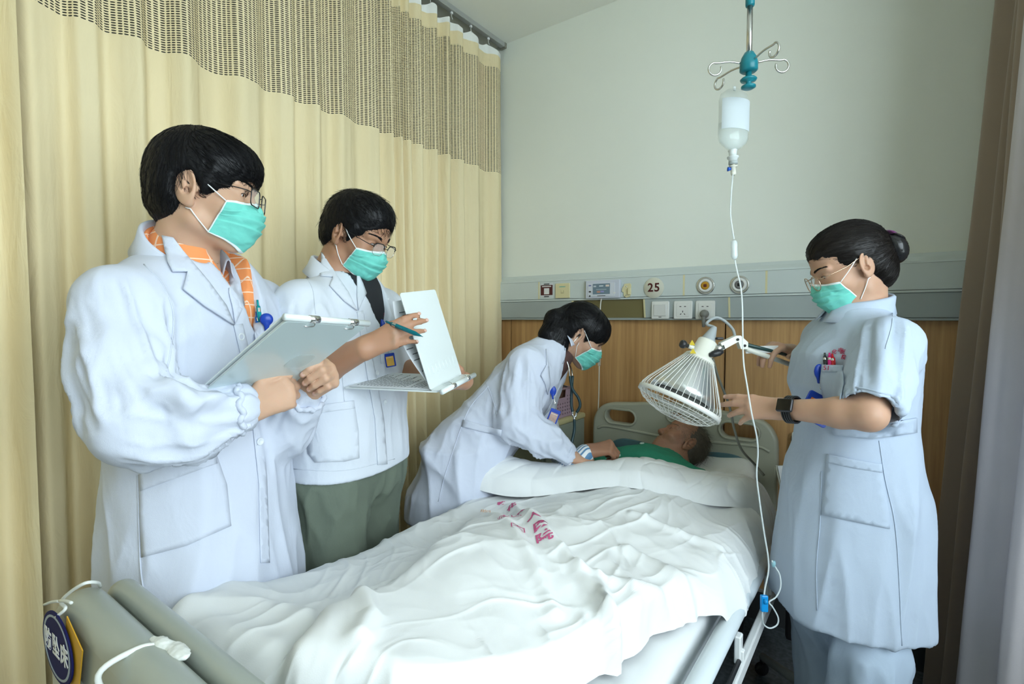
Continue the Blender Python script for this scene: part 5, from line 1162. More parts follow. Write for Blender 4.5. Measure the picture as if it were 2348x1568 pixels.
def hand(F, wrist, fing, dorsal, s, right, curl, splay=(6, 1, -3, -9), thumb=((3.2, 3.6, -1.2), (5.2, 6.2, -1.8), (5.6, 8.8, -2.0)), fr=1.0):
    """adds a hand to field F; local cm frame: y fingers, z back of hand, x to the thumb side. curl: per finger (mcp, pip, dip) degrees. returns fingertip data"""
    R = frame(y=fing, z=dorsal); sg = -1 if right else 1; s = s * .01; W = Vector(wrist)
    def p(x, y, z): return W + R @ Vector((sg * x, y, z)) * s
    kn = [(2.5, 8.6, .15), (.8, 9.0, .35), (-.95, 8.6, .2), (-2.5, 7.8, -.1)]; ln = [(4.3, 2.6, 2.0), (4.8, 3.0, 2.1), (4.4, 2.8, 2.1), (3.4, 2.1, 1.9)]; ra = [.92, .95, .9, .78]; tips = []
    wb = [(1.3, .3, 0), (.5, .2, .2), (-.5, .2, .2), (-1.3, .3, 0)]
    for i in range(4): F.cone(p(*wb[i]), p(*kn[i]), 1.35 * s, 1.02 * s, 1.6 * s)
    F.cone(p(.6, 2.0, -.5), p(1.2, 7.2, -.5), 1.3 * s, 1.0 * s, 1.2 * s); F.cone(p(-1.2, 2.0, -.6), p(-1.6, 6.6, -.6), 1.35 * s, 1.05 * s, 1.2 * s)
    for i in range(4):
        cu = curl[i] if isinstance(curl[0], (tuple, list)) else curl; q = Vector(kn[i]); ang = 0; sp = math.radians(splay[i]); r0 = ra[i] * fr; P = [q]
        for jn in range(3):
            ang += math.radians(cu[jn]); d = Vector((math.sin(sp) * math.cos(ang), math.cos(sp) * math.cos(ang), -math.sin(ang))); q = q + d * ln[i][jn]; P.append(q)
        rr = [r0 * 1.02, r0 * .98, r0 * .86, r0 * .72]
        for jn in range(3): F.cone(p(*P[jn]), p(*P[jn + 1]), rr[jn] * s, rr[jn + 1] * s, (.9 if jn == 0 else .25) * s)
        up = Vector((0, math.sin(ang), math.cos(ang))); tips.append((p(*(P[3] - d * .35 + up * rr[3] * .80)), R @ Vector((sg * d.x, d.y, d.z)), R @ Vector((sg * up.x, up.y, up.z)), s))
    T = [Vector((1.5, 1.6, -.7))] + [Vector(t) for t in thumb]; rt = [1.35, 1.12, .98, .78]
    for j in range(3): F.cone(p(*T[j]), p(*T[j + 1]), rt[j] * s, rt[j + 1] * s, (1.6 if j == 0 else .3) * s)
    lo = np.array(W) - .0; q = [np.array(p(x, y, z)) for x in (-5, 8) for y in (-3, 19) for z in (-9, 4)]
    return tips
def handbox(*tips_w, pad=.03):
    q = np.array([np.array(a) for a in tips_w]); return q.min(0) - pad, q.max(0) + pad
def nails(tips, parent, skip=()):
    bm = bmesh.new()
    for i, (c, d, up, s) in enumerate(tips):
        if i in skip: continue
        R = frame(y=d, z=up).to_4x4(); R.translation = c; t = bmesh.ops.create_uvsphere(bm, u_segments=10, v_segments=6, radius=1.0)
        bmesh.ops.transform(bm, matrix=R @ Matrix.Diagonal((.52 * s, .62 * s, .14 * s, 1)), verts=t['verts'])
    adopt2(bmdone(bm, 'fingernails', M_nail, None, True), parent)

# ---- cloth tools
def bvh_of(V, F):
    from mathutils.bvhtree import BVHTree
    return BVHTree.FromPolygons([Vector(v) for v in V], [tuple(int(i) for i in f) for f in F])
def limb_folds(V, N, a, b, r, amp, freq=9., tw=1.2, seed=0, k=1.0):
    a = np.array(a, float); b = np.array(b, float); ab = b - a; L = np.linalg.norm(ab); t_ = ab / L; q = V - a; t = q @ t_ ; rad = q - t[:, None] * t_; d = np.linalg.norm(rad, axis=1)
    u = np.cross(t_, [0.3, .5, .8]); u /= np.linalg.norm(u); w = np.cross(t_, u); th = np.arctan2(rad @ w, rad @ u)
    wt = np.clip((r * 1.5 - d) / (r * .35), 0, 1) * np.clip((t + .03) / .05, 0, 1) * np.clip((L + .03 - t) / .05, 0, 1)
    q = np.stack([np.cos(th) * .8 + seed, np.sin(th) * .8, t * freq * .55 + tw * .8 * np.sin(th + seed)], 1); w1 = pnoise(q + .35 * np.stack([pnoise(q * 1.3 + 9), pnoise(q * 1.3 + 19), pnoise(q * 1.3 + 29)], 1))
    n = (1 - np.minimum(1, np.abs(w1) * 2.6)) ** 1.6 + .35 * (1 - np.minimum(1, np.abs(pnoise(q * 2.1 + 40)) * 2.6)) ** 2
    return V + N * (amp * wt * (n - .45))[:, None]
def drape(V, N, z0, z1, amp, f=9., fz=1.2, seed=0, ax=2, cond=None):
    P = np.stack([V[:, 0] * f + seed, V[:, 1] * f, V[:, 2] * fz], 1); w = np.clip((V[:, ax] - z0) / .1, 0, 1) * np.clip((z1 - V[:, ax]) / .1, 0, 1)
    if cond is not None: w = w * cond
    return V + N * (amp * w * (ridged(P, 2) - .5))[:, None]
def garment(name, F, h, m, parent, fx=None, smooth=2, boxes=(), label=None):
    V, Q = F.mesh(h, boxes=boxes, smooth=smooth); N = normals(V, Q)
    if fx: V = fx(V, N); V = relax(V, Q, .25)
    o = link(name, npmesh(name, V, Q), m); adopt2(o, parent)
    if label: o['label'] = label
    return o, V, Q, bvh_of(V, Q)
def cast(bvh, px, py, off=0.0, dmax=6):
    r = ray(px, py).normalized(); h = bvh.ray_cast(CAM, r)
    return None if h[0] is None else h[0] - r * off
def patch(name, bvh, poly, m, parent, off=.003, thick=.002, cell=14., label=None, smooth=True, puff=0.0):
    """piece of cloth lying on a surface: outline given by photo pixels, carried onto the garment"""
    bm = bmesh.new(); P = [Vector((x, -y, 0)) for x, y in poly]; vs = [bm.verts.new(p) for p in P]; es = [bm.edges.new((vs[i], vs[(i + 1) % len(vs)])) for i in range(len(vs))]
    bmesh.ops.triangle_fill(bm, use_beauty=True, edges=es)
    for _ in range(6):
        L = [e for e in bm.edges if e.calc_length() > cell * 1.5]
        if not L: break
        bmesh.ops.subdivide_edges(bm, edges=L, cuts=1); bmesh.ops.triangulate(bm, faces=[f for f in bm.faces if len(f.verts) > 3])
    bm.verts.ensure_lookup_table(); miss = []; good = []
    for v in bm.verts:
        x, y = v.co.x, -v.co.y; c = cast(bvh, x, y, off)
        if c is None: miss.append((v, x, y))
        else: good.append((x, y, (c - CAM).length / ray(x, y).length)); v.co = c
    for v, x, y in miss:
        if not good: continue
        g = min(good, key=lambda q: (q[0] - x) ** 2 + (q[1] - y) ** 2); v.co = CAM + ray(x, y) * g[2]
    for _ in range(2): bmesh.ops.smooth_vert(bm, verts=[v for v in bm.verts if not v.is_boundary], factor=.5, use_axis_x=True, use_axis_y=True, use_axis_z=True)
    o = bmdone(bm, name, m, None, smooth); s = o.modifiers.new('t', 'SOLIDIFY'); s.thickness = thick; s.offset = 0; adopt2(o, parent)
    if label: o['label'] = label
    return o
def seam(name, bvh, pts, m, parent, r=.0011, off=.0008, n=6):
    q = [c for c in (cast(bvh, p.x, p.y, off) for p in spline([Vector((x, y, 0)) for x, y in pts], n)) if c is not None]
    if len(q) > 1: return adopt2(tube(name, q, r, m, None, 5), parent)
def button(bvh, px, py, parent, r=.0085, m=None):
    r_ = ray(px, py).normalized(); h = bvh.ray_cast(CAM, r_)
    if h[0] is None: return
    o = lathe('button', [(0, .001), (r * .45, .001), (r * .6, .0025), (r * .9, .003), (r, .002), (r, -.001), (0, -.002)], m or M_button, h[0] + h[1] * .001 * (1 if h[1].dot(r_) < 0 else -1), h[1] if h[1].dot(r_) < 0 else -h[1], None, 16); adopt2(o, parent)
def stitch_text(bvh, s, px, py, size, m, parent, rot=0.0, name='embroidered_characters', bold=0.0, off=.003):
    r_ = ray(px, py).normalized(); h = bvh.ray_cast(CAM, r_)
    if h[0] is None: return
    n = h[1] if h[1].dot(r_) < 0 else -h[1]; up = Vector((0, 0, 1)); x = up.cross(n).normalized(); R = frame(x=x, z=n) @ Matrix.Rotation(rot, 3, 'Z')
    o = text(name, s, size, m, h[0] + n * off, R, None, .0006, 'CENTER', 0, bold); adopt2(o, parent); return o
def shoe(parent, heel, toe, m, w=.045):
    F = Field(); a, b = Vector(heel), Vector(toe); F.ell(a.lerp(b, .12) + Vector((0, 0, .045)), (.042, .042, .05)); F.ell(a.lerp(b, .65) + Vector((0, 0, .03)), ((b - a).length * .42, w, .042), np.array(frame(x=b - a, z=(0, 0, 1))), .03); F.half((0, 0, .004), (0, 0, -1))
    V, Q = F.mesh(.008); adopt2(link('shoe', npmesh('shoe', V, Q), m), parent)

def collar(name, c, axis, front, rs, rf, top, fall, gap, m, parent, spread=.03, n=60, thick=.003):
    """turned-down collar standing round a neck: rs/rf neck radii (side, front), top/fall heights given (back, front)"""
    ax = Vector(axis).normalized(); fr = Vector(front); fr = (fr - ax * fr.dot(ax)).normalized(); sd = fr.cross(ax); bm = bmesh.new(); rows = []; c = Vector(c)
    for i in range(n + 1):
        a = math.radians(gap + (360 - 2 * gap) * i / n); f = (1 + math.cos(a)) / 2; e = fr * math.cos(a) * rf + sd * math.sin(a) * rs; er = (fr * math.cos(a) + sd * math.sin(a))
        ht = top[0] + (top[1] - top[0]) * f; hf = fall[0] + (fall[1] - fall[0]) * f; w = spread * (.75 + .6 * f)
        pr = [(0, -.02), (0, ht * .5), (.001, ht - .004), (.005, ht), (.010, ht - .004), (w * .6, ht * .45 + hf * .55), (w, hf)]
        rows.append([bm.verts.new(c + e + er * q + ax * h) for q, h in pr])
    for a, b in zip(rows[:-1], rows[1:]):
        for k in range(len(a) - 1): bm.faces.new((a[k], a[k + 1], b[k + 1], b[k]))
    o = bmdone(bm, name, m, None, True); s_ = o.modifiers.new('t', 'SOLIDIFY'); s_.thickness = thick; s_.offset = 0; return adopt2(o, parent)
def vcut_op(K, C, R, z0, slope, fmin=.01, h=1.8):
    O = np.array(C); Rn = np.array(R)
    def vcut(X, Y, Z):
        x, y, z = X - O[0], Y - O[1], Z - O[2]; s = x * Rn[0, 0] + y * Rn[1, 0] + z * Rn[2, 0]; f = x * Rn[0, 1] + y * Rn[1, 1] + z * Rn[2, 1]; u = x * Rn[0, 2] + y * Rn[1, 2] + z * Rn[2, 2]
        return np.maximum(np.abs(s) - np.maximum(u - z0, -1) * slope, fmin - f)
    K.add(vcut, O - 1.2, O + 2.0, 0, 's')

def torso_only(V, Q, segs, r):
    """surface without the sleeves, so that plackets and pockets lie on the body of the garment"""
    d = np.full(len(V), 9.0)
    for a, b in segs:
        a = np.array(a); ab = np.array(b) - a; t = np.clip((V - a) @ ab / (ab @ ab), 0, 1); d = np.minimum(d, np.linalg.norm(V - a - t[:, None] * ab, axis=1))
    k = np.all(d[Q] > r, axis=1); return bvh_of(V, Q[k])
# ================================================================ doctor with the closed clipboard (left)
def legs(person, hips, knees, ankles, m, r=(.095, .075, .062), shoe_dir=(1, 0, 0), shoe_m=None, flare=0.0):
    F = Field()
    for hh, kk, aa in zip(hips, knees, ankles):
        F.cone(hh, kk, r[0], r[1], .03); F.cone(kk, aa, r[1], r[2] + flare, .03)
    F.cone(hips[0], hips[1], r[0] + .01, r[0] + .01, .05)
    def fx(V, N):
        V = drape(V, N, .03, 1.0, .015, 8, 2.6, 3)
        return V
    o, V, Q, b = garment('trousers', F, .009, m, person, fx)
    for aa in ankles:
        a = Vector(aa); d = Vector(shoe_dir).normalized(); shoe(person, (a.x - d.x * .06, a.y - d.y * .06, 0.0), (a.x + d.x * .20, a.y + d.y * .20, 0.0), shoe_m or M_shoeb)
    return o, b

def doctor_A():
    FT = Vector((.874, .476, 0)).normalized(); RT = Vector((FT.y, -FT.x, 0)); UP = Vector((0, 0, 1)); R = Matrix((RT, FT, UP)).transposed()
    C = Vector((-1.43, .60, 0))
    per = thing('person', 'person in white coat and orange checked shirt holding a closed clipboard', 'person', (C.x, C.y, 0), 'medical staff around the bed')
    hd = Head(at(472, 444, 1.235), (.66, .74, -.10), (.04, .06, 1), 1.12, 1.30)
    Sr = C + RT * .235 + UP * 1.395; Sl = C - RT * .235 + UP * 1.40; Er = at(312, 968, 1.03); Wr = at(572, 936, 1.14); El = at(640, 985, 1.42); Wl = at(702, 896, 1.33)
    neck = at(420, 600, 1.27)
    # ---- skin
    F = Field(); hd.skin(F)
    F.cone(hd.p(0, -2.2, -4.5), neck, .064, .072, .03); F.cone(neck, C + UP * 1.38 - FT * .03, .07, .10, .03); F.cone(C + UP * 1.38 - FT * .03, C + UP * 1.0, .10, .10, .03)
    for S, E, W in ((Sr, Er, Wr), (Sl, El, Wl)):
        F.cone(C + UP * 1.38, S, .06, .05, .03); F.cone(S, E, .055, .048, .02); F.cone(E, W, .046, .030, .02)
    t1 = hand(F, Wr, at(652, 902, 1.205) - Wr, -ray(600, 930) + Vector((0, 0, .12)), 1.10, True, [(38, 66, 40), (44, 70, 40), (50, 74, 40), (56, 78, 40)], (4, 0, -3, -6), ((4.0, 4.4, .2), (4.1, 7.8, .5), (3.2, 10.6, .0)))
    t2 = hand(F, Wl, at(772, 842, 1.285) - Wl, ray(770, 840) + Vector((0, .1, -.1)), 1.12, False, [(58, 74, 30), (70, 86, 26), (72, 88, 26), (74, 88, 28)], (8, 1, -3, -7), ((3.4, 4.2, -1.4), (5.2, 6.6, -2.4), (5.6, 9.0, -3.4)))
    bx = [(*hd.box(), .0024), (*handbox(at(545, 985, 1.08), at(545, 860, 1.08), at(700, 960, 1.34), at(790, 795, 1.38), at(790, 905, 1.12), at(690, 795, 1.12), Wr, Wl, pad=.025), .0026)]
    V, Q = F.mesh(.0065, bx); body = link('body', npmesh('body', V, Q), M_skinA); adopt2(body, per)
    hd.eyes(per, (-.1, 1, -.15)); hd.brows(per, M_hair); nails(t2, per)
    FS = Field(); hd.skin(FS)
    hd.mask(per, FS, .2, F); hd.glasses(per, 2.3, 1.75, -.25, 10.9, M_blk, .45)
    # ---- hair: full, bowl-like, fringe to the brow
    H = Field(); hd.ell(H, (0, -1.2, 3.9), (8.8, 10.5, 9.9)); hd.ell(H, (0, -4.8, -1.0), (7.8, 5.8, 6.8), k=3); hd.ell(H, (0, 4.4, 6.4), (7.6, 6.2, 5.0), k=3); hd.cone(H, (0, -6.6, -4.0), (0, -6.2, -7.2), 3.6, 1.8, k=3)
    for sx in (-1, 1): hd.cone(H, (sx * 6.9, 3.6, 3.6), (sx * 7.1, 2.0, -1.2), 1.3, .45, k=1.5)
    HF = Field(); HF.ops = list(H.ops)
    hd.ell(H, (0, 13.0, -3.4), (9.5, 9.6, 7.6), k=.8, op='s')
    for sx in (-1, 1): hd.ell(H, (sx * 9.6, -1.0, -1.6), (3.6, 2.7, 4.6), k=.6, op='s'); hd.ell(H, (sx * 8.6, 1.6, -6.0), (4.6, 5.0, 4.8), k=.8, op='s')
    hd.ell(H, (0, 3.5, -9), (9.5, 7.4, 8.0), k=.8, op='s')
    def flow(p):
        d = p - np.array([1.0, -3.5, 13.5]); r = np.stack([d[:, 0] * .5, d[:, 1] * .75 + .15 * d[:, 1], np.full(len(p), -3.5) - .25 * (13 - p[:, 2])], 1); r[:, 1] += np.where(p[:, 1] > -1, 1.5, -.4); return r / np.linalg.norm(r, axis=1, keepdims=True)
    hair_mesh(H, .0045, M_hair, per, flow, 2400, hd, (3.0, 5.5), .05, seed=3, field_full=HF, lift=.10)
    # ---- orange checked shirt under the coat
    T = Field(); rows = [(.95, 0, 0, .20, .13), (1.2, 0, 0, .205, .135), (1.40, 0, .0, .20, .128), (1.49, 0, -.0, .15, .105), (1.545, 0, .01, .088, .09), (1.565, 0, .012, .082, .085)]
    vcut_op(T, C, R, 1.40, .42, .0) if False else None
    T.loft(C, R, rows, .02); T.cone(neck - UP * .03, neck + (hd.p(0, -2.2, -4.5) - neck) * .22, .083, .078, .03)
    for S in (Sr, Sl): T.cone(C + UP * 1.45, S, .06, .05, .04)
    vcut_op(T, C, R, 1.395, .55, .02)
    def plaid():
        m = bpy.data.materials.new('orange_check'); m.use_nodes = True; nt = m.node_tree; b = nt.nodes['Principled BSDF']; N = nt.nodes.new; L = nt.links.new
        tc = N('ShaderNodeTexCoord'); mp = N('ShaderNodeMapping'); mp.inputs['Rotation'].default_value = (0, .1, .5); L(tc.outputs['Object'], mp.inputs[0]); sp = N('ShaderNodeSeparateXYZ'); L(mp.outputs[0], sp.inputs[0]); fac = None
        for o_, pitch, wd in ((0, .034, .09), (2, .034, .09)):
            a = N('ShaderNodeMath'); a.operation = 'DIVIDE'; a.inputs[1].default_value = pitch; L(sp.outputs[o_], a.inputs[0]); f = N('ShaderNodeMath'); f.operation = 'FRACT'; L(a.outputs[0], f.inputs[0]); l = N('ShaderNodeMath'); l.operation = 'LESS_THAN'; l.inputs[1].default_value = wd; L(f.outputs[0], l.inputs[0])
            if fac is None: fac = l.outputs[0]
            else: q = N('ShaderNodeMath'); q.operation = 'MAXIMUM'; L(fac, q.inputs[0]); L(l.outputs[0], q.inputs[1]); fac = q.outputs[0]
        mx = N('ShaderNodeMix'); mx.data_type = 'RGBA'; mx.inputs[6].default_value = (.86, .30, .10, 1); mx.inputs[7].default_value = (.90, .62, .45, 1); L(fac, mx.inputs[0]); L(mx.outputs[2], b.inputs['Base Color']); b.inputs['Roughness'].default_value = .8; return m
    M_plaid = plaid(); sh, sV, sQ, sb = garment('shirt', T, .007, M_plaid, per, lambda V, N: V + N * (.003 * fbm(V * 14, 2))[:, None], label='orange checked shirt with open collar')
    # ---- coat
    K = Field(); rows = [(.45, -.014, .0, .262, .200), (.62, -.014, 0, .254, .195), (.85, -.012, -.005, .240, .184), (1.02, -.008, -.005, .228, .173), (1.18, -.004, 0, .226, .165), (1.33, 0, .004, .230, .162), (1.43, 0, .0, .225, .14), (1.50, 0, -.01, .17, .115), (1.545, 0, -.01, .105, .095), (1.56, 0, -.005, .095, .09)]
    K.loft(C, R, rows, .03)
    K.cone(C + UP * 1.46 - FT * .02, Sr, .07, .078, .05); K.cone(C + UP * 1.46 - FT * .02, Sl, .07, .078, .05)
    m1 = Sr.lerp(Er, .55) + RT * .012
    K.cone(Sr, m1, .082, .084, .03); K.cone(m1, Er, .084, .080, .03); q1 = Er.lerp(Wr, .42) - UP * .012; K.cone(Er, q1, .082, .074, .03); K.cone(q1, Er.lerp(Wr, .84), .074, .052, .02); K.cone(Er.lerp(Wr, .84), Er.lerp(Wr, .90), .047, .047, .01)
    K.cone(Sl, El, .088, .08, .03); K.cone(El, El.lerp(Wl, .72), .08, .06, .03); K.cone(El.lerp(Wl, .72), El.lerp(Wl, .93), .055, .044, .01)
    # sagging sleeve folds
    K.cone(at(290, 1015, .99), at(430, 1005, 1.03), .026, .020, .04); K.cone(at(430, 930, 1.01), at(500, 905, 1.06), .020, .014, .03); K.cone(at(310, 880, .98), at(420, 905, 1.0), .016, .018, .04)
    # opening: V from the collar to the top button, back of neck stays covered
    O = np.array(C); Rn = np.array(R)
    def vcut(X, Y, Z):
        x, y, z = X - O[0], Y - O[1], Z - O[2]; s = x * Rn[0, 0] + y * Rn[1, 0]; f = x * Rn[0, 1] + y * Rn[1, 1]
        return np.maximum(np.abs(s - .0) - np.maximum(z - 1.29, -1) * .33, .01 - f)
    K.add(vcut, O + np.array([-.4, -.4, 1.25]), O + np.array([.4, .4, 1.8]), 0, 's')
    K.cone(neck - UP * .10, hd.p(0, -2.2, -4.0), .072, .070, 0, 's')
    def fx(V, N):
        V = limb_folds(V, N, Sr, Er, .10, .014, 7, 1.6, 1); V = limb_folds(V, N, Er, Wr, .09, .017, 8, 1.5, 2); V = limb_folds(V, N, El, Wl, .08, .012, 11, 1.3, 5)
        V = drape(V, N, .45, 1.15, .014, 6.5, 1.3, 4); V = drape(V, N, 1.1, 1.5, .006, 9, 5, 9); return V + N * (.0025 * fbm(V * 10, 2))[:, None]
    co, cV, cQ, cb = garment('white_coat', K, .0066, M_coat, per, fx, smooth=2)
    both = bvh_of(np.concatenate([cV, sV]), np.concatenate([cQ, sQ + len(cV)]))
    tb = torso_only(cV, cQ, ((Sr.lerp(Er, .35), Er), (Er, Wr), (El, Wl)), .105)
    # collar, lapels, placket, pockets, buttons
    collar('collar', neck - UP * .012, hd.p(0, -2.2, -4.5) - neck, FT, .086, .092, (.080, .030), (.018, -.03), 46, M_coat, co, .026)
    collar('shirt_collar', neck - UP * .005, hd.p(0, -2.2, -4.5) - neck, FT, .072, .080, (.062, -.02), (.034, -.075), 40, M_plaid, sh, .016)
    patch('lapel', both, [(372, 540), (384, 600), (396, 622), (430, 622), (420, 662), (470, 702), (537, 745), (518, 700), (478, 645), (432, 590), (398, 545)], M_coat, co, .010, .005, 9)
    patch('lapel', both, [(514, 592), (527, 630), (526, 670), (534, 705), (539, 742), (560, 700), (550, 640), (534, 604)], M_coat, co, .006, .004, 9)
    patch('placket', tb, [(536, 744), (556, 742), (580, 840), (600, 960), (612, 1100), (618, 1290), (598, 1290), (594, 1110), (580, 970), (560, 850)], M_coat, co, .004, .003, 14)
    patch('pocket', tb, [(318, 1092), (492, 1030), (520, 1110), (530, 1205), (430, 1250), (325, 1278), (320, 1180)], M_coat, co, .0025, .003, 14)
    patch('pocket_hem', tb, [(318, 1088), (492, 1026), (498, 1062), (322, 1126)], M_coat, co, .0045, .003, 14)
    patch('chest_pocket', cb, [(580, 742), (610, 736), (618, 800), (592, 808)], M_coat, co, .020, .002, 8)
    for p in ((552, 772), (596, 1012)): button(tb, *p, co, .0095)
    seam('seam', cb, [(316, 1090), (318, 1180), (322, 1300), (330, 1360)], M_coat, co, .0018); seam('seam', cb, [(330, 606), (372, 650), (398, 720), (392, 800), (382, 850)], M_coat, co, .0016)
    # elastic cuff
    for E, W, a in ((Er, Wr, .90), (El, Wl, .93)):
        c = E.lerp(W, a); d = (W - E).normalized(); bm = bmesh.new(); Rr = frame(x=UP, z=d); pts = []
        for k in range(72):
            th = 2 * PI * k / 72; rr = .051 + .0022 * math.sin(th * 18); pts.append(c + Rr @ Vector((rr * math.cos(th), rr * math.sin(th), .004 * math.sin(th * 9))))
        bm_tube(bm, pts, .007, 7, False, True); adopt2(bmdone(bm, 'elastic_cuff', M_coat, None, True), co)
    stitch_text(cb, '化', 571, 703, .018, M_red, co); stitch_text(cb, '敦', 574, 716, .016, M_red, co)
    hp = C + UP * .88
    legs(per, [hp + RT * .10, hp - RT * .10], [C + RT * .10 + UP * .47, C - RT * .10 + UP * .47], [C + RT * .11 + UP * .07, C - RT * .11 + UP * .07], M_dark, shoe_dir=FT)
    return dict(per=per, coat=cb)
PA = doctor_A()

# ================================================================ man with the open clipboard
def short_hair(hd, per, m, seed, n=2600, thick=1.0, tall=1.0, fringe=0.0):
    H = Field(); hd.ell(H, (0, -1.4, 3.5), (8.0 + .5 * thick, 9.9 + .6 * thick, 9.2 + .5 * thick)); hd.ell(H, (0, 2.8, 7.2), (6.6 + .3 * thick, 6.4, 4.6 + .8 * tall), k=2); hd.ell(H, (0, -5.4, -1.4), (7.0, 5.4, 6.2), k=2.5)
    for sx in (-1, 1): hd.cone(H, (sx * 6.9, 3.0, 2.6), (sx * 7.05, 1.9, -1.6), 1.1, .5, k=1.2)
    HF = Field(); HF.ops = list(H.ops)
    hd.ell(H, (0, 13.0, -1.6 - fringe), (8.6, 9.2, 8.0), k=.8, op='s'); hd.ell(H, (0, 4.6, -9), (9.5, 7.2, 8.8), k=.8, op='s')
    for sx in (-1, 1): hd.ell(H, (sx * 9.2, .0, -1.9), (3.3, 2.7, 4.3), k=.6, op='s'); hd.ell(H, (sx * 8.6, -1.6, -6.4), (4.0, 4.4, 4.4), k=.6, op='s')
    def flow(p):
        d = p - np.array([1.5, -5.0, 13.0]); r = np.stack([d[:, 0] * .45 - .8, d[:, 1] * .9, -2.2 - .32 * (13 - p[:, 2])], 1); r[:, 1] += np.where(p[:, 1] > 0, 2.5, 0); return r / np.linalg.norm(r, axis=1, keepdims=True)
    return hair_mesh(H, .0045, m, per, flow, n, hd, (1.6, 3.4), .05, seed=seed, field_full=HF, lift=.30, jit=.5)

def doctor_B():
    FT = Vector((.96, .28, 0)).normalized(); RT = Vector((FT.y, -FT.x, 0)); UP = Vector((0, 0, 1)); R = Matrix((RT, FT, UP)).transposed(); C = Vector((-1.475, 1.08, 0))
    per = thing('person', 'man in short white coat and olive trousers writing on an open clipboard', 'person', (C.x, C.y, 0), 'medical staff around the bed')
    hd = Head(at(818, 540, 1.69), (.86, .28, -.42), (.40, .13, .9), 1.10)
    Sr = C + RT * .215 + UP * 1.40; Sl = C - RT * .205 + UP * 1.40; Er = at(700, 862, 1.47); Wr = at(832, 800, 1.37); H0B = at(1003, 899, 1.44); exB = Vector((-.30, .945, .10)).normalized(); El = at(905, 850, 1.86); Wl = H0B + exB * .285 + Vector((-.045, -.01, -.032)); neck = at(762, 645, 1.70)
    F = Field(); hd.skin(F); F.cone(hd.p(0, -2.4, -4.5), neck, .062, .068, .03); F.cone(neck, C + UP * 1.38 - FT * .03, .07, .10, .03); F.cone(C + UP * 1.38 - FT * .03, C + UP * 1.0, .10, .10, .03)
    for S, E, W in ((Sr, Er, Wr), (Sl, El, Wl)):
        F.cone(C + UP * 1.38, S, .06, .05, .03); F.cone(S, E, .054, .050, .02); mm = E.lerp(W, .35); F.cone(E, mm, .048, .048, .02); F.cone(mm, W, .048, .031, .02)
    t1 = hand(F, Wr, at(906, 766, 1.375) - Wr, -ray(880, 770) + Vector((0, 0, .30)), 1.04, True, [(6, 26, 14), (12, 24, 14), (18, 28, 14), (24, 32, 16)], (4, 0, -3, -7), ((2.6, 4.4, -2.4), (2.9, 7.6, -3.8), (2.0, 10.0, -4.4)))
    t2 = hand(F, Wl, -exB * .8 + Vector((-.3, -.1, 0)), Vector((0, 0, -1)), 1.05, False, (8, 12, 8), (5, 1, -3, -7), ((2.8, 3.2, -2.0), (3.2, 4.2, -4.6), (2.9, 5.6, -6.4)))
    bx = [(*hd.box(), .0024), (*handbox(at(790, 845, 1.30), at(985, 725, 1.48), at(790, 725, 1.30), at(985, 830, 1.48), pad=.01), .0028), (*handbox(Wl, Wl - exB * .2, Wl + Vector((.06, 0, .06)), pad=.04), .003)]
    V, Q = F.mesh(.007, bx); adopt2(link('body', npmesh('body', V, Q), M_skinB), per)
    hd.eyes(per, (0, 1, -.6)); hd.brows(per, M_hair); nails(t1, per)
    FS = Field(); hd.skin(FS); hd.mask(per, FS, .3, F); hd.glasses(per, 2.35, 1.75, -.5, 10.9, M_blk, .8, half=True); short_hair(hd, per, M_hair, 11, 2100, 1.0, 1.3, .3)
    T = Field(); T.loft(C, R, [(.95, 0, 0, .19, .12), (1.2, 0, 0, .195, .125), (1.40, 0, .0, .18, .12), (1.47, 0, -.0, .13, .10), (1.515, 0, .01, .08, .082)], .02); T.cone(neck - UP * .06, neck + UP * .012, .08, .075, .02)
    sh, sV, sQ, sb = garment('tshirt', T, .008, M_tee, per, None, label='black round-neck t-shirt')
    K = Field(); K.loft(C, R, [(.872, 0, .0, .24, .165), (1.02, 0, 0, .228, .158), (1.18, 0, 0, .222, .155), (1.32, 0, .004, .224, .152), (1.42, 0, .0, .205, .13), (1.48, 0, -.01, .15, .108), (1.525, 0, -.01, .098, .092), (1.54, 0, -.005, .09, .085)], .03)
    K.cone(C + UP * 1.44 - FT * .02, Sr, .07, .076, .05); K.cone(C + UP * 1.44 - FT * .02, Sl, .07, .074, .05); K.cone(Sr, Sr.lerp(Er, .92), .082, .078, .03); K.cone(Sl, El, .08, .07, .03)
    K.half(Sr.lerp(Er, .5), (0, 0, -1), 'i') if False else None
    vcut_op(K, C, R, 1.255, .30); K.cone(neck - UP * .10, hd.p(0, -2.4, -4.0), .070, .068, 0, 's')
    def fx(V, N):
        V = limb_folds(V, N, Sr, Er, .085, .012, 8, 1.6, 3); V = drape(V, N, .87, 1.2, .008, 7, 1.6, 14); V = drape(V, N, 1.1, 1.5, .007, 8, 4, 19); return V + N * (.0025 * fbm(V * 10 + 3, 2))[:, None]
    co, cV, cQ, cb = garment('white_coat', K, .0065, M_coatB, per, fx); both = bvh_of(np.concatenate([cV, sV]), np.concatenate([cQ, sQ + len(cV)]))
    collar('collar', neck - UP * .012, hd.p(0, -2.4, -4.5) - neck, FT, .078, .084, (.074, .025), (.016, -.03), 46, M_coatB, co, .022)
    patch('lapel', both, [(738, 578), (734, 632), (764, 634), (756, 654), (790, 690), (819, 712), (800, 672), (772, 630)], M_coatB, co, .008, .005, 7)
    patch('lapel', both, [(818, 618), (832, 650), (840, 672), (822, 712), (819, 680)], M_coatB, co, .006, .004, 7)
    patch('placket', cb, [(819, 714), (832, 712), (862, 860), (880, 960), (888, 1064), (866, 1066), (860, 960), (842, 860)], M_coatB, co, .004, .003, 12)
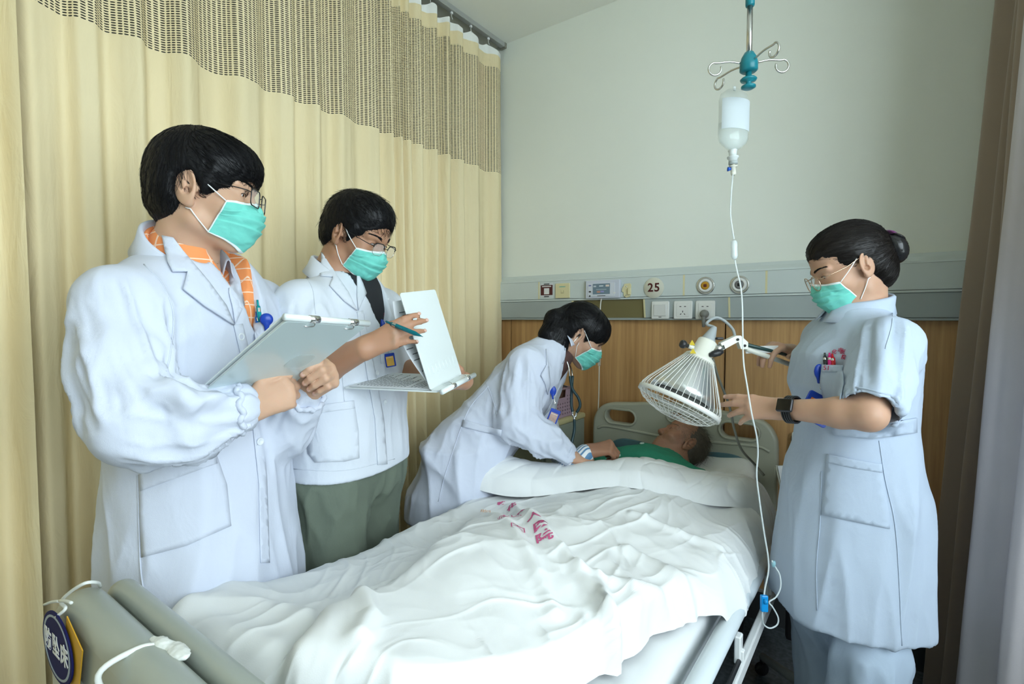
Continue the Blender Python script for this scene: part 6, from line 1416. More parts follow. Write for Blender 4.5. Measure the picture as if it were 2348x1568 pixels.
    patch('pocket', cb, [(694, 936), (812, 920), (822, 985), (824, 1050), (790, 1058), (722, 1060), (706, 1040)], M_coatB, co, .0025, .003, 12)
    patch('pocket_hem', cb, [(694, 934), (812, 918), (814, 936), (696, 952)], M_coatB, co, .0045, .003, 12)
    patch('chest_pocket', cb, [(868, 760), (894, 756), (900, 830), (874, 834)], M_coatB, co, .004, .003, 9)
    for p in ((825, 730), (864, 855), (882, 922)): button(cb, *p, co, .009)
    seam('seam', cb, [(668, 1075), (790, 1078), (905, 1052)], M_coatB, co, .0014); seam('seam', cb, [(690, 622), (716, 660), (724, 720)], M_coatB, co, .0014); seam('seam', cb, [(784, 850), (790, 920)], M_coatB, co, .0012)
    for s_, x, y in (('敦', 862, 722), ('化', 864, 715), ('市', 868, 709), ('医', 874, 722), ('院', 878, 722)): stitch_text(cb, s_, x, y, .014, M_red, co)
    hp = C + UP * .86
    o, tb = legs(per, [hp + RT * .10, hp - RT * .10], [C + RT * .12 + FT * .02 + UP * .48, C - RT * .12 + UP * .48], [C + RT * .14 + UP * .07, C - RT * .13 + UP * .07], M_trouser, (.115, .098, .085), FT)
    return dict(per=per, coat=cb, tips=t1, hd=hd)
PB = doctor_B()

# ================================================================ woman bending over the patient
def doctor_C():
    Pv = at(1062, 1050, 2.12); neck = at(1282, 790, 2.15); U = (neck - Pv).normalized(); cam_dir = -(ray(1150, 900).normalized())
    side = (cam_dir - U * cam_dir.dot(U)).normalized(); front = U.cross(side); th = math.radians(14); RT = (side * math.cos(th) - front * math.sin(th)).normalized(); FR = U.cross(RT); R = Matrix((RT, FR, U)).transposed(); L = (neck - Pv).length
    per = thing('person', 'woman in long white coat bending over the patient with a stethoscope', 'person', (Pv.x, Pv.y, 0), 'medical staff around the bed')
    r = Vector((.808, .589, 0)); fw = -cam_dir; Z = Vector((0, 0, 1))
    hd = Head(at(1330, 768, 2.2), r * .84 - Z * .52 + cam_dir * .12, r * .52 + Z * .85, 1.06)
    Sr = at(1208, 838, 2.02); Sl = at(1262, 842, 2.30); Er = at(1180, 965, 1.98); Wr = at(1310, 1046, 2.0); El = at(1238, 962, 2.34); Wl = at(1285, 1050, 2.25)
    F = Field(); hd.skin(F); F.cone(hd.p(0, -2.4, -4.5), neck, .058, .062, .03); F.cone(neck, Pv.lerp(neck, .75), .06, .09, .03); F.cone(Pv.lerp(neck, .75), Pv, .09, .10, .03)
    for S, E, W in ((Sr, Er, Wr), (Sl, El, Wl)):
        F.cone(Pv.lerp(neck, .82), S, .05, .045, .03); F.cone(S, E, .046, .042, .02); F.cone(E, W, .040, .026, .02)
    hand(F, Wr, at(1360, 1060, 2.03) - Wr, Vector((0, 0, 1)) + cam_dir * .3, 1.0, True, (25, 30, 15)); hand(F, Wl, at(1330, 1075, 2.26) - Wl, Vector((0, 0, 1)), 1.0, False, (25, 30, 15))
    bx = [(*hd.box(), .0026), (*handbox(Wr, at(1390, 1080, 2.04), pad=.05), .003)]
    V, Q = F.mesh(.008, bx); adopt2(link('body', npmesh('body', V, Q), M_skinD), per)
    hd.eyes(per, (0, 1, -.5)); hd.brows(per, M_hair); FS = Field(); hd.skin(FS); hd.mask(per, FS, .3, F)
    # hair: tied back at the crown, loose bob below, fringe in front
    H = Field(); hd.ell(H, (0, -1.3, 3.7), (8.6, 10.3, 9.6)); hd.ell(H, (0, 5.0, 4.6), (7.3, 5.4, 6.0), k=2.5); hd.ell(H, (0, -4.6, -2.2), (7.5, 5.4, 7.6), k=3)
    hd.cone(H, (0, -9.0, 4.4), (0, -11.6, 1.4), 2.2, 2.6, k=1.5); hd.cone(H, (0, -11.6, 1.4), (0, -10.6, -5.6), 3.0, 2.0, k=2)
    for sx in (-1, 1): hd.cone(H, (sx * 6.6, -2.6, -2.0), (sx * 5.8, -2.4, -11.0), 2.0, .9, k=2); hd.cone(H, (sx * 6.6, 4.0, 4.0), (sx * 7.0, 2.8, -1.0), 1.2, .5, k=1.2)
    tq = [at(1302, 713, 2.18), at(1272, 732, 2.14), at(1256, 768, 2.10), at(1260, 802, 2.08)]; H.chain(tq, [.026, .038, .034, .012], .02); H.cone(at(1294, 752, 2.13), at(1287, 832, 2.06), .036, .010, .03); H.cone(at(1278, 765, 2.12), at(1272, 815, 2.07), .042, .018, .03); H.cone(at(1285, 770, 2.2), at(1275, 800, 2.2), .05, .03, .03)
    HF = Field(); HF.ops = list(H.ops)
    hd.ell(H, (0, 14.0, -4.6), (9.2, 9.8, 7.6), k=.8, op='s'); hd.ell(H, (0, 5.0, -9.5), (9.5, 6.6, 8.2), k=.8, op='s')
    for sx in (-1, 1): hd.ell(H, (sx * 9.2, .4, -1.2), (3.2, 2.5, 4.0), k=.6, op='s')
    def flow(p):
        tie = np.array([0, -9.4, 4.4]); front_ = p[:, 1] > 1.5; low = (p[:, 2] < 0) | (p[:, 1] < -9)
        d = tie - p; d2 = np.stack([p[:, 0] * .12, np.full(len(p), .6), np.full(len(p), -3.0)], 1); d3 = np.stack([p[:, 0] * .05, np.full(len(p), .15), np.full(len(p), -3.0)], 1)
        out = np.where(low[:, None], d3, np.where(front_[:, None], d2, d)); return out / (np.linalg.norm(out, axis=1, keepdims=True) + 1e-9)
    hair_mesh(H, .005, M_hair, per, flow, 2100, hd, (3, 6), .05, seed=21, field_full=HF, lift=.12)
    adopt2(tube('hair_tie', [hd.p(1.9 * math.cos(a), -9.3 + .6 * math.sin(a), 4.3 + 1.9 * math.sin(a)) for a in np.linspace(0, 2 * PI, 16, endpoint=False)], .5 * hd.s, M_blk, None, 8, True), per)
    T = Field(); T.loft(Pv, R, [(.1, 0, 0, .13, .10), (L * .7, 0, 0, .13, .10), (L * .9, 0, .01, .10, .085), (L * 1.0, 0, .015, .065, .066)], .02)
    sh, sV, sQ, sb = garment('blouse', T, .009, mat('blouse_brown', (.10, .05, .045), .8), per, None, label='dark brown blouse with a beige frill')
    K = Field(); K.loft(Pv, R, [(-.06, 0, -.01, .165, .15), (.08, 0, -.005, .16, .145), (.2, 0, 0, .155, .135), (L * .62, 0, 0.005, .165, .135), (L * .8, 0, 0, .155, .115), (L * .93, 0, 0, .11, .09), (L * 1.03, 0, .005, .072, .074)], .03)
    Rv = Matrix((RT - Z * RT.z, (Z.cross((RT - Z * RT.z))), Z)); side_h = (RT - Z * RT.z).normalized(); fr_h = Z.cross(side_h); Rs = Matrix((side_h, fr_h, Z)).transposed(); B0 = Vector((Pv.x, Pv.y, 0))
    K.loft(B0, Rs, [(.56, 0, -.035, .205, .20), (.66, 0, -.03, .20, .19), (Pv.z - .05, 0, -.01, .18, .17), (Pv.z + .05, 0, .0, .16, .15)], .06)
    K.cone(Pv.lerp(neck, .84), Sr, .06, .066, .05); K.cone(Pv.lerp(neck, .84), Sl, .06, .066, .05); mA = Sr.lerp(Er, .5) - r * .005
    K.cone(Sr, mA, .074, .078, .03); K.cone(mA, Er, .078, .076, .03); K.cone(Er, Er.lerp(Wr, .55), .074, .064, .03); K.cone(Er.lerp(Wr, .55), Er.lerp(Wr, .92), .062, .040, .02); K.cone(Sl, El, .07, .065, .03); K.cone(El, El.lerp(Wl, .9), .065, .04, .03)
    vcut_op(K, Pv, R, L * .60, .30); K.cone(neck - U * .09, hd.p(0, -2.4, -4.0), .063, .06, 0, 's')
    def fx(V, N):
        V = limb_folds(V, N, Sr, Er, .08, .013, 8, 1.6, 31); V = limb_folds(V, N, Er, Wr, .075, .013, 10, 1.4, 33); V = drape(V, N, .55, .95, .012, 7, 1.4, 44); V = drape(V, N, .8, 1.35, .007, 9, 5, 49); return V + N * (.0025 * fbm(V * 10 + 7, 2))[:, None]
    co, cV, cQ, cb = garment('white_coat', K, .007, M_coatC, per, fx); both = bvh_of(np.concatenate([cV, sV]), np.concatenate([cQ, sQ + len(cV)]))
    collar('collar', neck - U * .02, hd.p(0, -2.4, -4.5) - neck, FR, .070, .074, (.06, .02), (.010, -.03), 50, M_coatC, co, .020)
    patch('lapel', both, [(1252, 800), (1254, 836), (1240, 860), (1250, 880), (1256, 905), (1262, 880), (1258, 840)], M_coatC, co, .007, .004, 6)
    patch('pocket_band', cb, [(1062, 962), (1150, 986), (1148, 1000), (1058, 978)], M_coatC, co, .005, .003, 10)
    seam('seam', cb, [(1120, 885), (1080, 930), (1058, 978), (1040, 1030), (1020, 1090), (1005, 1150)], M_coatC, co, .0014); seam('seam', cb, [(1120, 830), (1108, 860), (1124, 900), (1140, 950)], M_coatC, co, .0012)
    c = Er.lerp(Wr, .92); Rr = frame(x=(0, 0, 1), z=Wr - Er); adopt2(tube('elastic_cuff', [c + Rr @ Vector(((.036 + .002 * math.sin(a * 16)) * math.cos(a), (.036 + .002 * math.sin(a * 16)) * math.sin(a), 0)) for a in np.linspace(0, 2 * PI, 64, endpoint=False)], .006, M_coatC, None, 6, True), co)
    hp = Vector((Pv.x, Pv.y, .80)); legs(per, [hp + side_h * .06, hp - side_h * .06], [B0 + side_h * .08 - fr_h * .03 + Z * .46, B0 - side_h * .09 + fr_h * .05 + Z * .46], [B0 + side_h * .10 - fr_h * .05 + Z * .07, B0 - side_h * .09 - fr_h * .0 + Z * .07], M_dark, (.066, .062, .058), fr_h)
    return dict(per=per, coat=cb, hd=hd)
PC = doctor_C()

# ================================================================ nurse at the heat lamp
def nurse_D():
    FT = Vector((-.86, -.51, 0)).normalized(); RT = Vector((FT.y, -FT.x, 0)); UP = Vector((0, 0, 1)); R = Matrix((RT, FT, UP)).transposed(); C = Vector((-.07, 1.765, 0))
    per = thing('person', 'nurse in short-sleeved white dress and trousers adjusting the heat lamp', 'person', (C.x, C.y, 0), 'medical staff around the bed')
    hd = Head(at(1950, 612, 1.46), (-.86, -.36, -.38), (-.35, -.145, .925), 1.0)
    Sl = C - RT * .150 + UP * 1.305; Sr = C + RT * .150 + UP * 1.305; El = at(1992, 950, 1.20); Wl = at(1800, 938, 1.37); Er = at(1900, 850, 1.78); Wr = at(1815, 806, 1.70); neck = at(1970, 700, 1.465)
    F = Field(); hd.skin(F); F.cone(hd.p(0, -2.4, -4.5), neck, .054, .058, .03); F.cone(neck, C + UP * 1.28, .06, .09, .03); F.cone(C + UP * 1.28, C + UP * .95, .09, .10, .03)
    for S, E, W in ((Sl, El, Wl), (Sr, Er, Wr)):
        F.cone(C + UP * 1.28, S, .05, .045, .03); F.cone(S, E, .046, .038, .02); mm = E.lerp(W, .3); F.cone(E, mm, .036, .036, .02); F.cone(mm, W, .036, .0255, .02)
    t1 = hand(F, Wl, at(1715, 932, 1.44) - Wl, -ray(1740, 930) + Vector((0, 0, .45)), 1.0, False, [(4, 10, 5), (10, 12, 6), (22, 14, 8), (32, 16, 8)], (4, 1, -4, -10), ((2.6, 3.8, -2.6), (3.0, 6.6, -4.0), (2.6, 9.0, -4.4)))
    t2 = hand(F, Wr, at(1760, 788, 1.64) - Wr, UP + ray(1760, 790) * -.25, 1.0, True, (35, 45, 25), (5, 1, -3, -7), ((3.4, 3.8, -1.2), (4.8, 6.0, -1.6), (5.2, 8.2, -2.2)))
    bx = [(*hd.box(), .0024), (*handbox(at(1805, 965, 1.34), at(1630, 895, 1.56), at(1805, 895, 1.34), at(1630, 965, 1.56), pad=.01), .0024), (*handbox(at(1820, 830, 1.55), at(1705, 765, 1.74), at(1820, 765, 1.55), at(1705, 830, 1.74), pad=.01), .0026)]
    V, Q = F.mesh(.007, bx); adopt2(link('body', npmesh('body', V, Q), M_skinD), per)
    hd.eyes(per, (0, 1, -.6)); hd.brows(per, M_hairD); nails(t1, per); FS = Field(); hd.skin(FS); hd.mask(per, FS, .4, F); hd.glasses(per, 2.35, 2.1, -.8, 11.0, M_gold, .98)
    # hair drawn back into a netted bun
    H = Field(); hd.ell(H, (0, -1.4, 3.6), (8.1, 10.0, 9.3)); hd.ell(H, (0, 2.6, 6.6), (6.7, 6.4, 5.2), k=2); hd.ell(H, (0, -5.2, -2.2), (7.0, 5.6, 7.0), k=2.5)
    HF = Field(); HF.ops = list(H.ops)
    hd.ell(H, (0, 13.2, -2.2), (8.9, 9.6, 8.6), k=.8, op='s'); hd.ell(H, (0, 4.4, -9), (9.5, 7.0, 8.6), k=.8, op='s')
    for sx in (-1, 1): hd.ell(H, (sx * 9.0, .4, -1.6), (3.0, 2.4, 3.8), k=.6, op='s')
    bun = np.array([0, -10.6, 1.6])
    def flow(p):
        d = bun - p; d[:, 2] += .25 * np.maximum(0, p[:, 1] + 4); return d / (np.linalg.norm(d, axis=1, keepdims=True) + 1e-9)
    hair_mesh(H, .0045, M_hairD, per, flow, 2400, hd, (3, 6), .045, seed=41, field_full=HF, lift=.06, jit=.15)
    Bn = Field(); hd.ell(Bn, (0, -11.6, .6), (4.2, 3.2, 4.4)); V, Q = Bn.mesh(.004); N = normals(V, Q); V = V + N * (.0015 * ridged(V * 90, 1))[:, None]; o = link('hair_bun', npmesh('hair_bun', V, Q), M_blk); adopt2(o, per); o['label'] = 'hair bun in a black snood'
    M_plum = mat('plum_satin', (.12, .02, .10), .35, sheen=.3)
    for k, (a, b_) in enumerate((((0, -11.4, 5.2), (0, -14.6, 1.4)), ((0, -10.8, 5.6), (0, -13.6, 3.8)))):
        Bw = Field(); hd.ell(Bw, tuple((np.array(a) + np.array(b_)) / 2), (3.6 - k * .6, .7, 2.6 - k * .8), rot=np.array(Matrix.Rotation(math.radians(-38), 3, 'X'))); V, Q = Bw.mesh(.003); o = link('hair_bow', npmesh('hair_bow', V, Q), M_plum if k else M_blk); adopt2(o, per); o['label'] = 'dark satin bow on the bun'
    # dress
    K = Field(); K.loft(C, R, [(.53, 0, .0, .200, .190), (.70, 0, 0, .192, .182), (.88, 0, 0, .180, .167), (1.0, 0, 0, .163, .146), (1.075, 0, 0, .156, .138), (1.18, 0, .012, .162, .152), (1.27, 0, .008, .165, .145), (1.33, 0, -.005, .135, .11), (1.375, 0, -.005, .085, .08), (1.395, 0, 0, .072, .07)], .03)
    K.cone(C + UP * 1.325, Sl, .06, .068, .05); K.cone(C + UP * 1.325, Sr, .06, .068, .05); dA = (El - Sl).normalized(); LA = (El - Sl).length * .96
    Ra = frame(x=RT, z=dA); K.loft(Sl, Ra, [(-.02, 0, 0, .060, .062), (.03, 0, 0, .074, .074), (LA * .6, 0, 0, .073, .071), (LA, 0, 0, .064, .063)], .03, 'u', 2.0); K.cone(Sr, Sr.lerp(Er, .7), .07, .075, .03)
    K.cone(neck - UP * .10, hd.p(0, -2.4, -4.0), .060, .058, 0, 's'); K.loft(Sl, Ra, [(LA - .05, 0, 0, .052, .052), (LA + .02, 0, 0, .058, .057)], 0, 's', 2.0)
    def fx(V, N):
        V = limb_folds(V, N, Sl, El, .085, .010, 6, 1.8, 51); V = drape(V, N, .45, 1.0, .014, 6, .9, 64); V = drape(V, N, 1.08, 1.36, .007, 8, 4, 69); return V + N * (.002 * fbm(V * 9 + 9, 2))[:, None]
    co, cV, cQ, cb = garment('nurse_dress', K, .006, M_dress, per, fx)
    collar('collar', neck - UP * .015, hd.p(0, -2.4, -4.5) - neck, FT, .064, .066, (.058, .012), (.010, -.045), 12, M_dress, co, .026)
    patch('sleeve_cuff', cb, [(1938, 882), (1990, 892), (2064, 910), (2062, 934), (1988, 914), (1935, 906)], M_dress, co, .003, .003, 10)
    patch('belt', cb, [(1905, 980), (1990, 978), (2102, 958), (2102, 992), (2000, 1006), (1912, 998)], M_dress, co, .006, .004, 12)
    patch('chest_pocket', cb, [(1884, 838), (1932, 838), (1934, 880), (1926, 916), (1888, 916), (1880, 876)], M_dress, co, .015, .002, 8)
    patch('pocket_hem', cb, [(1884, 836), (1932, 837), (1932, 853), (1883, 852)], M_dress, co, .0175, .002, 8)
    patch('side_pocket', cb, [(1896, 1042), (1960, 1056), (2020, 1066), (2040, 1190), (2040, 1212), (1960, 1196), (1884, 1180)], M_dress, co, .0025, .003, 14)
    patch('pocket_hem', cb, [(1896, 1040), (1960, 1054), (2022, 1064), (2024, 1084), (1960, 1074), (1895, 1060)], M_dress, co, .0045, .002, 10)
    for p in ((2001, 986), (2056, 984)): button(cb, *p, co, .010)
    seam('seam', cb, [(2016, 1010), (2030, 1100), (2052, 1200), (2062, 1330), (2068, 1480)], M_dress, co, .0015); seam('seam', cb, [(1884, 1080), (1880, 1200), (1872, 1300), (1874, 1400)], M_dress, co, .0013); seam('seam', cb, [(2020, 672), (2042, 700), (2046, 740), (2030, 800)], M_dress, co, .0013)
    for s_, x, y in (('化', 1914, 808), ('市', 1928, 804), ('医', 1934, 808), ('院', 1936, 820)): stitch_text(cb, s_, x, y, .014, M_red, co)
    stitch_text(cb, '51', 1903, 846, .017, M_red, co, 0, 'pocket_number', 0, .021)
    hp = C + UP * .80
    legs(per, [hp + RT * .055, hp - RT * .055], [C + RT * .09 + FT * .02 + UP * .45, C - RT * .09 + UP * .45], [C + RT * .11 + UP * .07, C - RT * .11 + UP * .07], M_trousD, (.075, .088, .086), FT, M_shoe)
    # wrist watch
    a = (Wl - El).normalized(); c = El.lerp(Wl, .90); Rw = frame(x=UP, z=a); wt = bpy.data.objects.new('wrist_watch', None); COL.objects.link(wt); wt.location = c; adopt2(wt, per); wt['label'] = 'black smart watch on the wrist'
    bm = bmesh.new(); pts = [c + Rw @ Vector((.034 * math.cos(t), .034 * math.sin(t), 0)) for t in np.linspace(0, 2 * PI, 28, endpoint=False)]
    for dz in (-.009, -.003, .003, .009): bm_tube(bm, [p + a * dz for p in pts], .0034, 6, False, True)
    adopt2(bmdone(bm, 'strap', M_blk, None, True), wt); n = (-ray(1778, 940).normalized() + UP * .25); n = (n - a * n.dot(a)).normalized(); adopt2(box('case', c + n * .037, (.036, .042, .011), mat('watch_case', (.05, .05, .055), .3, .6), None, .005, frame(y=a, z=n), 3, True), wt); adopt2(box('screen', c + n * .0432, (.031, .037, .0015), mat('watch_glass', (.004, .004, .004), .05), None, .0006, frame(y=a, z=n), 2), wt)
    return dict(per=per, coat=cb, hd=hd)
PD = nurse_D()

# ================================================================ patient
M_green = mat('green_knit', (.020, .21, .125), .9, bump=.5, bump_scale=260, noise_amt=.08, noise_scale=30)
def patient_E():
    per = thing('person', 'elderly patient in green cardigan lying in bed with head on the pillow', 'person', (-.78, 1.9, .60))
    hd = Head(at(1562, 1018, 2.30), (-.66, -.22, .72), (.60, .72, .34), 1.0)
    chest = Vector((-.80, 1.98, .70)); pel = Vector((-.83, 1.40, .655)); neck = hd.p(0, -2.5, -10)
    F = Field(); hd.skin(F, 1); F.cone(hd.p(0, -2.4, -4.5), neck, .052, .055, .03); F.cone(neck, chest, .06, .09, .04); F.cone(chest, pel, .085, .05, .04)
    Sh = chest + Vector((-.17, .06, -.0)); El = Vector((-1.06, 1.66, .70)); Wr = at(1348, 1034, 2.04); F.cone(chest, Sh, .05, .045, .03); F.cone(Sh, El, .045, .038, .02); F.cone(El, Wr, .037, .027, .02)
    hand(F, Wr, at(1392, 1026, 2.03) - Wr, Vector((.1, -.5, 1)), 1.05, True, (68, 66, 40), (4, 1, -2, -5), ((2.8, 3.8, -1.4), (3.2, 6.4, -2.4), (2.4, 8.4, -3.0)))
    for sx in (-1, 1): F.cone(pel + Vector((sx * .09, 0, 0)), Vector((-.85 + sx * .10, .95, .645)), .045, .035, .04); F.cone(Vector((-.85 + sx * .10, .95, .645)), Vector((-.87 + sx * .10, .62, .64)), .035, .03, .04)
    bx = [(*hd.box(), .0028), (*handbox(Wr, at(1425, 1000, 2.06), at(1425, 1080, 2.0), pad=.03), .0028)]
    V, Q = F.mesh(.008, bx); N = normals(V, Q); lp = (V - np.array(hd.C)) @ hd.Rn / hd.s; w = ((np.abs(lp) < 13).all(1)); V = V + N * (.0009 * ridged(V * 130, 2) * w)[:, None]
    adopt2(link('body', npmesh('body', V, Q), M_skinE), per); hd.eyes(per, (0, 1, -.7)); hd.brows(per, M_hairE)
    H = Field(); hd.ell(H, (0, -1.4, 3.3), (7.55, 9.4, 8.8)); hd.ell(H, (0, -4.6, -1.2), (6.2, 4.8, 5.2), k=2.5); HF = Field(); HF.ops = list(H.ops)
    hd.ell(H, (0, 12.2, -1.0), (9.0, 10.4, 9.4), k=.8, op='s'); hd.ell(H, (0, 5, -9), (9.5, 7, 8.6), k=.8, op='s')
    for sx in (-1, 1): hd.ell(H, (sx * 9.0, .4, -1.6), (3.0, 2.4, 3.8), k=.6, op='s')
    def flow(p):
        d = p - np.array([0, 4, 8.]); d[:, 1] -= 3; return d / np.linalg.norm(d, axis=1, keepdims=True)
    hair_mesh(H, .005, M_hairE, per, flow, 1500, hd, (2.5, 7), .05, seed=61, field_full=HF, lift=1.3, jit=.8)
    T = Field(); T.loft(chest, frame(x=(-1, 0, .1), y=(0, .18, 1)), [(-.02, 0, 0, .2, .2), (0, 0, 0, .2, .2)], 0) if False else None
    T.ell(chest + Vector((0, .04, .0)), (.205, .17, .115), None, .03); T.ell(chest + Vector((.0, -.12, -.03)), (.19, .22, .085), None, .05); T.cone(chest + Vector((-.05, .1, .02)), Sh, .10, .085, .05); T.cone(chest + Vector((.08, .12, .0)), chest + Vector((.19, .10, -.01)), .095, .08, .05); T.cone(Sh, El, .075, .06, .03); T.cone(chest + Vector((0, .1, .03)), neck, .09, .075, .05)
    T.cone(hd.p(0, -2.4, -4.0), neck.lerp(chest, .3), .058, .062, 0, 's')
    sh, sV, sQ, sb = garment('cardigan', T, .007, M_green, per, lambda V, N: V + N * (.006 * fbm(V * 11, 2) + .004 * ridged(V * 12, 1))[:, None], label='green knitted cardigan with pale buttons')
    for p in ((1472, 1017), (1418, 1045)): button(sb, *p, sh, .010, mat('button_sage', (.45, .58, .50), .4))
    # striped pyjama cuff on the forearm
    def stripes():
        m = bpy.data.materials.new('striped_pyjama'); m.use_nodes = True; nt = m.node_tree; b = nt.nodes['Principled BSDF']; N = nt.nodes.new; L = nt.links.new; tc = N('ShaderNodeTexCoord'); w = N('ShaderNodeTexWave'); w.inputs['Scale'].default_value = 26; mp = N('ShaderNodeMapping'); mp.inputs['Rotation'].default_value = (0, 0, .5); L(tc.outputs['Object'], mp.inputs[0]); L(mp.outputs[0], w.inputs['Vector'])
        rp = N('ShaderNodeValToRGB'); rp.color_ramp.interpolation = 'CONSTANT'; e = rp.color_ramp.elements; e[0].color = (.78, .80, .82, 1); e[1].position = .62; e[1].color = (.10, .24, .42, 1); L(w.outputs['Fac'], rp.inputs[0]); L(rp.outputs[0], b.inputs['Base Color']); return m
    Y = Field(); Y.cone(El, El.lerp(Wr, .93), .052, .038, .02); V, Q = Y.mesh(.005); adopt2(link('pyjama_sleeve', npmesh('pyjama_sleeve', V, Q), stripes()), per)
    return dict(per=per)
PE = patient_E()
# pillows
M_pillow = mat('pillow_case', (.72, .72, .68), .85, noise_amt=.02, noise_scale=8)
def pillow():
    F = Field(); R = frame(x=(1, .12, 0), z=(0, -.32, 1)); F.add(*rbox((-.70, 2.26, .655), (.27, .17, .052), R, .045))
    V, Q = F.mesh(.009); N = normals(V, Q); V = V + N * (.009 * fbm(V * 7, 2) + .004 * ridged(V * 14, 1))[:, None]; o = link('pillow', npmesh('pillow', V, Q), M_pillow); tag(o, 'flat off-white pillow with red print under the patient head', 'pillow')
def rbox(c, hs, R, r):
    c = np.array(c, float); hs = np.array(hs) - r; Rn = np.array(R)
    def fn(X, Y, Z):
        x, y, z = X - c[0], Y - c[1], Z - c[2]; q = [np.abs(x * Rn[0, i] + y * Rn[1, i] + z * Rn[2, i]) - hs[i] for i in range(3)]
        return np.sqrt(sum(np.maximum(a, 0) ** 2 for a in q)) + np.minimum(np.maximum(np.maximum(q[0], q[1]), q[2]), 0) - r
    e = np.abs(Rn) @ (hs + r); return fn, c - e, c + e, 0
pillow()
# ---------------------------------------------------------------- clipboards, pens, badges, stethoscope
M_cb = mat('clipboard_pale', (.55, .64, .64), .22, noise_amt=.01, noise_scale=6, coat=.3); M_cbw = mat('clipboard_white', (.74, .80, .80), .25, coat=.2); M_paper = mat('paper', (.76, .79, .82), .75); M_print = mat('print_grey', (.16, .17, .19), .8)
def sheet(name, c0, ex, ey, w, h, t, m, parent, r=.008):
    R = frame(x=ex, y=ey); o = shape2d(name, [rrect(0, 0, w, h, r)], t, min(.0008, t * .3), m, c0, R); return adopt(o, parent)
def print_lines(name, c0, ex, ey, w, h, parent, n=16, seed=1, off=.0016, sgn=1):
    rs = random.Random(seed); R = frame(x=ex, y=ey); nz = R @ Vector((0, 0, sgn)); bm = bmesh.new()
    for i in range(n):
        y = h * (.93 - .88 * i / n); x = w * .06
        if rs.random() < .12: continue
        end = w * rs.uniform(.45, .94)
        while x < end:
            l = rs.uniform(.006, .02); a = c0 + R @ Vector((x, y, 0)) + nz * off; b = R @ Vector((min(l, end - x), 0, 0)); u = R @ Vector((0, h / n * .28, 0))
            bm.faces.new([bm.verts.new(p) for p in (a, a + b, a + b + u, a + u)]); x += l + .004
    o = bmdone(bm, name, M_print); o['kind'] = 'stuff'; return adopt(o, parent)
def clipboard_closed():
    TL, TR, BL = at(655, 735, .983), at(838, 748, 1.175), at(460, 905, 1.098); ex = (TR - TL).normalized(); w = (TR - TL).length; ey = (BL - TL); ey = (ey - ex * ey.dot(ex)); h = ey.length; ey.normalize(); n = ex.cross(ey)
    th = thing('clipboard', 'closed pale grey clipboard held by the person in the orange shirt', 'clipboard', tuple((TL + BL) / 2)); R = frame(x=ex, y=ey)
    sheet('back_cover', TL, ex, ey, w, h, .004, M_cb, th); sheet('paper_stack', TL + ex * .006 + ey * .01 + n * .006, ex, ey, w - .012, h - .02, .005, M_paper, th, .002); sheet('front_cover', TL + n * .012, ex, ey, w, h, .003, M_cbw, th)
    c = TL - ey * .006 + n * .004; adopt(tube('spine_bar', [c - ex * .006, c + ex * (w + .006)], .007, M_cbw, None, 14), th)
    for t in (.30, .80):
        q = c + ex * w * t; adopt(tube('spine_ring', [q - ex * .012, q + ex * .012], .0078, M_metal, None, 16), th)
        adopt(tube('wire_clip', spline([q - n * .007, q - n * .012 + ey * .008, q - n * .006 + ey * .018 - ex * .010, q - n * .004 + ey * .016 - ex * .018], 5), .0014, M_metal, None, 6), th)
    sheet('tape', TL + ex * w * .55 + ey * h * .42 - n * .0026, ex, ey, w * .28, h * .2, .0006, mat('tape_clear', (.75, .82, .80), .15, alpha=.35), th, .02)
clipboard_closed()
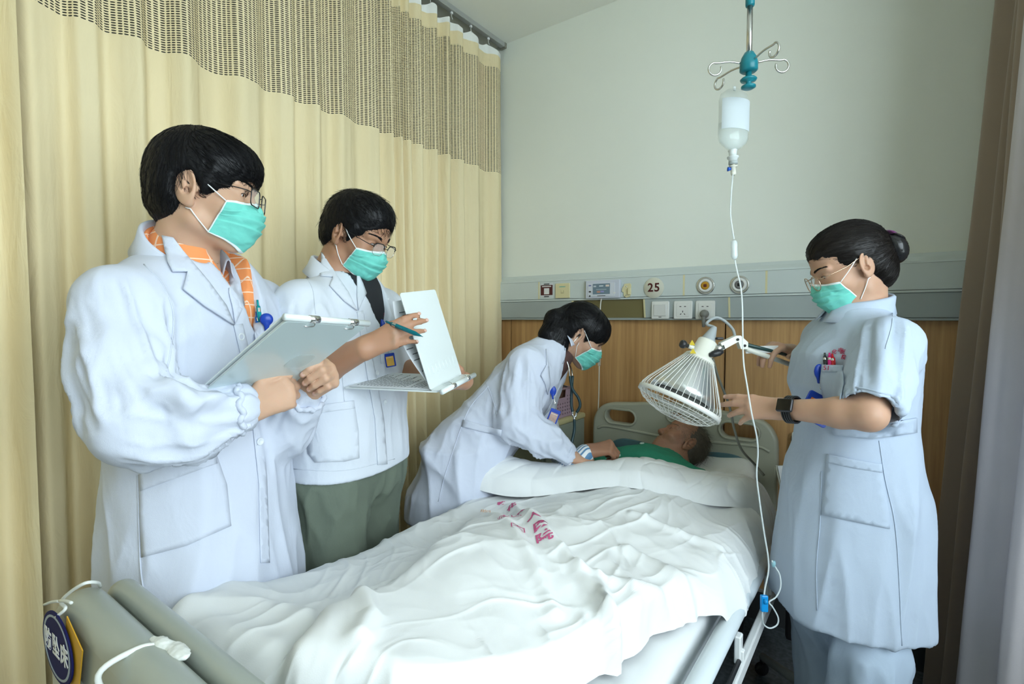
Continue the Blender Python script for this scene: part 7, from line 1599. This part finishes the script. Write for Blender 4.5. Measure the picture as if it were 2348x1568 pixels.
def clipboard_open():
    H0 = at(1003, 899, 1.44); ex = Vector((-.30, .945, .10)).normalized(); w = .215; H1 = H0 + ex * w; eb = Vector((-.97, -.25, .0)); eb = (eb - ex * eb.dot(ex)).normalized(); h = .31
    th = thing('clipboard', 'open white clipboard with printed sheets held by the man in the olive trousers', 'clipboard', tuple(H0))
    sheet('base_board', H0, ex, eb, w, h, .004, M_cbw, th); nb = ex.cross(eb); up = nb if nb.z > 0 else -nb; s = 1 if nb.z > 0 else -1
    pg = sheet('paper_sheet', H0 + ex * .008 + eb * .03 + up * .004, ex, eb, w - .014, h - .04, .002, M_paper, th, .002); print_lines('printed_text', H0 + ex * .012 + eb * .035 + up * .004, ex, eb, w - .024, h - .05, pg, 20, 3, .0016, s)
    ef = Vector((-.235, -.17, .955)); ef = (ef - ex * ef.dot(ex)).normalized(); hf = .285; F0 = H0 + eb * .022 + up * .004
    sheet('front_cover', F0, ex, ef, w, hf, .0035, M_cbw, th); nf = ex.cross(ef); out = nf if nf.dot(-ray(1000, 780)) > 0 else -nf
    for k in range(8): q = F0 + ex * (.025 + .023 * k) + ef * .04 + out * .002; adopt(tube('embossed_rib', [q, q + ef * .026], .0012, M_cbw, None, 6), th)
    # loose sheets hanging inside the raised cover
    rows = []; bm = bmesh.new(); nw, nh = 8, 14
    for j in range(nh + 1):
        t = j / nh; rows.append([bm.verts.new(F0 + ex * (.006 + (w - .012) * i / nw) + ef * (.02 + .245 * t) - out * (.004 + .030 * math.sin(PI * t * .9)) + eb * .02 * t) for i in range(nw + 1)])
    for a, b in zip(rows[:-1], rows[1:]):
        for i in range(nw): bm.faces.new((a[i], a[i + 1], b[i + 1], b[i]))
    lf = adopt(bmdone(bm, 'lifted_sheet', M_paper, None, True), th)
    bm = bmesh.new(); rs = random.Random(8)
    for j in range(2, 13):
        t = j / 14
        for k in range(3):
            x0 = .006 + rs.uniform(0, .05); l = rs.uniform(.02, .05); q = F0 + ef * (.02 + .245 * t) - out * (.0025 + .030 * math.sin(PI * t * .9)) + eb * .02 * t + ex * (x0 + k * .055)
            bm.faces.new([bm.verts.new(p) for p in (q, q + ex * l, q + ex * l + ef * .003, q + ef * .003)])
    o = bmdone(bm, 'printed_text', M_print); o['kind'] = 'stuff'; adopt(o, lf)
    # clamp plate and ring bar
    q = H0 - eb * .018 + up * .003; adopt(tube('ring_bar', [q - ex * .008, q + ex * (w + .01)], .008, M_cbw, None, 14), th)
    for t in (.30, .78): c = q + ex * w * t; adopt(tube('bar_ring', [c - ex * .010, c + ex * .010], .0088, M_metal, None, 16), th); adopt(tube('wire_clip', spline([c + up * .008, c + up * .012 + eb * .012, c + up * .008 + eb * .026], 4), .0014, M_metal, None, 6), th)
    sheet('clamp_plate', H0 - eb * .014 + up * .004, ex, eb, w, .034, .005, M_cbw, th, .004); sheet('clamp_label', H0 + ex * .06 - eb * .008 + up * .0072, ex, eb, .085, .022, .0005, mat('label_pale', (.66, .72, .72), .4), th, .002)
clipboard_open()
def pen(name, label, tip, tail, r, m, grip=None, clip_dir=None, group=None, metal=True):
    tip, tail = Vector(tip), Vector(tail); L = (tail - tip).length; d = (tail - tip).normalized(); th = thing(name, label, 'pen', tuple(tip), group)
    adopt(lathe('pen_body', [(0, .0), (.0006, 0), (.0010, .004), (r * .55, .012), (r, .024), (r, L * .80), (r * .9, L * .86), (0, L * .86)], m, tip, d, None, 14), th); adopt(lathe('pen_button', [(0, L * .84), (r * .55, L * .84), (r * .5, L), (0, L)], m, tip, d, None, 12), th)
    if metal: adopt(lathe('pen_band', [(r * 1.03, L * .72), (r * 1.05, L * .74), (r * 1.05, L * .79), (r * 1.02, L * .81)], M_metal, tip, d, None, 14, True, False), th)
    c = Vector(clip_dir if clip_dir is not None else -fwd); c = (c - d * c.dot(d)).normalized(); adopt(tube('pen_clip', [tip + d * L * .82 + c * r, tip + d * L * .80 + c * (r + .003), tip + d * L * .60 + c * (r + .0025), tip + d * L * .53 + c * (r + .0005)], .0014, m, None, 6), th)
    return th
M_pteal = mat('pen_teal', (.0, .13, .16), .25)
pen('ballpoint_pen', 'teal ballpoint pen in the fingers of the man with the open clipboard', at(970, 772, 1.335), at(885, 737, 1.37), .0058, M_pteal)
def chest_pen(lab, bvh, tip_px, tail_px, m, r=.005, off=.007):
    a = cast(bvh, *tip_px, off); b = cast(bvh, *tail_px, off)
    if a is None or b is None: 
        g = a or b
        if g is None: return
        dd = (g - CAM).length / ray(*(tip_px if a else tail_px)).length; a = a or CAM + ray(*tip_px) * dd; b = b or CAM + ray(*tail_px) * dd
    pen('pocket_pen', lab, a, b, r, m, None, None, 'pens in chest pockets')
M_pk = mat('pen_pink', (.70, .01, .22), .3); M_pr = mat('pen_red', (.55, .012, .02), .3); M_pb = mat('pen_black', (.03, .035, .04), .25); M_pg = mat('pen_green_clear', (.0, .30, .33), .2); M_pblue = mat('pen_blue', (.02, .16, .52), .25)
chest_pen('dark grey pen in the nurse chest pocket', PD['coat'], (1894, 868), (1891, 809), M_pb); chest_pen('pink pen in the nurse chest pocket', PD['coat'], (1904, 868), (1902, 809), M_pk); chest_pen('red pen in the nurse chest pocket', PD['coat'], (1915, 868), (1908, 811), M_pr)
chest_pen('teal clear pen in the chest pocket beside the closed clipboard', PA['coat'], (604, 790), (590, 688), M_pg, .0055, .010); chest_pen('blue pen in the chest pocket beside the closed clipboard', PA['coat'], (598, 795), (588, 715), M_pblue, .0055, .008)
M_badge = mat('badge_blue', (.012, .055, .42), .3); M_orange = mat('badge_orange', (.72, .20, .05), .5, noise_amt=.4, noise_scale=40); M_yel = mat('badge_yellow', (.72, .42, .08), .5, noise_amt=.3, noise_scale=50); M_insC = mat('badge_insert_pink', (.45, .30, .25), .4, noise_amt=.4, noise_scale=60)
def badge(lab, quad, d, insert, reel, tilt_n=None, dreel=None):
    """quad: pixel corners TL, TR, BR, BL of the holder; reel: pixel of the yoyo reel above"""
    TL, TR, BR, BL = [at(*p, d) for p in quad]; ex = (TR - TL); w = ex.length; ex.normalize(); ey = (TL - BL); ey = (ey - ex * ey.dot(ex)); h = ey.length; ey.normalize(); n = ex.cross(ey); R = frame(x=ex, y=ey)
    th = thing('id_badge', lab, 'badge', tuple(BL), 'staff badges')
    adopt(shape2d('badge_holder', [rrect(0, 0, w, h, w * .09)], .005, .0015, M_badge, BL, R), th); adopt(shape2d('badge_card', [rrect(w * .13, h * .08, w * .87, h * .78, w * .02)], .001, .0002, insert, BL + n * .0026, R), th)
    rc = at(*reel, dreel or d); mid = BL + ex * w * .5 + ey * h * .96; adopt(tube('badge_strap', [mid, mid.lerp(rc, .4), rc], .0022, M_metal, None, 6), th); adopt(lathe('snap_ring', [(.003, -.001), (.0055, -.001), (.0055, .001), (.003, .001)], M_metal, mid.lerp(rc, .35), n, None, 14, True, False), th)
    F = Field(); F.ell(rc, (.0135, .006, .020), np.array(frame(x=ex, z=Zv))); F.cone(rc - Zv * .018, rc - Zv * .03, .006, .004, .004); V, Q = F.mesh(.002); adopt(link('badge_reel', npmesh('badge_reel', V, Q), M_badge), th)
    for k in range(5): adopt(box('badge_mark', BL + ex * w * (.22 + .13 * k) + ey * h * .70 + n * .0034, (w * .06, h * .05, .0004), M_printw, None, 0, R), th)
    return th
def dcoat(c, px, py, off=.012):
    v = cast(c, px, py, off); return (v - CAM).dot(RC @ Vector((0, 0, -1))) if v else 1.5
dD = dcoat(PD['coat'], 1878, 900, .012); badge('blue badge with orange card hanging at the nurse chest', ((1834, 879), (1896, 912), (1894, 968), (1828, 950)), dD, M_orange, (1878, 851), None, dcoat(PD['coat'], 1878, 851, .008))
dB = dcoat(PB['coat'], 892, 830, .03); badge('blue badge with yellow card hanging from the man with open clipboard', ((881, 812), (904, 808), (907, 838), (886, 843)), dB, M_yel, (874, 745), None, dcoat(PB['coat'], 874, 745, .01))
badge('blue badge dangling from the bending woman coat', ((1251, 929), (1273, 938), (1272, 982), (1250, 970)), 2.02, M_insC, (1268, 896), None, 2.03)
dA = dcoat(PA['coat'], 600, 740, .02); rc = at(611, 732, dA - .004); th = thing('badge_reel', 'dark blue badge reel clipped beside the pens at the chest pocket', 'badge reel', tuple(rc)); F = Field(); F.ell(rc, (.016, .008, .016), np.array(frame(x=-ray(611, 732).cross(Zv) * -1, z=Zv))); F.cone(rc - Zv * .014, rc - Zv * .028, .007, .005, .004); V, Q = F.mesh(.002); adopt(link('reel_case', npmesh('reel_case', V, Q), M_badge), th); adopt(tube('reel_strap', [rc - Zv * .028, rc - Zv * .045], .002, M_metal, None, 6), th)
# pink pen cap at the bending woman
pen('pocket_pen', 'pink pen in the pocket of the bending woman', at(1266, 900, 2.05), at(1277, 874, 2.05), .0055, M_pk, None, None, 'pens in chest pockets', False)
# stethoscope
def stethoscope():
    M_tub = mat('stethoscope_green', (.012, .040, .048), .35); hd = PC['hd']; th = thing('stethoscope', 'dark green stethoscope hanging from the ears of the bending woman', 'stethoscope', tuple(at(1305, 1040, 2.05)))
    near = [hd.p(7.8, -.2, -.4), at(1298, 808, 2.09), at(1304, 842, 2.08), at(1307, 866, 2.08)]; far = [hd.p(-7.6, -.2, -.4), at(1306, 820, 2.20), at(1311, 850, 2.12), at(1313, 866, 2.11)]
    adopt(tube('ear_tube', spline(near, 6), .0030, M_steel, None, 8), th); adopt(tube('ear_tube', spline(far, 6), .0030, M_steel, None, 8), th)
    adopt(lathe('ear_tip', [(0, -.007), (.005, -.006), (.0065, 0), (.004, .006), (0, .007)], M_black, hd.p(8.0, -.1, -.4), hd.v(1, 0, 0), None, 12), th)
    y0 = at(1317, 950, 2.08); adopt(tube('rubber_tube', spline([at(1307, 862, 2.08), at(1312, 890, 2.08), at(1326, 912, 2.08), at(1330, 930, 2.08), at(1322, 946, 2.08)], 7), .0058, M_tub, None, 10), th); adopt(tube('rubber_tube', spline([at(1313, 862, 2.11), at(1311, 890, 2.10), at(1310, 925, 2.09), at(1313, 944, 2.085)], 7), .0058, M_tub, None, 10), th)
    adopt(tube('yoke', spline([at(1322, 944, 2.08), at(1321, 952, 2.08), at(1317, 956, 2.08), at(1313, 951, 2.085), at(1313, 943, 2.085)], 5), .0042, M_metal, None, 8), th); adopt(tube('yoke_stem', [at(1317, 955, 2.08), at(1317, 964, 2.08)], .0046, M_metal, None, 8), th)
    adopt(tube('main_tube', spline([at(1317, 962, 2.08), at(1317, 985, 2.08), at(1312, 1010, 2.07), at(1307, 1036, 2.06), at(1310, 1062, 2.05)], 7), .0058, M_tub, None, 10), th); adopt(lathe('chest_piece', [(0, -.006), (.018, -.006), (.021, -.002), (.021, .003), (.010, .006), (0, .007)], M_steel, at(1318, 1066, 2.05), (0, .2, 1), None, 24), th)
stethoscope()
# ---------------------------------------------------------------- tags tied on the footboard
M_string = mat('cotton_tie', (.72, .74, .70), .85)
def foot_tags():
    c = at(132, 1484, .90); Rt = frame(x=Vector((1, .02, 0)), y=Zv); th = thing('bed_warning_tag', 'dark blue oval warning tag with white characters tied to the footboard', 'tag', (c.x, c.y, c.z - .06)); el = lambda a, b: [(a * math.cos(t), b * math.sin(t)) for t in np.linspace(0, 2 * PI, 40, endpoint=False)]
    TX, TZ = .080, .060
    n = Vector((0, -1, 0)); c.y = .236; r_ = ray(132, 1484); c = CAM + r_ * ((.236 - CAM.y) / r_.y)
    adopt(shape2d('tag_plate', [el(TX, TZ)], .003, .0008, mat('tag_navy', (.010, .012, .085), .7, spec=.15), c, Rt), th); adopt(shape2d('tag_border', [el(TX * .90, TZ * .90), el(TX * .82, TZ * .84)], .0006, .0001, mat('tag_line', (.30, .36, .42), .5), c + n * .0018, Rt), th)
    for k, ch in enumerate('防坠床'): adopt(text('tag_character', ch, .040, M_printw, c + n * .0024 + Rt @ Vector((-.044 + .044 * k, 0, .0)), Rt, None, .0003, 'CENTER', 0, .0008), th)
    t0 = c + Vector((.0, 0, TZ * .9))
    tie = thing('tag_string', 'white cotton string looped over the footboard corner', 'string', tuple(t0)); g = lambda px, py, Y: CAM + ray(px, py) * ((Y - CAM.y) / ray(px, py).y)
    adopt(tube('string_loop', spline([t0, g(150, 1395, .245), g(140, 1380, .246), g(160, 1358, .25), g(195, 1337, .262), g(224, 1336, .285), g(230, 1345, .318)], 7), .0028, M_string, None, 8), tie)
    for q in ((g(137, 1378, .244), g(118, 1380, .244), g(102, 1386, .243)), (g(137, 1377, .244), g(150, 1378, .242), g(164, 1382, .242))): adopt(tube('string_end', spline(list(q), 4), .0026, M_string, None, 6), tie)
    y = thing('yellow_tag', 'orange and yellow card tag hanging behind the blue oval tag', 'tag', tuple(c)); adopt(box('card', c + Vector((.055, .006, -.012)), (.085, .0015, .135), mat('card_amber', (.62, .33, .02), .5), None, 0, Matrix.Rotation(.35, 3, 'Y')), y)
    # second tie
    tb = thing('knotted_tie', 'white cloth tie knotted round the footboard rail', 'tie', tuple(at(385, 1475, .8))); z1 = .845
    k0 = atZ(372, 1478, .866); F = Field(); F.ell(k0, (.018, .011, .010)); F.ell(k0 + Vector((.036, .008, .0)), (.030, .013, .006), None, .006); F.ell(k0 + Vector((-.018, -.004, 0)), (.012, .007, .007), None, .005); V, Q = F.mesh(.0025); V = V + normals(V, Q) * (.0012 * ridged(V * 120, 1))[:, None]; adopt(link('tie_knot', npmesh('tie_knot', V, Q), M_string), tb)
    adopt(tube('tie_tail', spline([k0, k0 + Vector((-.012, -.03, .004)), k0 + Vector((-.018, -.075, -.012)), Vector((k0.x - .02, .245, .79)), Vector((k0.x - .02, .242, .70))], 7), .0045, M_string, None, 8), tb)
foot_tags()
# ---------------------------------------------------------------- stamped hospital name on the duvet
def stamps():
    mk = (('敦', 1148, 1138, .030), ('化', 1172, 1146, .034), ('市', 1196, 1156, .042), ('人', 1222, 1166, .045), ('医', 1240, 1188, .052), ('院', 1246, 1218, .05))
    mk2 = (('胸', 1112, 1158, .04, 1), ('病', 1152, 1170, .04, 0), ('心', 1178, 1166, .05, 0), ('内', 1186, 1192, .05, 0))
    p0, p1 = hit(1190, 1172), hit(1245, 1230); uy = Vector((p0.x - p1.x, p0.y - p1.y, 0)).normalized(); ux = Vector((uy.y, -uy.x, 0))
    for s_, x, y, sz in mk: v = hit(x, y + 16); stamp(s_, (v.x, v.y), ux, uy, sz, M_stamp, .0012)
    for s_, x, y, sz, k in mk2: v = hit(x, y + 16); stamp(s_, (v.x, v.y), ux, uy, sz, M_stamp2 if k else M_stamp, -.0004)
stamps()
